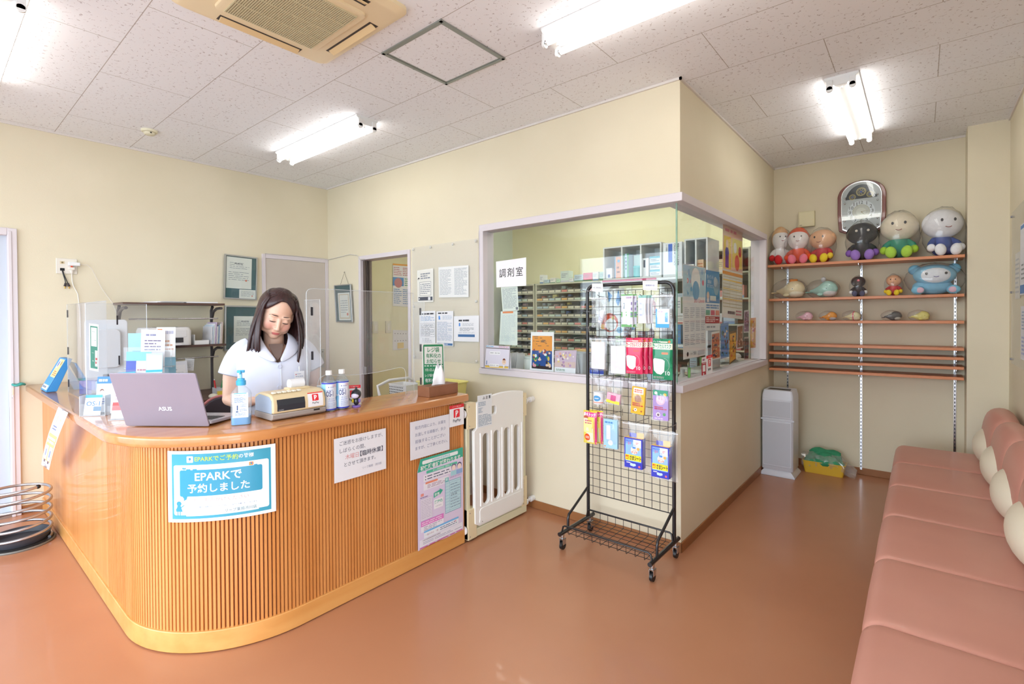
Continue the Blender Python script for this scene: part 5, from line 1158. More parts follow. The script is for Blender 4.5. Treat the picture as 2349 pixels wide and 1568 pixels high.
for i in range(4):
    M().box((-.12,-.022+i*.011,.004),(-.01,-.018+i*.011,.31+.008*i),mat((222,222,226),.6)).build('paper_stack', t)
o = M().tube([(-4.86,.46,.944),(-4.90,.47,.95),(-4.93,.50,.946),(-4.90,.53,.944),(-4.86,.52,.945)],.007,mat((58,150,140),.5),8,closed=True).build('wrist_coil'); 
bpy.data.objects.remove(o)
t = thing('key_tag', 'teal rubber coil with white tag hanging on the counter corner by the door frame', 'key tag', (-4.93,.46,CT))
M().at(Matrix.Translation((-.01,.0,.012))).tube([(.035*math.cos(a),.03*math.sin(a),.003*math.sin(3*a)) for a in [i*PI/12 for i in range(24)]],.008,mat((62,156,146),.5),8,closed=True).build('coil', t)
M().box((.028,-.036,-.055),(.034,-.028,-.005),mat((226,214,190),.5)).build('tag', t, bevel=.001)
M().tube([(.031,-.032,-.055),(.031,-.034,-.072),(.02,-.036,-.078),(.008,-.034,-.070)],.0012,CHROME,6).build('hook', t)

# ================================================================ desk area behind the counter
DK = wood((96,70,62),(84,60,54),'dark_brown_board','y',.5,.1,6)
t = thing('desk', 'dark brown desk against the left wall behind the counter', 'desk', (-4.67,1.35,0), 0, room=True)
M().box((-4.975,.98,.735),(-4.36,1.79,.762),DK).build('desktop', t, bevel=.002)
for y in (1.0,1.75):
    for x in (-4.95,-4.40): M().box((x-.015,y-.015,0),(x+.015,y+.015,.735),mat((120,116,116),.4,.5)).build('leg', t)
t = thing('desk_shelf', 'two-level dark brown shelf with chrome rails over the desk', 'shelf unit', (-4.8,1.36,.762), 0, room=True)
M().box((-4.97,1.005,1.512),(-4.68,1.722,1.530),DK).build('shelf_board', t, bevel=.002)
M().box((-4.97,1.12,1.163),(-4.66,1.722,1.180),DK).build('shelf_board', t, bevel=.002)
for z in (1.40,1.07): M().cyl((-4.72,1.05,z),(-4.72,1.68,z),.006,CHROME).build('rail', t)
DM = mat((86,80,82),.4,.3)
for y in (1.03,1.70):
    M().tube([(-4.93,y,.763),(-4.93,y,1.47),(-4.90,y,1.505)],.012,DM,8).build('upright', t)
    for z in (1.50,1.155): M().tube([(-4.93,y,z-.12),(-4.88,y,z-.04),(-4.80,y,z-.014),(-4.70,y,z-.012)],.012,DM,8).build('arm', t)
o = M().box((-.15,-.10,0),(.13,.10,.006),PAPER).box((-.12,-.08,.006),(.14,.12,.011),mat((226,226,232),.6)).build('paper_stack', bevel=.001); o.location = (-4.83,1.30,1.531); o.rotation_euler=(0,0,.2); tag(o,'loose stack of papers on top of the desk shelf, left pile','papers',None)
o = M().box((-.13,-.12,0),(.12,.12,.012),PAPER).build('paper_stack', bevel=.001); o.location = (-4.84,1.56,1.531); tag(o,'thin paper pile on top of the desk shelf, right pile','papers')
# printer
t = thing('printer', 'white laser printer on the middle level of the desk shelf', 'printer', (-4.80,1.30,1.181), PI/2)
PWH = mat((226,224,224),.4,name='printer_white')
m = M(); m.loft([[(x,y,z) for x,y in rrect(-.165,-.13,.165,.12,.03)] for z in (.0,.12)]+[[(x*.93,y*.92+.005,.15) for x,y in rrect(-.165,-.13,.165,.12,.03)]], PWH, True); m.build('body', t, bevel=.004)
M().box((-.10,-.1335,.025),(.10,-.129,.065),mat((56,54,58),.6)).build('paper_slot', t)
M().box((-.125,-.1325,.07),(.125,-.129,.125),mat((232,230,230),.4)).build('front_cover', t, bevel=.002)
M().box((-.075,-.05,.1495),(.085,.02,.1515),mat((52,50,54),.5)).build('output_tray', t)
M().box((-.13,-.21,.006),(.12,-.128,.012),mat((214,212,214),.5)).box((-.05,-.2,.012),(.07,-.13,.018),PAPER).build('paper_tray', t)
V, Fc, a, b, cc, d = text_mesh('Canon', .01); k = .034/(b-a); M().add([(-.018+(x-a)*k,-.1335,.092+(y-cc)*k) for x,y,z in V], Fc, mat((96,90,96),.5)).build('logo', t)
t = thing('paper_tray', 'white stepped plastic paper tray between printer and files', 'tray', (-4.78,1.545,1.181), PI/2)
M().box((-.055,-.08,0),(.055,.08,.004),WHITE).box((-.055,-.08,.004),(-.051,.08,.085),WHITE).box((-.051,-.08,.004),(.055,-.076,.035),WHITE).box((.051,-.076,.004),(.055,.08,.035),WHITE).box((-.04,-.06,.004),(.045,.07,.028),PAPER).build('tray', t)
fc = [(222,222,226),(206,220,232),(236,236,236),(200,180,206),(226,226,222),(150,170,190),(238,234,226),(214,196,190)]
for i, c_ in enumerate(fc):
    o = M().box((-.10,-.004,0),(.10,.004,.15+.012*((i*5)%4)),mat(c_,.55)).build('file_folder', bevel=.0008); o.location=(-4.80,1.618+i*.0115,1.181); o.rotation_euler=(math.radians(-3),0,0)
    tag(o, ['pale grey','light blue','white','lilac','off-white','slate blue','cream','pinkish'][i]+' file standing on edge at the right end of the desk shelf','file','files on the desk shelf')
# label printer pair and grey boxes right of the shelf
t = thing('label_printer', 'grey-white label printer stacked behind the woman by the desk', 'printer', (-4.72,1.86,.95), PI/2)
M().box((-.09,-.10,0),(.09,.10,.10),PWH).box((-.06,-.102,.008),(.06,-.1,.022),BLACK).build('body', t, bevel=.005)
M().box((-.07,-.09,.1),(.07,.09,.165),mat((206,206,210),.45)).build('cover', t, bevel=.006)
t = thing('storage_cabinet', 'low white slatted cabinet below the label printer', 'cabinet', (-4.72,1.90,0), PI/2)
M().box((-.11,-.16,0),(.19,.2,.948),mat((216,218,222),.5)).build('body', t, bevel=.003)
k = M()
for i in range(14): k.box((-.10+i*.02,-.162,.5),(-.092+i*.02,-.16,.92),mat((178,182,190),.5))
k.build('slats', t)
# leaning paper board and clipped note
Q = [(-4.6, 1.155, 1.06),(-4.6, 1.369, 1.054),(-4.6, 1.386, 0.872),(-4.6, 1.167, 0.883)]
Q = [(-4.66,1.18,1.05),(-4.66,1.42,1.055),(-4.60,1.42,.765),(-4.60,1.18,.765)]
s = S(Q,(226,228,236)); s.rect(.06,.05,.94,.9,(236,236,240)).grid(.14,.3,.86,.7,6,3,(180,184,196),.008).lines(.3,.74,.7,.8,1,GY,.5); s.build('printed_board', Q, thick=.004, label='pale printed board leaning under the chrome rail on the desk', cat='board')
Q = [(-4.7, 1.421, 1.07),(-4.7, 1.488, 1.065),(-4.7, 1.481, 0.963),(-4.7, 1.414, 0.973)]
s = S(Q,(228,230,234)); s.lines(.1,.2,.9,.85,5,LG,.4); s.build('clipped_note', Q, label='small note clipped to the lower chrome rail', cat='note')
# pen tray with pens and scissors
t = thing('pen_tray', 'clear pen organiser standing on the desk edge', 'organiser', (-4.42,1.60,.763), PI/2)
M().box((-.06,-.04,0),(.06,.04,.003),ACRYL_EDGE).box((-.06,-.042,0),(.06,-.04,.075),ACRYL_EDGE).box((-.06,.04,0),(.06,.042,.075),ACRYL_EDGE).box((-.062,-.04,0),(-.06,.04,.075),ACRYL_EDGE).box((.06,-.04,0),(.062,.04,.075),ACRYL_EDGE).build('tray', t)
M().box((-.055,-.0435,.005),(-.01,-.0425,.05),mat((232,206,80),.5)).build('yellow_note', t)
rn = random.Random(8)
for i, (c_, nm_) in enumerate([((206,50,50),'red'),((50,140,80),'green'),((56,66,150),'dark blue'),((222,120,160),'pink'),((230,230,236),'white'),((80,70,130),'violet')]):
    o = M().cyl((0,0,0),(.0,0,.13),.006,mat(c_,.4),n=10).cyl((0,0,.13),(0,0,.14),.004,mat((236,236,236),.4),n=8).build('pen'); o.location=(-4.42+rn.uniform(-.02,.02),1.56+.016*i,.768); o.rotation_euler=(rn.uniform(-.25,.1),rn.uniform(-.15,.15),0)
    tag(o, nm_+' pen standing in the clear organiser on the desk', 'pen', 'pens in the organiser')
t = thing('scissors', 'scissors with pale pink handles standing in the desk organiser', 'scissors', (-4.42,1.655,.77), PI/2)
for s_ in (-1,1): M().tube([(.018*s_+.014*math.cos(a),0,.125+.018*math.sin(a)) for a in [i*PI/8 for i in range(16)]],.0035,mat((226,190,196),.5),8,closed=True).build('handle', t)
M().box((-.006,-.001,.0),(.006,.001,.11),CHROME).build('blade', t)
t = thing('computer_mouse', 'cream computer mouse on the desk edge beside the organiser', 'mouse', (-4.385,1.52,.763), PI/2)
M().ell((0,0,.012),(.032,.055,.022),mat((226,224,206),.4)).build('shell', t)
# chair tucked behind the counter
t = thing('office_chair', 'dark office chair with a pinkish red rim behind the laptop', 'chair', (-3.42,1.33,0), math.radians(75))
M().loft([[(x,.0+.02*(1-(x/.22)**2)-.0,z) for x,z in rrect(-.21,.55,.21,.90,.12)],[(x,.035+.02*(1-(x/.22)**2),z) for x,z in rrect(-.21,.55,.21,.90,.12)]],mat((74,66,74),.8),True).build('backrest', t, bevel=.008)
P = rrect(-.212,.548,.212,.902,.12,8); M().tube([(x,.018+.02*(1-(x/.22)**2),z) for x,z in P],.011,mat((196,120,120),.5),8,closed=True).build('rim', t)
M().loft([[(x*k_,y*k_-.22,z) for x,y in rrect(-.22,-.22,.22,.22,.08)] for k_, z in ((.95,.42),(1,.44),(1,.47),(.94,.49))],mat((74,66,74),.8),True).build('seat', t)
M().tube([(0,.03,.62),(0,.02,.50),(0,-.06,.42),(0,-.2,.41)],.014,BLACK,8).build('back_support', t)
M().cyl((0,-.22,.08),(0,-.22,.42),.022,BLACK).build('column', t)
for i in range(5):
    a = i*2*PI/5+.3; M().tube([(0,-.22,.10),(.14*math.cos(a),-.22+.14*math.sin(a),.085),(.26*math.cos(a),-.22+.26*math.sin(a),.06)],.014,BLACK,8).ell((.26*math.cos(a),-.22+.26*math.sin(a),.027),(.018,.026,.026),BLACK).build('leg', t)
# white monitor on the inner side, seen through the left screen
t = thing('monitor', 'off-white monitor on the counter seen from behind through the left droplet screen', 'monitor', (-3.95,.765,.0), math.radians(78))
M().loft([[(x,y,z) for x,z in rrect(-.105,1.04,.105,1.40,.02)] for y in (-.02,.02)],mat((214,216,220),.45),True).loft([[(x,y,z) for x,z in rrect(-.07,1.1,.07,1.34,.03)] for y in (-.045,-.02)],mat((206,208,212),.45),True).build('housing', t, bevel=.004)
M().box((-.02,-.05,CT+.01),(.03,-.02,1.06),mat((60,58,62),.5)).build('neck', t); M().box((-.075,-.09,CT+.0005),(.075,.05,CT+.012),mat((60,58,62),.5)).build('foot', t, bevel=.003)
# baskets beyond the counter end
t = thing('basket', 'pale yellow plastic basket beyond the counter end by the doorway', 'basket', (-2.93,2.66,.70))
YB_ = mat((236,226,140),.5)
tub(M(), .34,.24,.19,YB_,.88).build('tub', t, bevel=.003)
M().tube([(x,y,.19) for x,y in rrect(-.178,-.128,.178,.128,.03)],.006,YB_,8,closed=True).build('rim', t)
k = M()
for i in range(9): k.box((-.14+i*.033,-.1195,.15),(-.13+i*.033,-.118,.16),mat((150,140,80),.6))
k.build('slots', t)
t = thing('basket', 'white perforated basket left of the pale yellow basket', 'basket', (-3.20,2.50,.74))
tub(M(), .22,.16,.13,mat((226,226,224),.5),.9).build('tub', t, bevel=.003)
k = M()
for i in range(9):
    for j in range(4): k.box((-.088+i*.02,-.0815,.045+j*.02),(-.08+i*.02,-.078,.053+j*.02),mat((120,120,120),.6))
k.build('slots', t)
t = thing('side_trolley', 'white pipe frame trolley carrying the two baskets', 'trolley', (-3.06,2.60,0))
M().box((-.30,-.22,.66),(.34,.20,.695),mat((226,226,224),.5)).build('tray', t, bevel=.004)
for x in (-.28,.32):
    for y in (-.2,.18): M().cyl((x,y,.0),(x,y,.66),.012,mat((226,226,224),.4)).build('leg', t)
M().tube([(-.28,-.2,.66),(-.34,-.2,.78),(-.36,-.2,.84),(-.34,-.1,.88),(-.34,.1,.88),(-.36,.18,.84),(-.34,.18,.78),(-.28,.18,.66)],.012,mat((232,232,230),.4),8).build('handle', t)
M().box((-.30,-.22,.25),(.34,.20,.27),mat((226,226,224),.5)).build('lower_shelf', t, bevel=.004)

# ================================================================ wire display rack
RX0, RX1, RY = -1.665, -1.095, 2.775
t = thing('display_rack', 'black wire display rack on castors in front of the window corner', 'display rack', ((RX0+RX1)/2, 2.65, 0), 0, room=True)
rc = .05; zt = 1.60
up_ = [(RX0,RY,.11),(RX0,RY,zt-rc)]+[(RX0+rc-rc*math.cos(a),RY,zt-rc+rc*math.sin(a)) for a in [i*PI/12 for i in range(1,7)]]+[(RX1-rc+rc*math.sin(a),RY,zt-rc+rc*math.cos(a)) for a in [i*PI/12 for i in range(0,7)]]+[(RX1,RY,.11)]
M().tube(up_,.011,BLACKM,12).build('frame', t)
for x in (RX0,RX1):
    M().tube([(x,2.84,.10),(x,2.44,.10)],.0125,BLACKM,12).build('base_tube', t)
    M().tube([(x,RY,.30),(x,2.60,.215),(x,2.545,.19),(x,2.535,.165),(x,2.535,.11)],.008,BLACKM,10).build('brace', t)
WR = mat((30,30,34),.35,coat=.3,name='black_wire')
g = M(); gx0, gx1, gz0, gz1 = RX0+.012, RX1-.012, .262, 1.56
for i in range(11):
    x = gx0+.023+i*.05; g.tube([(x,RY,gz0),(x,RY,gz1)],.0018,WR,6)
for i in range(27):
    z = gz0+i*.05; g.tube([(gx0,RY-.003,z),(gx1,RY-.003,z)],.0018,WR,6)
g.tube([(gx0,RY,gz0),(gx1,RY,gz0)],.003,WR,6); g.build('wire_grid', t)
g = M()
for i in range(10):
    x = RX0+.045+i*.0535; g.tube([(x,RY-.02,.155),(x,RY-.02,.105),(x,RY-.025,.10),(x,2.475,.10),(x,2.47,.105),(x,2.47,.145)],.0018,WR,6)
for i in range(7): y = 2.49+i*.043; g.tube([(RX0+.02,y,.102),(RX1-.02,y,.102)],.0018,WR,6)
g.build('wire_basket', t)
for y, z in ((2.47,.147),(RY-.02,.157)): M().tube([(RX0+.0,y,.11),(RX0+.008,y,z-.006),(RX0+.02,y,z),(RX1-.02,y,z),(RX1-.008,y,z-.006),(RX1,y,.11)],.0055,BLACKM,10).build('basket_rim', t)
for x in (RX0,RX1):
    for y in (2.475,2.80):
        M().cyl((x,y,.066),(x,y,.092),.011,CHROME,n=12).box((x-.013,y-.016,.03),(x-.010,y+.016,.068),CHROME).box((x+.010,y-.016,.03),(x+.013,y+.016,.068),CHROME).box((x-.013,y-.016,.064),(x+.013,y+.016,.068),CHROME).cyl((x-.009,y,.0245),(x+.009,y,.0245),.0245,BLACK,n=20).build('castor', t, bevel=.001)
# hooks and products
HOOK = mat((176,176,180),.25,.9,name='hook_wire')
HZ = {1:1.53,2:1.385,3:1.165,4:.985}
PKF = FILM
def hook(x, z, y0=2.64, label='steel prong hook on the wire rack'):
    o = M().tube([(x,RY-.006,z+.012),(x,RY-.006,z-.03)],.002,HOOK,6).tube([(x,RY-.008,z),(x,y0+.02,z+.004),(x,y0,z+.012)],.0022,HOOK,6).build('hook', t)
    return o
def bag_mesh(w, h, bulge, seed=0, zip_=True):
    rn = random.Random(seed); rings = []
    nz, nx = 10, 12
    for j in range(nz+1):
        f = j/nz; z = -h*f; th = bulge*math.sin(PI*min(1,f*1.05))**.8*(.3+.7*f)+.0012
        ww = w*(1-.05*math.sin(PI*f))
        top = []; bt = []
        for i in range(nx+1):
            u = i/nx-.5; e = max(0,1-(abs(u)*2)**3); jx = .0025*rn.uniform(-1,1)
            top.append((u*ww, -th*e+jx, z+.003*rn.uniform(-1,1))); bt.append((u*ww, th*e*.5+jx, z))
        rings.append(top+bt[::-1])
    m = M().loft(rings, PKF, True, True)
    if zip_: m.box((-w/2,-.0015,-.012),(w/2,.0015,-.008), mat((236,238,242),.3))
    return m
rackgroup = 'packs hanging on the wire rack'
def hang(name, label, cat, x, z, y=2.665, tilt=0):
    return thing(name, label, cat, (x, y, z), tilt, rackgroup)
def bagged(name, label, cat, px, w, h, x, z, y=2.66, bulge=.02, seed=1, content=None, tilt=0):
    o = hang(name, label, cat, x, z, y, tilt); hook(x, z, y-.02)
    if content: content(o)
    bag_mesh(w, h, bulge, seed).build('bag', o); return o
def cont_pack(w, h, dz, col, draw=None, dx=0, th=.018, rough=.5, roty=0):
    def f(o):
        T = Matrix.Translation((dx,0,dz)) @ rot('Y', roty)
        M().at(T).box((-w/2,-th/2,0),(w/2,th/2,h),mat(col,rough)).build('pack', o, bevel=.002)
        if draw:
            s = Sheet(col,w,h,rough=.35); draw(s)
            s.build('print',[T @ Vector(q) for q in ((-w/2,-th/2-.0005,h),(w/2,-th/2-.0005,h),(w/2,-th/2-.0005,0),(-w/2,-th/2-.0005,0))],parent=o,off=.0003,thick=.0002)
    return f
def printed(name, label, cat, w, h, th, x, z, y, col, draw, group=rackgroup, rz=0, tilt=0, hk=True):
    """flat printed packet hanging from its top edge"""
    o = thing(name, label, cat, (x,y,z), rz, group)
    m = M(); rings = []
    for j in range(9):
        f = j/8; b_ = th/2*math.sin(PI*f)**.6+.0008 if 0<f<1 else .0008
        rings.append([(-w/2,0,-h*f),(-w*.4,-b_,-h*f),(w*.4,-b_,-h*f),(w/2,0,-h*f),(w*.4,b_,-h*f),(-w*.4,b_,-h*f)])
    m.loft(rings, mat(col,.3,coat=.3), True); m.build('packet', o)
    def fn(u, v, q):
        f = 1-v; b_ = th/2*math.sin(PI*f)**.6 if 0<f<1 else 0; e = 1-max(0,(abs(u-.5)-.4)/.1)
        return Vector(((u-.5)*w*.995, -(b_*e+.0015)-q, -h*f))
    s = Sheet(col, w, h, rough=.3, coat=.3); draw(s); s.build('print', fn=fn, parent=o, nu=10, nv=10, off=.0003, thick=.0001, step=.0003)
    if hk: hook(x, z-.008, y-.03)
    return o
Z1, Z2, Z3, Z4 = (-1.438, 2.66, 1.521)[2], (-1.439, 2.66, 1.273)[2], (-1.44, 2.66, 1.034)[2], (-1.441, 2.66, 0.818)[2]
def bx(px, y=2.66): return None
X_ = {}
def colx(a, b): return ((a[0]+b[0])/2, abs(b[0]-a[0]))
def bottle_c(o):
    T = Matrix.Translation((.006,-.004,-.155)) @ rot('Y',22)
    M().at(T).lathe([(.001,0),(.014,0),(.015,.004),(.015,.05),(.008,.06),(.006,.065),(.006,.075),(.001,.076)],mat((232,234,242),.4),n=20).build('bottle', o)
    s = Sheet((238,240,246),.03,.03); s.lines(.1,.1,.9,.9,4,(150,160,200),.4)
    s.build('bottle_label', fn=lambda u,v,q: T @ Vector(((.0155+q)*math.sin((u-.5)*2), -(.0155+q)*math.cos((u-.5)*2), .01+.032*v)), parent=o, nu=6)
c, w_ = colx((-1.567, 2.66, 1.471), (-1.459, 2.66, 1.469)); bagged('bagged_bottle','clear bag holding a small white bottle, top row at the left post','bag',0,w_,.185,c,Z1,seed=1,content=bottle_c)
def thermo(s):
    s.rect(0,.0,1,.08,(120,190,120)).rect(.0,.30,1,.46,(110,190,110)).text('30',.12,.24,.62,.47,(246,250,246),.02); s.rr(.14,.10,.40,.82,.08,(248,248,250)).rr(.2,.55,.34,.74,.03,(150,164,176)); s.rr(.52,.06,.82,.66,.10,(242,244,248)); s.lines(.45,.86,.92,.93,1,(190,150,190),.6).rect(0,.96,1,1,(120,190,110)).lines(.86,.3,.96,.8,3,(150,130,190),.5).text('30',.12,.29,.6,.45,(246,250,246),.02)
c, w_ = colx((-1.356, 2.65, 1.467), (-1.286, 2.65, 1.466))
for i in range(2): printed('thermometer_pack', ['digital thermometer blister pack marked 30, front one of the pair','digital thermometer blister pack behind the one marked 30'][i],'pack',w_,.19,.012,c+.012*i,Z1+.01,2.645+.025*i,(226,226,240),thermo,rz=.1,hk=i==0)
def slim(s): s.rect(.0,.9,1,1,(150,206,196)).lines(.2,.2,.6,.8,3,(190,196,226),.3).rect(.5,.3,.8,.7,(206,214,236))
c, w_ = colx((-1.249, 2.65, 1.466), (-1.201, 2.65, 1.465))
for i in range(3): printed('slim_pack', ['slim white and mint pack, front of three in the top row','slim white and mint pack, middle of three in the top row','slim white and mint pack, rear of three in the top row'][i],'pack',w_,.16,.012,c+.009*i,Z1+.002,2.64+.022*i,(238,238,246),slim,rz=.15,hk=i==0)
c, w_ = colx((-1.177, 2.65, 1.464), (-1.052, 2.65, 1.462)); bagged('bagged_pack','clear bag with a white and bright blue pack, top row at the right post','bag',0,w_,.20,c,Z1+.003,seed=4,content=cont_pack(w_*.62,.105,-.185,(238,244,250),lambda s: s.rect(0,.0,1,.2,(70,170,236)).rect(.0,.2,.12,1,(90,180,240)).disc(.4,.6,.28,(246,248,250)).rect(.7,.3,.9,.8,(90,180,240)).lines(.2,.8,.7,.9,1,(190,150,190),.6),dx=.004))
# second row
for i, (a, b_) in enumerate((((-1.575, 2.65, 1.256),(-1.46, 2.65, 1.259)),((-1.443, 2.64, 1.26),(-1.323, 2.64, 1.264)))):
    c, w_ = colx(a,b_); bagged('gauze_bag',['clear bag of white gauze, left of two in the second row','clear bag of white gauze, right of two in the second row'][i],'bag',0,w_*1.1,.20+.02*i,c,Z2,2.655,.018,7+i,cont_pack(w_*.8,.165,-.19-.02*i,(240,238,240),None,th=.016))
def maskp(jp, c1, c2, tag_):
    def f(s):
        s.rect(0,.74,1,.885,(240,238,214)); s.text('ディスポ',.04,.89,.42,.965,(246,240,244),.01); s.disc(.86,.93,.06,(238,130,70)); s.text(jp,.05,.755,.95,.872,c2,.03,keep=False); s.rr(.42,.905,.78,.935,.015,(240,230,210)); s.rr(.5,.62,.82,.67,.01,tag_)
        s.poly([(.05,.48),(.15,.52),(.55,.50),(.66,.46),(.62,.2),(.45,.12),(.25,.14),(.1,.22)],(244,240,242)); s.lines(.12,.22,.58,.42,4,(214,206,212),.12,gap=0)
        P = [(.62+.26*math.sin(a),.36+.17*math.cos(a)*1) for a in [i*PI/10 for i in range(11)]]; Q = [(x*.985+.006,y*.985+.005) for x,y in P[::-1]]; s.poly(P+Q,(246,240,244))
        s.text('10',.68,.11,.9,.22,(246,244,246),.01); s.lines(.05,.02,.6,.08,2,(230,200,214),.3)
    return f
PK1, GN1 = (226,40,92), (30,140,98)
c, w_ = colx((-1.318, 2.63, 1.264), (-1.216, 2.63, 1.267))
for i in (2,1,0): printed('mask_pack',['pink face mask pack, front one of three','pink face mask pack, middle one of three','pink face mask pack, rear one of three'][i],'mask pack',w_,.205,.02,c+.017*i,Z2+.006,2.625+.03*i,PK1,maskp('サージカルマスク',PK1,(206,60,100),(214,60,60)),hk=i==0)
c, w_ = colx((-1.156, 2.63, 1.269), (-1.042, 2.63, 1.272))
printed('mask_pack','green face mask pack at the right post','mask pack',w_,.225,.024,c,Z2+.006,2.625,GN1,maskp('サージカルマスク',GN1,(60,160,130),(238,120,60)))
# third row
def jar_c(o):
    M().lathe([(.001,-.165),(.032,-.165),(.034,-.16),(.034,-.10),(.035,-.098),(.035,-.09),(.001,-.089)],mat((236,236,238),.35),n=28).build('jar', o)
    s = Sheet((240,242,246),.08,.06); s.disc(.5,.5,.3,(86,160,214),.32).text('抗菌綿棒',.3,.4,.7,.6,(240,246,250),.02).rect(0,.0,1,.1,(236,160,140)); s.build('jar_label', fn=lambda u,v,q: Vector(((.0345+q)*math.sin((u-.5)*2.4),-(.0345+q)*math.cos((u-.5)*2.4),-.155+.055*v)), parent=o, nu=10)
c, w_ = colx((-1.576, 2.65, 0.933), (-1.455, 2.65, 0.944)); bagged('bagged_jar','clear bag with a round jar of cotton swabs, third row at the left post','bag',0,w_,.185,c,Z3,seed=11,content=jar_c)
c, w_ = colx((-1.462, 2.63, 0.946), (-1.347, 2.63, 0.957)); bagged('bagged_sachets','clear bag with pink and yellow sachets, second in the third row','bag',0,w_*1.15,.155,c,Z3,2.63,.022,12,cont_pack(w_*.75,.06,-.145,(240,190,210),lambda s: s.rect(0,0,1,.3,(244,226,80)).rr(.3,.25,.7,.8,.05,(226,80,150)).lines(.1,.85,.9,.95,1,(240,240,240),.6),dx=.0,roty=8))
def dogbox(s): s.rr(.12,.74,.88,.96,.05,(246,240,226)).lines(.2,.78,.8,.92,2,(226,110,80),.6).disc(.5,.57,.26,(170,110,70)).disc(.36,.5,.1,(190,130,90)).disc(.64,.5,.1,(190,130,90)).lines(.1,.28,.9,.42,2,(206,80,50),.7).disc(.35,.15,.12,(246,240,230)).disc(.2,.1,.06,(190,110,50)).disc(.8,.12,.07,(190,110,50)).disc(.35,.15,.05,(110,70,50))
c, w_ = colx((-1.3, 2.64, 0.961), (-1.206, 2.64, 0.97)); bagged('bagged_box','clear bag with a flat yellow box, third in the third row','bag',0,w_*1.25,.19,c,Z3-.005,2.64,.02,13,cont_pack(w_*.86,.155,-.185,(236,186,48),dogbox,roty=4,th=.02))
def pouch(s): s.rect(0,.82,1,1,(70,160,130)).disc(.2,.9,.1,(246,240,230)).disc(.8,.86,.1,(240,190,80)).disc(.5,.66,.3,(236,190,214)).disc(.42,.7,.04,(180,110,160)).disc(.58,.7,.04,(180,110,160)).lines(.1,.34,.9,.46,2,(190,50,110),.7).disc(.35,.18,.14,(246,240,240)).disc(.35,.17,.08,(110,80,110)).disc(.75,.2,.1,(90,170,110)).lines(.1,.02,.9,.08,1,(230,210,240),.6)
c, w_ = colx((-1.155, 2.63, 0.976), (-1.064, 2.63, 0.984)); bagged('bagged_pouch','clear bag with a lilac pouch, third row at the right post','bag',0,w_*1.35,.215,c,Z3,2.63,.022,14,cont_pack(w_*.95,.165,-.205,(178,150,216),pouch,th=.02))
# fourth row
def blister(s): s.rect(0,.82,1,1,(236,60,150)).text('鼻水トッテ',.06,.83,.94,.95,(250,240,246),.03,keep=False).rect(0,.96,1,1,(240,214,60)).disc(.25,.72,.16,(248,216,196)).disc(.25,.78,.17,(190,90,60),n=12,a0=0,a1=180).rr(.12,.35,.75,.68,.04,(250,240,160)).rr(.3,.05,.8,.5,.05,(236,236,210)).disc(.35,.2,.2,(236,90,40),.11).lines(.22,.16,.5,.24,2,(250,240,230),.5).rect(.86,0,1,.82,(226,60,140)).lines(.2,.6,.7,.74,2,(206,90,120),.5)
c, w_ = colx((-1.602, 2.63, 0.717), (-1.508, 2.63, 0.73))
for i in (1,0): printed('nose_cleaner_pack',['pink and yellow blister pack, front of the pair at the left post','pink and yellow blister pack, rear of the pair at the left post'][i],'pack',w_,.20,.03,c+.022*i,Z4+.01,2.62+.035*i,(240,222,100),blister,hk=i==0)
c, w_ = colx((-1.472, 2.62, 0.737), (-1.36, 2.62, 0.753)); bagged('bagged_pack','shiny clear bag with a pale blue pack, second in the fourth row','bag',0,w_*1.1,.21,c,Z4+.004,2.625,.022,16,cont_pack(w_*.8,.17,-.20,(170,216,240),lambda s: s.rr(.2,.3,.5,.8,.05,(240,244,248)).disc(.5,.2,.18,(240,244,248)).lines(.1,.85,.9,.95,1,(90,150,210),.6).disc(.1,.06,.05,(240,150,70)),th=.02))
def cooling(glasses):
    def f(s):
        B = (58,64,190)
        s.rect(.06,.22,.94,.96,(150,200,240)).rect(.5,.7,.94,.96,(226,236,246)).rect(.06,.80,.45,.95,(130,170,236)).text('冷感ケア',.08,.86,.5,.94,(60,70,200),.02).rect(.22,.76,.25,.86,(240,110,120)).rect(.32,.78,.35,.86,(240,110,120)).disc(.72,.84,.12,(244,246,250)).lines(.64,.8,.8,.88,2,(226,90,110),.5)
        s.disc(.56,.60,.2,(250,236,226)).disc(.56,.61,.17,(252,232,218)).disc(.78,.66,.08,(240,180,60)).rect(.46,.66,.64,.72,(80,150,226)).disc(.45,.54,.045,(246,150,130)).disc(.68,.54,.045,(246,150,130)).rect(.48,.58,.54,.588,(70,50,50)).rect(.59,.58,.65,.588,(70,50,50)).disc(.57,.52,.03,(240,110,100))
        if glasses: s.disc(.5,.59,.045,(226,90,90)).disc(.5,.59,.038,(252,240,232)).disc(.63,.59,.045,(226,90,90)).disc(.63,.59,.038,(252,240,232))
        for k_ in range(4): s.rect(.47+.05*k_,.74,.48+.05*k_,.80,(80,120,220))
        s.rect(.05,.25,.95,.44,(246,226,50)).text('熱',.07,.26,.30,.43,(226,60,50),.03).text('さまシート',.31,.27,.94,.42,(40,40,60),.04,keep=False); s.rect(.05,.02,.95,.22,B).disc(.4,.12,.08,(200,226,246)).disc(.5,.11,.08,(200,226,246)).disc(.58,.12,.07,(200,226,246)).lines(.12,.15,.35,.2,1,(236,236,250),.6).disc(.84,.08,.06,(230,110,120))
    return f
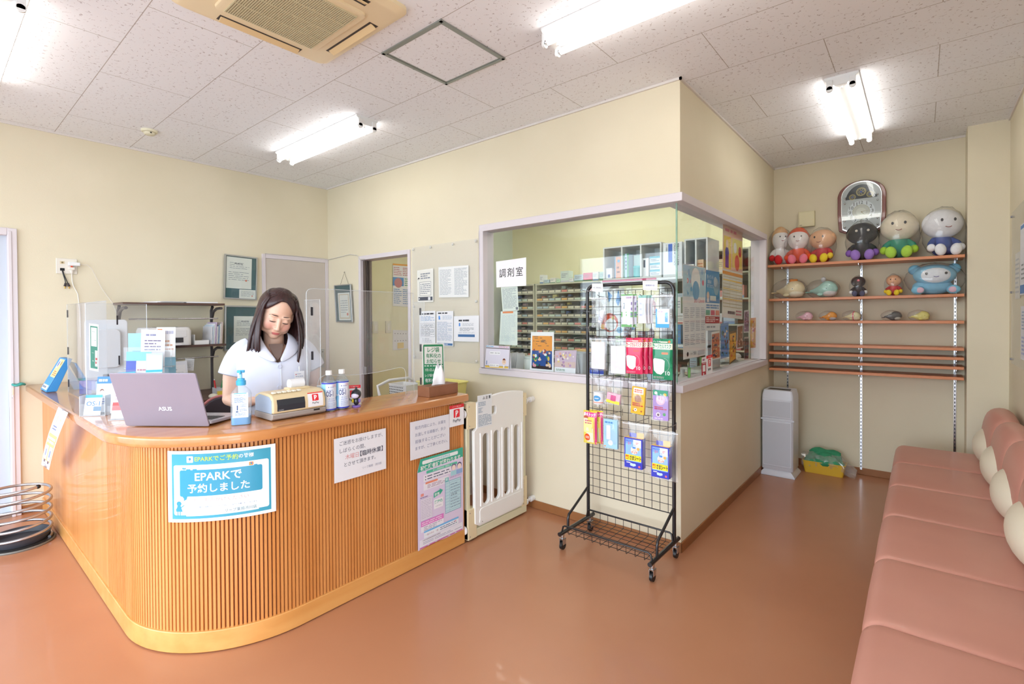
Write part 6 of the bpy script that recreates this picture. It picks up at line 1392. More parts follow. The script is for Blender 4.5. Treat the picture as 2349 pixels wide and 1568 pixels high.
for i, (pa, pb, sx, lb) in enumerate((((-1.314, 2.6, 0.713),(-1.196, 2.6, 0.73),0,'blue cooling gel sheet box in a clear bag, left of two at the bottom row'),((-1.143, 2.58, 0.742),(-1.035, 2.58, 0.759),1,'blue cooling gel sheet box in a clear bag, right of two at the bottom row'))):
    c, w_ = colx(pa, pb); 
    o = bagged('cooling_sheet_box', lb, 'box', 0, w_*1.5, .27, c+.01, Z4-.02-.015*i, 2.605-.02*i, .035, 20+i)
    bw = w_*.92
    k = M().box((-bw/2-.01,-.022,-.255),(bw/2-.01,.022,-.085),mat((62,66,196),.35)); k.build('box', o, bevel=.0015)
    M().box((-bw*.3-.01,-.002,-.085),(bw*.1-.01,.0,-.06),mat((62,66,196),.35)).box((bw*.1-.01,-.002,-.085),(bw*.5-.01,.0,-.055),mat((236,180,70),.35)).box((-bw/2-.01,-.0225,-.0845),(bw/2-.01,.0225,-.0835),mat((236,190,60),.35)).build('hanging_tab', o)
    s = Sheet((62,66,196), bw, .17, rough=.3); cooling(i==1)(s); s.build('print',[(-bw/2-.01,-.0225,-.085),(bw/2-.01,-.0225,-.085),(bw/2-.01,-.0225,-.255),(-bw/2-.01,-.0225,-.255)],parent=o,off=.0003,thick=.0002)
for px_, pz_ in (((-1.628, 2.7, 1.561),0),((-1.629, 2.7, 1.431),0),((-1.652, 2.66, 1.33),0),((-1.331, 2.7, 1.32),0),((-1.505, 2.7, 1.318),0)): hook(px_[0], px_[2], 2.64)
# labels clipped to the top bar
Q = [(-1.619, 2.755, 1.612),(-1.541, 2.755, 1.608),(-1.541, 2.755, 1.554),(-1.619, 2.755, 1.562)]
s = S(Q,(246,246,248)); s.text('第二類医薬品',.14,.38,.86,.62,(90,90,110)); s.build('shelf_card', Q, label='small white card on the left of the black rack top bar', cat='card', group='cards on the rack top bar')
Q = [(-1.275, 2.755, 1.612),(-1.181, 2.755, 1.607),(-1.184, 2.755, 1.554),(-1.273, 2.755, 1.558)]
s = S(Q,(246,244,248)); s.text('医薬部外品',.2,.35,.8,.68,(84,90,150),.005)
for i in range(12): s.rect(.06+i*.075,.86,.09+i*.075,.9,(150,120,140)).rect(.06+i*.075,.1,.09+i*.075,.14,(150,120,140))
s.build('shelf_card', Q, label='small white card with dotted border on the right of the rack top bar', cat='card', group='cards on the rack top bar')

# ================================================================ the woman behind the counter
PX_, PY_ = -2.70, 1.235
SKIN = mat((232,188,164),.5,name='skin',sub=.12); HAIRC = (42,27,29)
per = thing('person', 'dark haired woman in a white short sleeved coat, head bowed behind the counter', 'person', (PX_,PY_,0), math.radians(73.7))
HT = Matrix.Translation((.014,-.035,1.428)) @ rot('Z',4) @ rot('Y',12) @ rot('X',27)
b = M(); e = lambda c, r, R=None: b.ell(c, r, SKIN, R, nu=28, nv=18)
b.at(HT)
e((0,.018,.038),(.078,.093,.088)); e((0,-.022,-.018),(.0735,.070,.082)); e((0,-.034,-.070),(.054,.048,.044)); e((0,-.064,-.096),(.026,.021,.021))
for s_ in (-1,1):
    e((.036*s_,-.056,-.036),(.033,.030,.036)); e((.047*s_,-.030,-.062),(.026,.034,.034)); e((.030*s_,-.079,.021),(.025,.010,.008)); e((.031*s_,-.079,-.001),(.017,.012,.0105)); e((.0115*s_,-.0955,-.0425),(.0085,.0095,.0075)); e((.079*s_,.012,-.012),(.009,.020,.031),rot('Y',-8*s_))
b.tube([(0,-.084,.012),(0,-.093,-.010),(0,-.103,-.030),(0,-.107,-.038)],.009,SKIN,10,rs=[.009,.0085,.0095,.011]); e((0,-.1045,-.039),(.0125,.011,.0095))
e((0,-.088,-.0655),(.023,.011,.0075)); e((0,-.087,-.0735),(.018,.010,.008))
b.at(Matrix())
neck0 = HT @ Vector((0,.03,-.06))
b.tube([(.0,.045,1.16),(.0,.035,1.22),(.004,.02,1.29),tuple(neck0)],.052,SKIN,20,rs=[.07,.056,.051,.052])
e((0,.03,1.16),(.15,.085,.11)); e((0,.01,1.06),(.145,.095,.14)); e((0,.01,.92),(.14,.095,.16))
for s_ in (-1,1): e((.065*s_,-.045,1.12),(.065,.06,.065)); e((.125*s_,.03,1.212),(.06,.052,.052)); 
for s_ in (-1,1):
    b.tube([(.075*s_,.02,.86),(.085*s_,.01,.70),(.09*s_,-.0,.48),(.092*s_,.02,.30),(.094*s_,.03,.08)],.07,SKIN,16,rs=[.09,.082,.056,.052,.036])
    e((.094*s_,-.03,.045),(.038,.10,.038))
# arms: her right (image left), her left
def limb(P, R): b.tube(P, .03, SKIN, 16, rs=R); [e(p,(r,r,r)) for p, r in zip(P, R)]
limb([(-.168,.03,1.222),(-.197,.035,1.10),(-.208,.03,.985)],[.046,.043,.035]); limb([(-.208,.03,.985),(-.165,-.055,.968),(-.110,-.115,.985)],[.036,.031,.022])
limb([(.168,.03,1.222),(.205,.04,1.11),(.207,.03,1.0)],[.046,.041,.034]); limb([(.207,.03,1.0),(.155,-.055,.978),(.095,-.11,.99)],[.035,.030,.022])
def hand(w, d, side):
    """palm, four fingers and a thumb, curled over what they hold"""
    d = Vector(d).normalized(); up_ = Vector((0,0,1)); lat = d.cross(up_).normalized(); n = lat.cross(d).normalized(); w = Vector(w)
    Rm = Matrix(((lat.x,d.x,n.x),(lat.y,d.y,n.y),(lat.z,d.z,n.z))).to_4x4()
    c = w+d*.045; e(tuple(c),(.036,.046,.014),Rm)
    for i, L_ in enumerate((.058,.066,.062,.050)):
        o_ = lat*(-.028+.0187*i); p = w+d*.078+o_; q = p+d*L_*.42-n*.006; r = q+d*L_*.28-n*.016; s2 = r+d*L_*.12-n*.016
        b.tube([p-d*.012,p,q,r,s2],.008,SKIN,10,rs=[.0092,.0092,.0085,.008,.0068]); e(tuple(s2),(.0068,.0068,.0068))
    t0 = w+d*.022-lat*side*.026; t1 = t0+d*.028-lat*side*.022-n*.008; t2 = t1+d*.024-lat*side*.004-n*.010
    b.tube([t0,t1,t2],.009,SKIN,10,rs=[.013,.0105,.0085]); e(tuple(t2),(.0085,.0085,.0085))
hand((-.110,-.115,.985),(.85,-.42,-.10),-1); hand((.095,-.11,.99),(-.85,-.5,-.12),1)
body = b.build('body', per)
q = body.modifiers.new('remesh','REMESH'); q.mode = 'VOXEL'; q.voxel_size = .0034; q.use_smooth_shade = True
q = body.modifiers.new('smooth','SMOOTH'); q.factor = .6; q.iterations = 6
bpy.context.view_layer.update()
me = bpy.data.meshes.new_from_object(body.evaluated_get(bpy.context.evaluated_depsgraph_get()))
body.modifiers.clear(); body.data = me; me.materials.clear()
# skin with a little warmth on the cheeks (its own colouring)
SK = mat((232,188,164),.5,name='skin',sub=.12).copy(); nt_, N_, L_, p_ = nodes(SK)
geo = N_.new('ShaderNodeTexCoord'); 
prev = None
for s_ in (-1,1):
    c = HT @ Vector((.042*s_,-.078,-.036)); vm = N_.new('ShaderNodeVectorMath'); vm.operation='DISTANCE'; L_.new(geo.outputs['Object'], vm.inputs[0]); vm.inputs[1].default_value = c
    mr = N_.new('ShaderNodeMapRange'); L_.new(vm.outputs['Value'], mr.inputs[0]); mr.inputs[1].default_value=.012; mr.inputs[2].default_value=.036; mr.inputs[3].default_value=.55; mr.inputs[4].default_value=0
    if prev is None: prev = mr.outputs[0]
    else: ad = N_.new('ShaderNodeMath'); ad.operation='ADD'; L_.new(prev, ad.inputs[0]); L_.new(mr.outputs[0], ad.inputs[1]); prev = ad.outputs[0]
mxx = N_.new('ShaderNodeMix'); mxx.data_type='RGBA'; L_.new(prev, mxx.inputs[0]); mxx.inputs[6].default_value = lin((233,190,166))+(1,); mxx.inputs[7].default_value = lin((232,158,146))+(1,); L_.new(mxx.outputs[2], p_.inputs['Base Color'])
me.materials.append(SK)
DKH = mat((52,34,34),.5,name='brow_hair'); LIP = mat((206,112,108),.4,name='lips')
for s_ in (-1,1):
    M().at(HT).tube([((.013+.0085*i)*s_,-.0885+.0006*i*i*1.1,.0265+.0016*i-.0005*i*i) for i in range(6)],.0018,DKH,6,rs=[.0016,.0022,.0022,.0019,.0014,.0008]).build('eyebrow', per)
    M().at(HT).tube([((.016+.006*i)*s_,-.0915+.0011*(i-1.5)**2*.55,-.0055-.0012*(1-((i-2.5)/2.5)**2)-.0006*i) for i in range(6)],.0012,DKH,6,rs=[.0009,.0018,.0021,.0022,.0019,.0012]).build('eyelash', per)
M().at(HT).ell((0,-.0965,-.0668),(.0205,.0055,.0036),LIP,nu=20,nv=10).build('lip', per); M().at(HT).ell((0,-.0950,-.0735),(.0165,.0055,.0044),LIP,nu=20,nv=10).build('lip', per)
M().at(HT).tube([(.0195*t,-.0995+.006*t*t,-.0700-.001*t*t) for t in (-1,-.6,-.2,.2,.6,1)],.0008,mat((120,60,60),.5),6).build('mouth_line', per)
M().ell(tuple(HT @ Vector((-.084,-.004,-.040))),(.004,.004,.004),mat((236,230,214),.15,.3)).build('earring', per)
# ---------------- hair
HM = noise_col(HAIRC,(66,36,35), 30, .34, 'dark_brown_hair', .5, 90, stretch=(6,6,.25), coat=.0)
def skull(phi, th, k=1.0):
    return HT @ Vector((.0875*k*math.sin(th)*math.sin(phi)+.0*math.cos(th), .018-.1015*k*math.sin(th)*math.cos(phi), .036+.0995*k*math.cos(th)))
def smooth(a): a = max(0,min(1,a)); return a*a*(3-2*a)
nphi = 64; cap_ = M(); rings = []
rn = random.Random(2)
for j in range(nphi+1):
    phi = -PI+2*PI*j/nphi; a = abs(math.degrees(phi))
    thm = math.radians(49+ (96-49)*smooth((a-6)/60)); row = []
    for i in range(15):
        th = thm*i/14; k = 1+.018*math.sin(j*1.7)*math.sin(i*.6)*.5 - .05*max(0,(i-12)/2)*(a<62)
        row.append(skull(phi, th, k))
    rings.append(row)
cap_.loft(rings, HM, True, False, False); o = cap_.build('hair', per, solid=.006)
def lock(phi0, phi1, n, zend, fx, fy, wid, name='hair', seed=0):
    """curtain of hair from the side of the head hanging down; fx,fy where its ends come to rest"""
    m = M(); rings = []; rn = random.Random(seed)
    for j in range(n+1):
        f = j/n; phi = phi0+(phi1-phi0)*f; col = []
        for i in range(5): col.append(skull(phi, math.radians(50+10*i), 1.03+.015*i))
        p = col[-1]; ze = zend(f)+.020*rn.uniform(-1,1); end = Vector((fx(f), fy(f), ze))
        for i in range(1,13):
            t_ = i/12; q = p.lerp(end, t_); bul = math.sin(PI*t_)*.016; out = Vector((p.x-.01, p.y-.01, 0)); out.normalize()
            w_ = .004*math.sin(j*2.1+t_*3)*t_; q += out*(bul+w_); col.append(q)
        rings.append(col)
    m.loft(rings, HM, True, False, False); return m.build(name, per, solid=wid)
R_ = math.radians
# her right side (image left): from temple to back
lock(R_(-66),R_(-180),26, lambda f: 1.225+.0*f+.02*smooth(f), lambda f: -.135+.122*f, lambda f: -.055+.145*f, .014, seed=1)
lock(R_(66),R_(180),26, lambda f: 1.215+.025*smooth(f), lambda f: .118-.105*f, lambda f: -.062+.15*f, .016, seed=2)
# front locks framing the face
lock(R_(-58),R_(-84),8, lambda f: 1.235-.01*f, lambda f: -.083-.04*f, lambda f: -.098+.05*f, .012, seed=3)
lock(R_(57),R_(84),8, lambda f: 1.175+.03*f, lambda f: .098+.02*f, lambda f: -.115+.06*f, .012, seed=4)
for k_ in range(26):
    s_ = -1 if k_ < 13 else 1; rn = random.Random(k_); phi = R_(s_*rn.uniform(58,120)); p = skull(phi, R_(70), 1.07)
    end = Vector((s_*rn.uniform(.09,.145), rn.uniform(-.10,.03), rn.uniform(1.17,1.25)))
    pts = [skull(phi*.55, R_(34), 1.035), skull(phi*.8, R_(52), 1.05), p]+[p.lerp(end,t_)+Vector((s_*.018*math.sin(PI*t_),0,0)) for t_ in (.25,.5,.75,1)]
    if k_ % 3 == 0: M().tube(pts,.004,HM,6,rs=[.0025,.004,.0055,.006,.0055,.004,.0012]).build('hair_strand', per)
# ---------------- coat
COAT = noise_col((226,229,244),(220,224,241), 6, .7, 'white_coat_cotton', .25, 30)
zs_ = [(.70,.185,.130,.01),(.80,.182,.130,.008),(.92,.176,.128,.004),(1.0,.174,.128,0),(1.06,.178,.132,-.005),(1.12,.184,.136,-.008),(1.165,.188,.132,-.004),(1.20,.188,.124,.002),(1.235,.180,.108,.012),(1.262,.160,.092,.02),(1.285,.125,.078,.026),(1.305,.092,.068,.03),(1.322,.074,.060,.03)]
zV = 1.185; rings = []
for z, rx, ry, cy_ in zs_:
    op = 0 if z <= zV else math.radians(8+54*min(1,(z-zV)/.10)**1.0)
    ring_ = []
    for j in range(49):
        a = -PI/2+op+(2*PI-2*op)*j/48
        cx_, sx_ = math.cos(a), math.sin(a); k = 1/(abs(cx_)**2.4+abs(sx_)**2.4)**(1/2.4)
        wr = 1+.010*math.sin(5*a+z*30)*(z<1.2)+.006*math.sin(11*a+z*50)
        ring_.append((rx*k*cx_*wr*.97, cy_+ry*k*sx_*wr*.97, z))
    rings.append(ring_)
coat = M().loft(rings, COAT, True, False, False).build('coat', per, solid=.004, subsurf=1)
def sleeve(P, R, side):
    m = M(); rings = []
    for i, (p, r) in enumerate(zip(P, R)):
        d = (Vector(P[min(i+1,len(P)-1)])-Vector(P[max(i-1,0)])).normalized(); a_ = Vector((0,1,0)); a_ = (a_-d*a_.dot(d)).normalized(); c_ = d.cross(a_)
        rings.append([Vector(p)+a_*r*1.05*math.cos(t*2*PI/24)+c_*r*math.sin(t*2*PI/24)*(1+.05*math.sin(3*t+i)) for t in range(24)])
    m.loft(rings, COAT, True, False); m.build('sleeve', per, solid=.004, subsurf=1)
    ring2 = []
    for k_ in (-.012,-.0005): 
        p = Vector(P[-1])+ (Vector(P[-1])-Vector(P[-2])).normalized()*k_*1.6; d = (Vector(P[-1])-Vector(P[-2])).normalized(); a_ = Vector((0,1,0)); a_ = (a_-d*a_.dot(d)).normalized(); c_ = d.cross(a_)
        ring2.append([p+a_*(R[-1]+.003)*1.05*math.cos(t*2*PI/24)+c_*(R[-1]+.003)*math.sin(t*2*PI/24) for t in range(24)])
sleeve([(-.105,.03,1.262),(-.138,.03,1.243),(-.165,.03,1.205),(-.184,.032,1.16),(-.200,.032,1.105)],[.046,.056,.060,.061,.063],-1)
sleeve([(.105,.03,1.262),(.138,.03,1.247),(.168,.03,1.212),(.192,.034,1.17),(.216,.036,1.12)],[.046,.056,.059,.059,.059],1)
for s_ in (-1,1):
    inn = [(.060*s_,.055,1.330),(.066*s_,.0,1.328),(.066*s_,-.040,1.302),(.045*s_,-.088,1.250),(.006*s_,-.137,1.188)]
    out = [(.095*s_,.055,1.296),(.112*s_,.0,1.292),(.128*s_,-.050,1.258),(.104*s_,-.108,1.214),(.010*s_,-.146,1.168)]
    m = M(); m.loft([[Vector(a_), (Vector(a_)+Vector(c_))/2+Vector((0,-.006,.006)), Vector(c_)] for a_, c_ in zip(inn, out)], COAT, True, False, False); m.build('lapel', per, solid=.005, subsurf=1)
M().add([(-.034,-.066,1.268),(.036,-.066,1.268),(.018,-.112,1.205),(.0,-.122,1.186),(-.016,-.112,1.205)],[(0,1,2,3,4)],mat((120,100,92),.8)).build('inner_top', per, solid=.004)
M().tube([(.010,-.147,1.172),(.012,-.146,1.10),(.014,-.141,1.02),(.016,-.138,.94),(.018,-.136,.82)],.0022,COAT,6).build('placket', per)
for z, y in ((1.155,-.146),(1.048,-.142),(.94,-.137)):
    M().at(Matrix.Translation((.004,y,z)) @ rot('X',90)).lathe([(.001,0),(.0105,0),(.0115,.002),(.0095,.004),(.0035,.003),(.001,.003)],mat((205,210,230),.2),n=20).build('button', per)
t_ = [(.075,-.130,1.130),(.125,-.105,1.130),(.125,-.113,1.045),(.075,-.138,1.045)]
s = Sheet((236,236,242),.05,.085); s.lines(.1,.3,.9,.9,4,(170,176,200),.3).rect(.1,.05,.4,.2,(150,150,166)).rect(.6,.05,.9,.2,(150,150,166)).disc(.15,.8,.05,(220,80,90))
s.build('name_badge', [(.075,-.148,1.125),(.127,-.133,1.125),(.127,-.137,1.04),(.075,-.152,1.04)], parent=per)
M().tube([(.10,-.142,1.125),(.10,-.142,1.15)],.002,CHROME,6).build('badge_clip', per)
TRS = mat((60,62,78),.8,name='navy_trousers')
for s_ in (-1,1):
    M().tube([(.075*s_,.02,.86),(.085*s_,.01,.70),(.09*s_,.0,.48),(.092*s_,.02,.30),(.094*s_,.03,.10)],.08,TRS,18,rs=[.104,.096,.075,.072,.065]).build('trouser_leg', per)
    M().ell((.094*s_,-.03,.042),(.048,.125,.041),mat((236,236,236),.5)).build('shoe', per)

# ================================================================ plush toys on the alcove shelves
def cloth(c): 
    k = ('plush',)+c
    if k not in MATS: MATS[k] = noise_col(c, tuple(int(v*.97) for v in c), 40, .9, 'plush_fabric', .3, 400, spec=.15)
    return MATS[k]
def shelf_z(k, x):
    za, zb = SL[k][0], SL[k][1]; return za+(zb-za)*(x+1.085)/1.332+.0005
def film_bag(o, c, r, seed, R=None):
    rn = random.Random(seed); m = M(); m.ell(c, r, BAGFILM, R, nu=26, nv=16)
    for i, v in enumerate(m.v):
        k = 1+.035*math.sin(v.x*90+seed)*math.sin(v.z*70+v.y*50)+.02*rn.uniform(-1,1); m.v[i] = Vector(((v.x-c[0])*k+c[0], (v.y-c[1])*k+c[1], max(c[2]-r[2]*.94, (v.z-c[2])*k+c[2])))
    for q in range(3):
        a = rn.uniform(0,6.28); b = (c[0]+.5*r[0]*math.cos(a), c[1]-.5*r[1], c[2]+r[2]*.95)
    m.build('plastic_bag', o)
def doll(label, xy, k, hr, hc, bc, hand, foot, face=None, mask=None, rz=0, cap=None, hs=(1,1,.92), seed=0, feet_w=1, eye=True, extra=None, ears=None, group='large bagged plush dolls on the top shelf', name='plush_doll', scale=1):
    x, y = xy; z = shelf_z(k, x); o = thing(name, label, 'plush toy', (x,y,z), rz, group); s = scale
    bh = .11*s
    M().ell((0,.01,bh*.72),(.062*s,.052*s,bh*.72),cloth(bc)).build('body', o)
    hz = bh*1.25+hr*hs[2]*.85
    M().ell((0,0,hz),(hr*hs[0],hr*.86,hr*hs[2]),cloth(hc),nu=30,nv=20).build('head', o)
    if cap: 
        m = M(); m.ell((0,.012,hz+.012),(hr*hs[0]*1.01,hr*.86,hr*hs[2]*1.0),cloth(cap),rot('X',14),nu=30,nv=20); m.build('hood', o)
        M().ell((0,-hr*.30,hz-.005),(hr*hs[0]*.80,hr*.60,hr*hs[2]*.76),cloth(hc),nu=30,nv=20).build('face', o)
    fy = -hr*.86; ks = lambda dx, dz: -hr*.86*math.sqrt(max(0,1-(dx/(hr*hs[0]))**2-(dz/(hr*hs[2]))**2))-(.008*s if cap else 0)
    if mask:
        m = M(); 
        for s_ in (-1,1): dx=.36*hr*s_; m.ell((dx,ks(dx,.0)+.004,hz+.02*s),(.30*hr,.008,.20*hr),cloth(mask))
        m.build('face_patch', o)
    if eye:
        for s_ in (-1,1):
            dx = .33*hr*s_; M().ell((dx,ks(dx,.012*s)-.001,hz+.016*s),(.07*hr,.004,.10*hr),mat((34,34,44),.3)).build('eye', o)
        M().tube([(.16*hr*t,ks(.16*hr*t,-.3*hr)-.003,hz-.32*hr+.06*hr*t*t) for t in (-1,-.5,0,.5,1)],.0022*s,mat((150,60,50),.6),6).build('mouth', o)
    for s_ in (-1,1):
        M().tube([(.045*s*s_,0,bh*1.05),(.070*s*s_,-.025*s,bh*.8),(.078*s*s_,-.040*s,bh*.62)],.02*s,cloth(bc),10,rs=[.018*s,.02*s,.018*s]).build('arm', o)
        M().ell((.080*s*s_,-.052*s,bh*.52),(.023*s,.024*s,.026*s),cloth(hand)).build('hand', o)
        M().tube([(.025*s*s_,-.02*s,.035*s),(.04*s*s_,-.07*s,.032*s)],.024*s,cloth(bc),10).build('leg', o)
        M().ell((.042*s*s_*feet_w,-.085*s,.040*s),(.031*s,.024*s,.040*s),cloth(foot),rot('Y',8*s_)).build('foot', o)
    if extra: extra(o, hz, hr, s)
    film_bag(o,(0,-.015*s,(hz+hr)*.5),(max(hr*hs[0]*1.05,.104*s),max(.110*s,hr*.98),(hz+hr*hs[2])*.535),seed)
    return o
yd = 5.115
doll('bagged plush doll with white face and tan cap, leftmost on the top shelf', (-1.005,5.10),0,.070,(240,238,234),(240,236,232),(200,50,50),(206,48,52),cap=(226,180,130),rz=.5,seed=1,scale=1.1,hs=(.95,1,1.5))
doll('bagged orange-red plush doll with white face and pink feet', (-.858,5.09),0,.083,(244,238,234),(236,84,44),(236,84,44),(240,130,150),cap=(232,92,52),rz=.1,seed=2,scale=1.06,hs=(1,1,1.15))
doll('bagged peach-headed plush doll in red with yellow feet', (-.672,5.10),0,.100,(240,188,146),(200,44,50),(238,206,70),(238,210,60),rz=-.25,seed=3,scale=1.0,hs=(1.05,1,.85))
doll('bagged black plush doll with purple feet below the clock', (-.389,5.10),0,.106,(40,42,48),(36,38,44),(140,100,180),(158,124,200),rz=.1,seed=4,scale=1.12,hs=(1.05,1,.85),eye=False,
     extra=lambda o,hz,hr,s: [M().ell((.040*q,-hr*.86,hz+.015),(.010,.006,.010),mat((226,220,206),.5)).build('eye', o) for q in (-1,1)])
doll('bagged cream-headed plush doll in green with lime feet', (-.141,5.09),0,.121,(238,226,200),(44,150,120),(168,206,70),(176,216,86),rz=0,seed=5,scale=1.2,hs=(1.05,1,.92))
doll('bagged white-headed plush doll in blue, rightmost on the top shelf', (.122,5.10),0,.122,(240,240,242),(58,86,160),(240,240,242),(240,240,242),rz=.35,seed=6,scale=1.15,hs=(1.05,1,.92))
# second shelf
def whale(label, xy, k, L_, col, belly, rz, seed, group, nm='plush_whale', acc=None, fr=1):
    x, y = xy; z = shelf_z(k, x); o = thing(nm, label, 'plush toy', (x,y,z), rz, group)
    h = L_*.34
    m = M(); rings = []
    for i in range(15):
        f = i/14; xx = -L_*.5+L_*f; r = 0
        q_ = min(1,f/.62); r = h*(.14+.86*q_*q_*(3-2*q_)) if f < .62 else h*max(.03,math.sqrt(max(0,1-((f-.62)/.38)**2)))
        zc = h*.97 if f > .62 else max(r*.98, h*.75-.0*h)*(.75+.25*q_)+.22*h*(1-q_)
        rings.append([(xx, r*.85*math.cos(a), zc+r*.95*math.sin(a)) for a in [q*2*PI/18 for q in range(18)]])
    m.loft(rings, cloth(col), True); m.build('body', o, subsurf=1)
    for s_ in (-1,1): M().ell((-L_*.52,.04*s_*L_/.3,h*.62),(L_*.09,L_*.10,L_*.03),cloth(col),rot('Z',30*s_)).build('tail_fin', o)
    for s_ in (-1,1): M().ell((-L_*.02,-.8*h*s_,h*.35),(L_*.10,L_*.035,L_*.06),cloth(col),rot('X',-30*s_)).build('flipper', o)
    M().ell((L_*.20,0,h*.55),(L_*.26,h*.80,h*.50),cloth(belly)).build('belly', o)
    for s_ in (-1,1): M().ell((L_*.20,-h*.82*s_,h*1.0),(L_*.018,L_*.012,L_*.018),mat((30,30,34),.3)).build('eye', o)
    if acc: acc(o, L_, h)
    film_bag(o,(-.01,0,h*.98),(L_*.60,h*1.18,h*1.12),seed)
    return o
g2 = 'bagged plush toys on the second shelf'
whale('bagged cream plush whale with small orange cap, left end of the second shelf', (-.925,5.10),1,.25,(234,218,176),(240,232,206),-.25,21,g2,acc=lambda o,L_,h: M().lathe([(.001,0),(.028,0),(.034,.035),(.03,.04),(.001,.03)],cloth((240,150,70)),c=(L_*.12,0,h*1.55)).build('cap', o))
whale('bagged mint green plush whale on the second shelf', (-.665,5.10),1,.225,(176,220,208),(226,226,224),-.25,22,g2,acc=lambda o,L_,h: M().ell((L_*.0,0,h*2.05),(.02,.02,.024),cloth((214,214,216))).build('spout', o))
doll('bagged dark furry plush doll with pink nose on the second shelf', (-.413,5.09),1,.05,(60,44,44),(52,42,46),(236,236,236),(96,96,120),rz=.1,seed=23,scale=.62,group=g2,eye=False,extra=lambda o,hz,hr,s: M().ell((0,-hr*.9,hz+.01),(.010,.008,.009),mat((236,80,110),.5)).build('nose', o))
doll('small bagged peach-headed plush in red and yellow on the second shelf', (-.175,5.09),1,.050,(238,180,138),(204,48,48),(240,208,60),(240,208,60),rz=-.1,seed=24,scale=.6,group=g2)
o = thing('plush_dog', 'big pale blue plush with white face at the right end of the second shelf', 'plush toy', (.075,5.10,shelf_z(1,.075)), .1, g2)
PB_, PW_ = cloth((140,200,228)), cloth((238,242,246))
M().ell((-.01,.0,.062),(.125,.07,.062),PB_,nu=28).build('body', o)
M().ell((0,-.02,.152),(.132,.085,.082),PB_,nu=30,nv=20).build('head', o)
M().ell((.0,-.05,.150),(.105,.062,.066),PW_,nu=30,nv=20).build('face', o)
for s_ in (-1,1):
    M().ell((.118*s_,-.0,.198),(.042,.030,.040),PB_).build('ear', o)
    M().ell((.105*s_,-.075,.035),(.042,.04,.033),PB_).build('paw', o)
    M().ell((.105*s_-.01*s_,-.108,.034),(.024,.01,.022),cloth((226,190,206))).build('paw_pad', o)
    M().ell((.058*s_,-.108,.160),(.009,.005,.010),mat((50,44,44),.4)).build('eye', o)
M().tube([(.016*t,-.113,.138-.006*(1-t*t)) for t in (-1,-.5,0,.5,1)],.002,mat((90,70,140),.6),6).build('mouth', o)
film_bag(o,(0,-.01,.12),(.185,.12,.128),25)
# third shelf: five small ones
g3 = 'small bagged plush whales on the third shelf'
def band_acc(c): return lambda o,L_,h: M().tube([(L_*.10,h*.93*math.cos(a),h*.98+h*.93*math.sin(a)) for a in [i*2*PI/20 for i in range(20)]],.004,cloth(c),6,closed=True).build('band', o)
for x_, c_, b_, lb, ac in ((-.80,(238,190,206),(240,210,220),'small bagged pink plush whale, first on the third shelf',None),(-.62,(240,160,50),(200,200,202),'small bagged orange plush whale, second on the third shelf',None),
                           (-.452,(234,224,180),(240,232,200),'small bagged cream plush whale with pink band, middle of the third shelf',band_acc((236,110,140))),(-.18,(96,94,92),(206,204,190),'small bagged dark grey plush whale, fourth on the third shelf',None),(-.007,(232,222,130),(236,228,150),'small bagged yellow plush whale, last on the third shelf',None)):
    whale(lb, (x_,5.09),2,.118,c_,b_,-.2 if x_<-.2 else .1,int(x_*100),g3,acc=ac)
# --- clock
A, B = (-0.575, 5.24, 2.35), (-0.232, 5.24, 2.323); ct, cb = (-0.398, 5.24, 2.558), (-0.397, 5.24, 2.084)
xc, cw, zt_, zb_ = (A[0]+B[0])/2, abs(B[0]-A[0]), ct[2], cb[2]; ch = zt_-zb_
t = thing('wall_clock', 'silver melody wall clock with dark arched top panel and wooden sides', 'clock', (xc,YD-.002,(zt_+zb_)/2))
def arch(w_, h_, n=18):
    P = [(w_/2*.94,-h_/2+.05),(w_/2,-h_*.1),(w_/2,h_*.24)]
    P += [(w_/2*math.cos(a)*.985, h_*.24+(h_*.26)*math.sin(a)) for a in [PI*i/n for i in range(1,n)]]
    P += [(-w_/2,h_*.24),(-w_/2,-h_*.1),(-w_/2*.94,-h_/2+.05)]
    P += [(-w_/2*.94+.0+(w_*.94)*i/8, -h_/2+.05-.05*math.sin(PI*i/8)) for i in range(1,8)]
    return P
CW = wood((140,66,48),(112,50,38),'red_brown_wood','z',.3,.4,8)
P = arch(cw, ch); m = M(); m.loft([[(x,-.001,z) for x,z in P],[(x,-.05,z) for x,z in P]], CW, True); m.build('case', t, bevel=.004)
P = arch(cw*.86, ch*.985); CS = mat((206,208,212),.22,.85); M().loft([[(x,-.049,z) for x,z in P],[(x*.985,-.064,z*.985) for x,z in P]], CS, True).build('bezel', t, bevel=.003)
s = Sheet((196,198,200), cw*.84, ch*.95, rough=.25); uw, uh = cw*.84, ch*.95; R_ = lambda r: r*uw/uh
s.poly([(.5+.40*math.cos(a), .60+.34*math.sin(a)) for a in [math.radians(12+156*i/20) for i in range(21)]],(52,54,62))
for cx_, cy_, r_ in ((.5,.80,.125),(.285,.715,.085),(.715,.735,.085)):
    s.disc(cx_,cy_,r_,(196,176,110),n=24).disc(cx_,cy_,r_*.88,(60,60,68),n=24)
    for q in range(8): a = q*PI/4; s.disc(cx_+r_*.5*math.cos(a),cy_+R_(r_*.5)*math.sin(a),r_*.34,(206,190,130),n=12).disc(cx_+r_*.5*math.cos(a),cy_+R_(r_*.5)*math.sin(a),r_*.27,(70,70,76),n=12)
    s.disc(cx_,cy_,r_*.24,(60,80,170),n=10)
s.disc(.5,.42,.335,(226,228,232),n=40).disc(.5,.42,.215,(186,180,160),n=32).disc(.5,.42,.20,(206,204,196),n=32).disc(.5,.42,.12,(226,224,214),n=24)
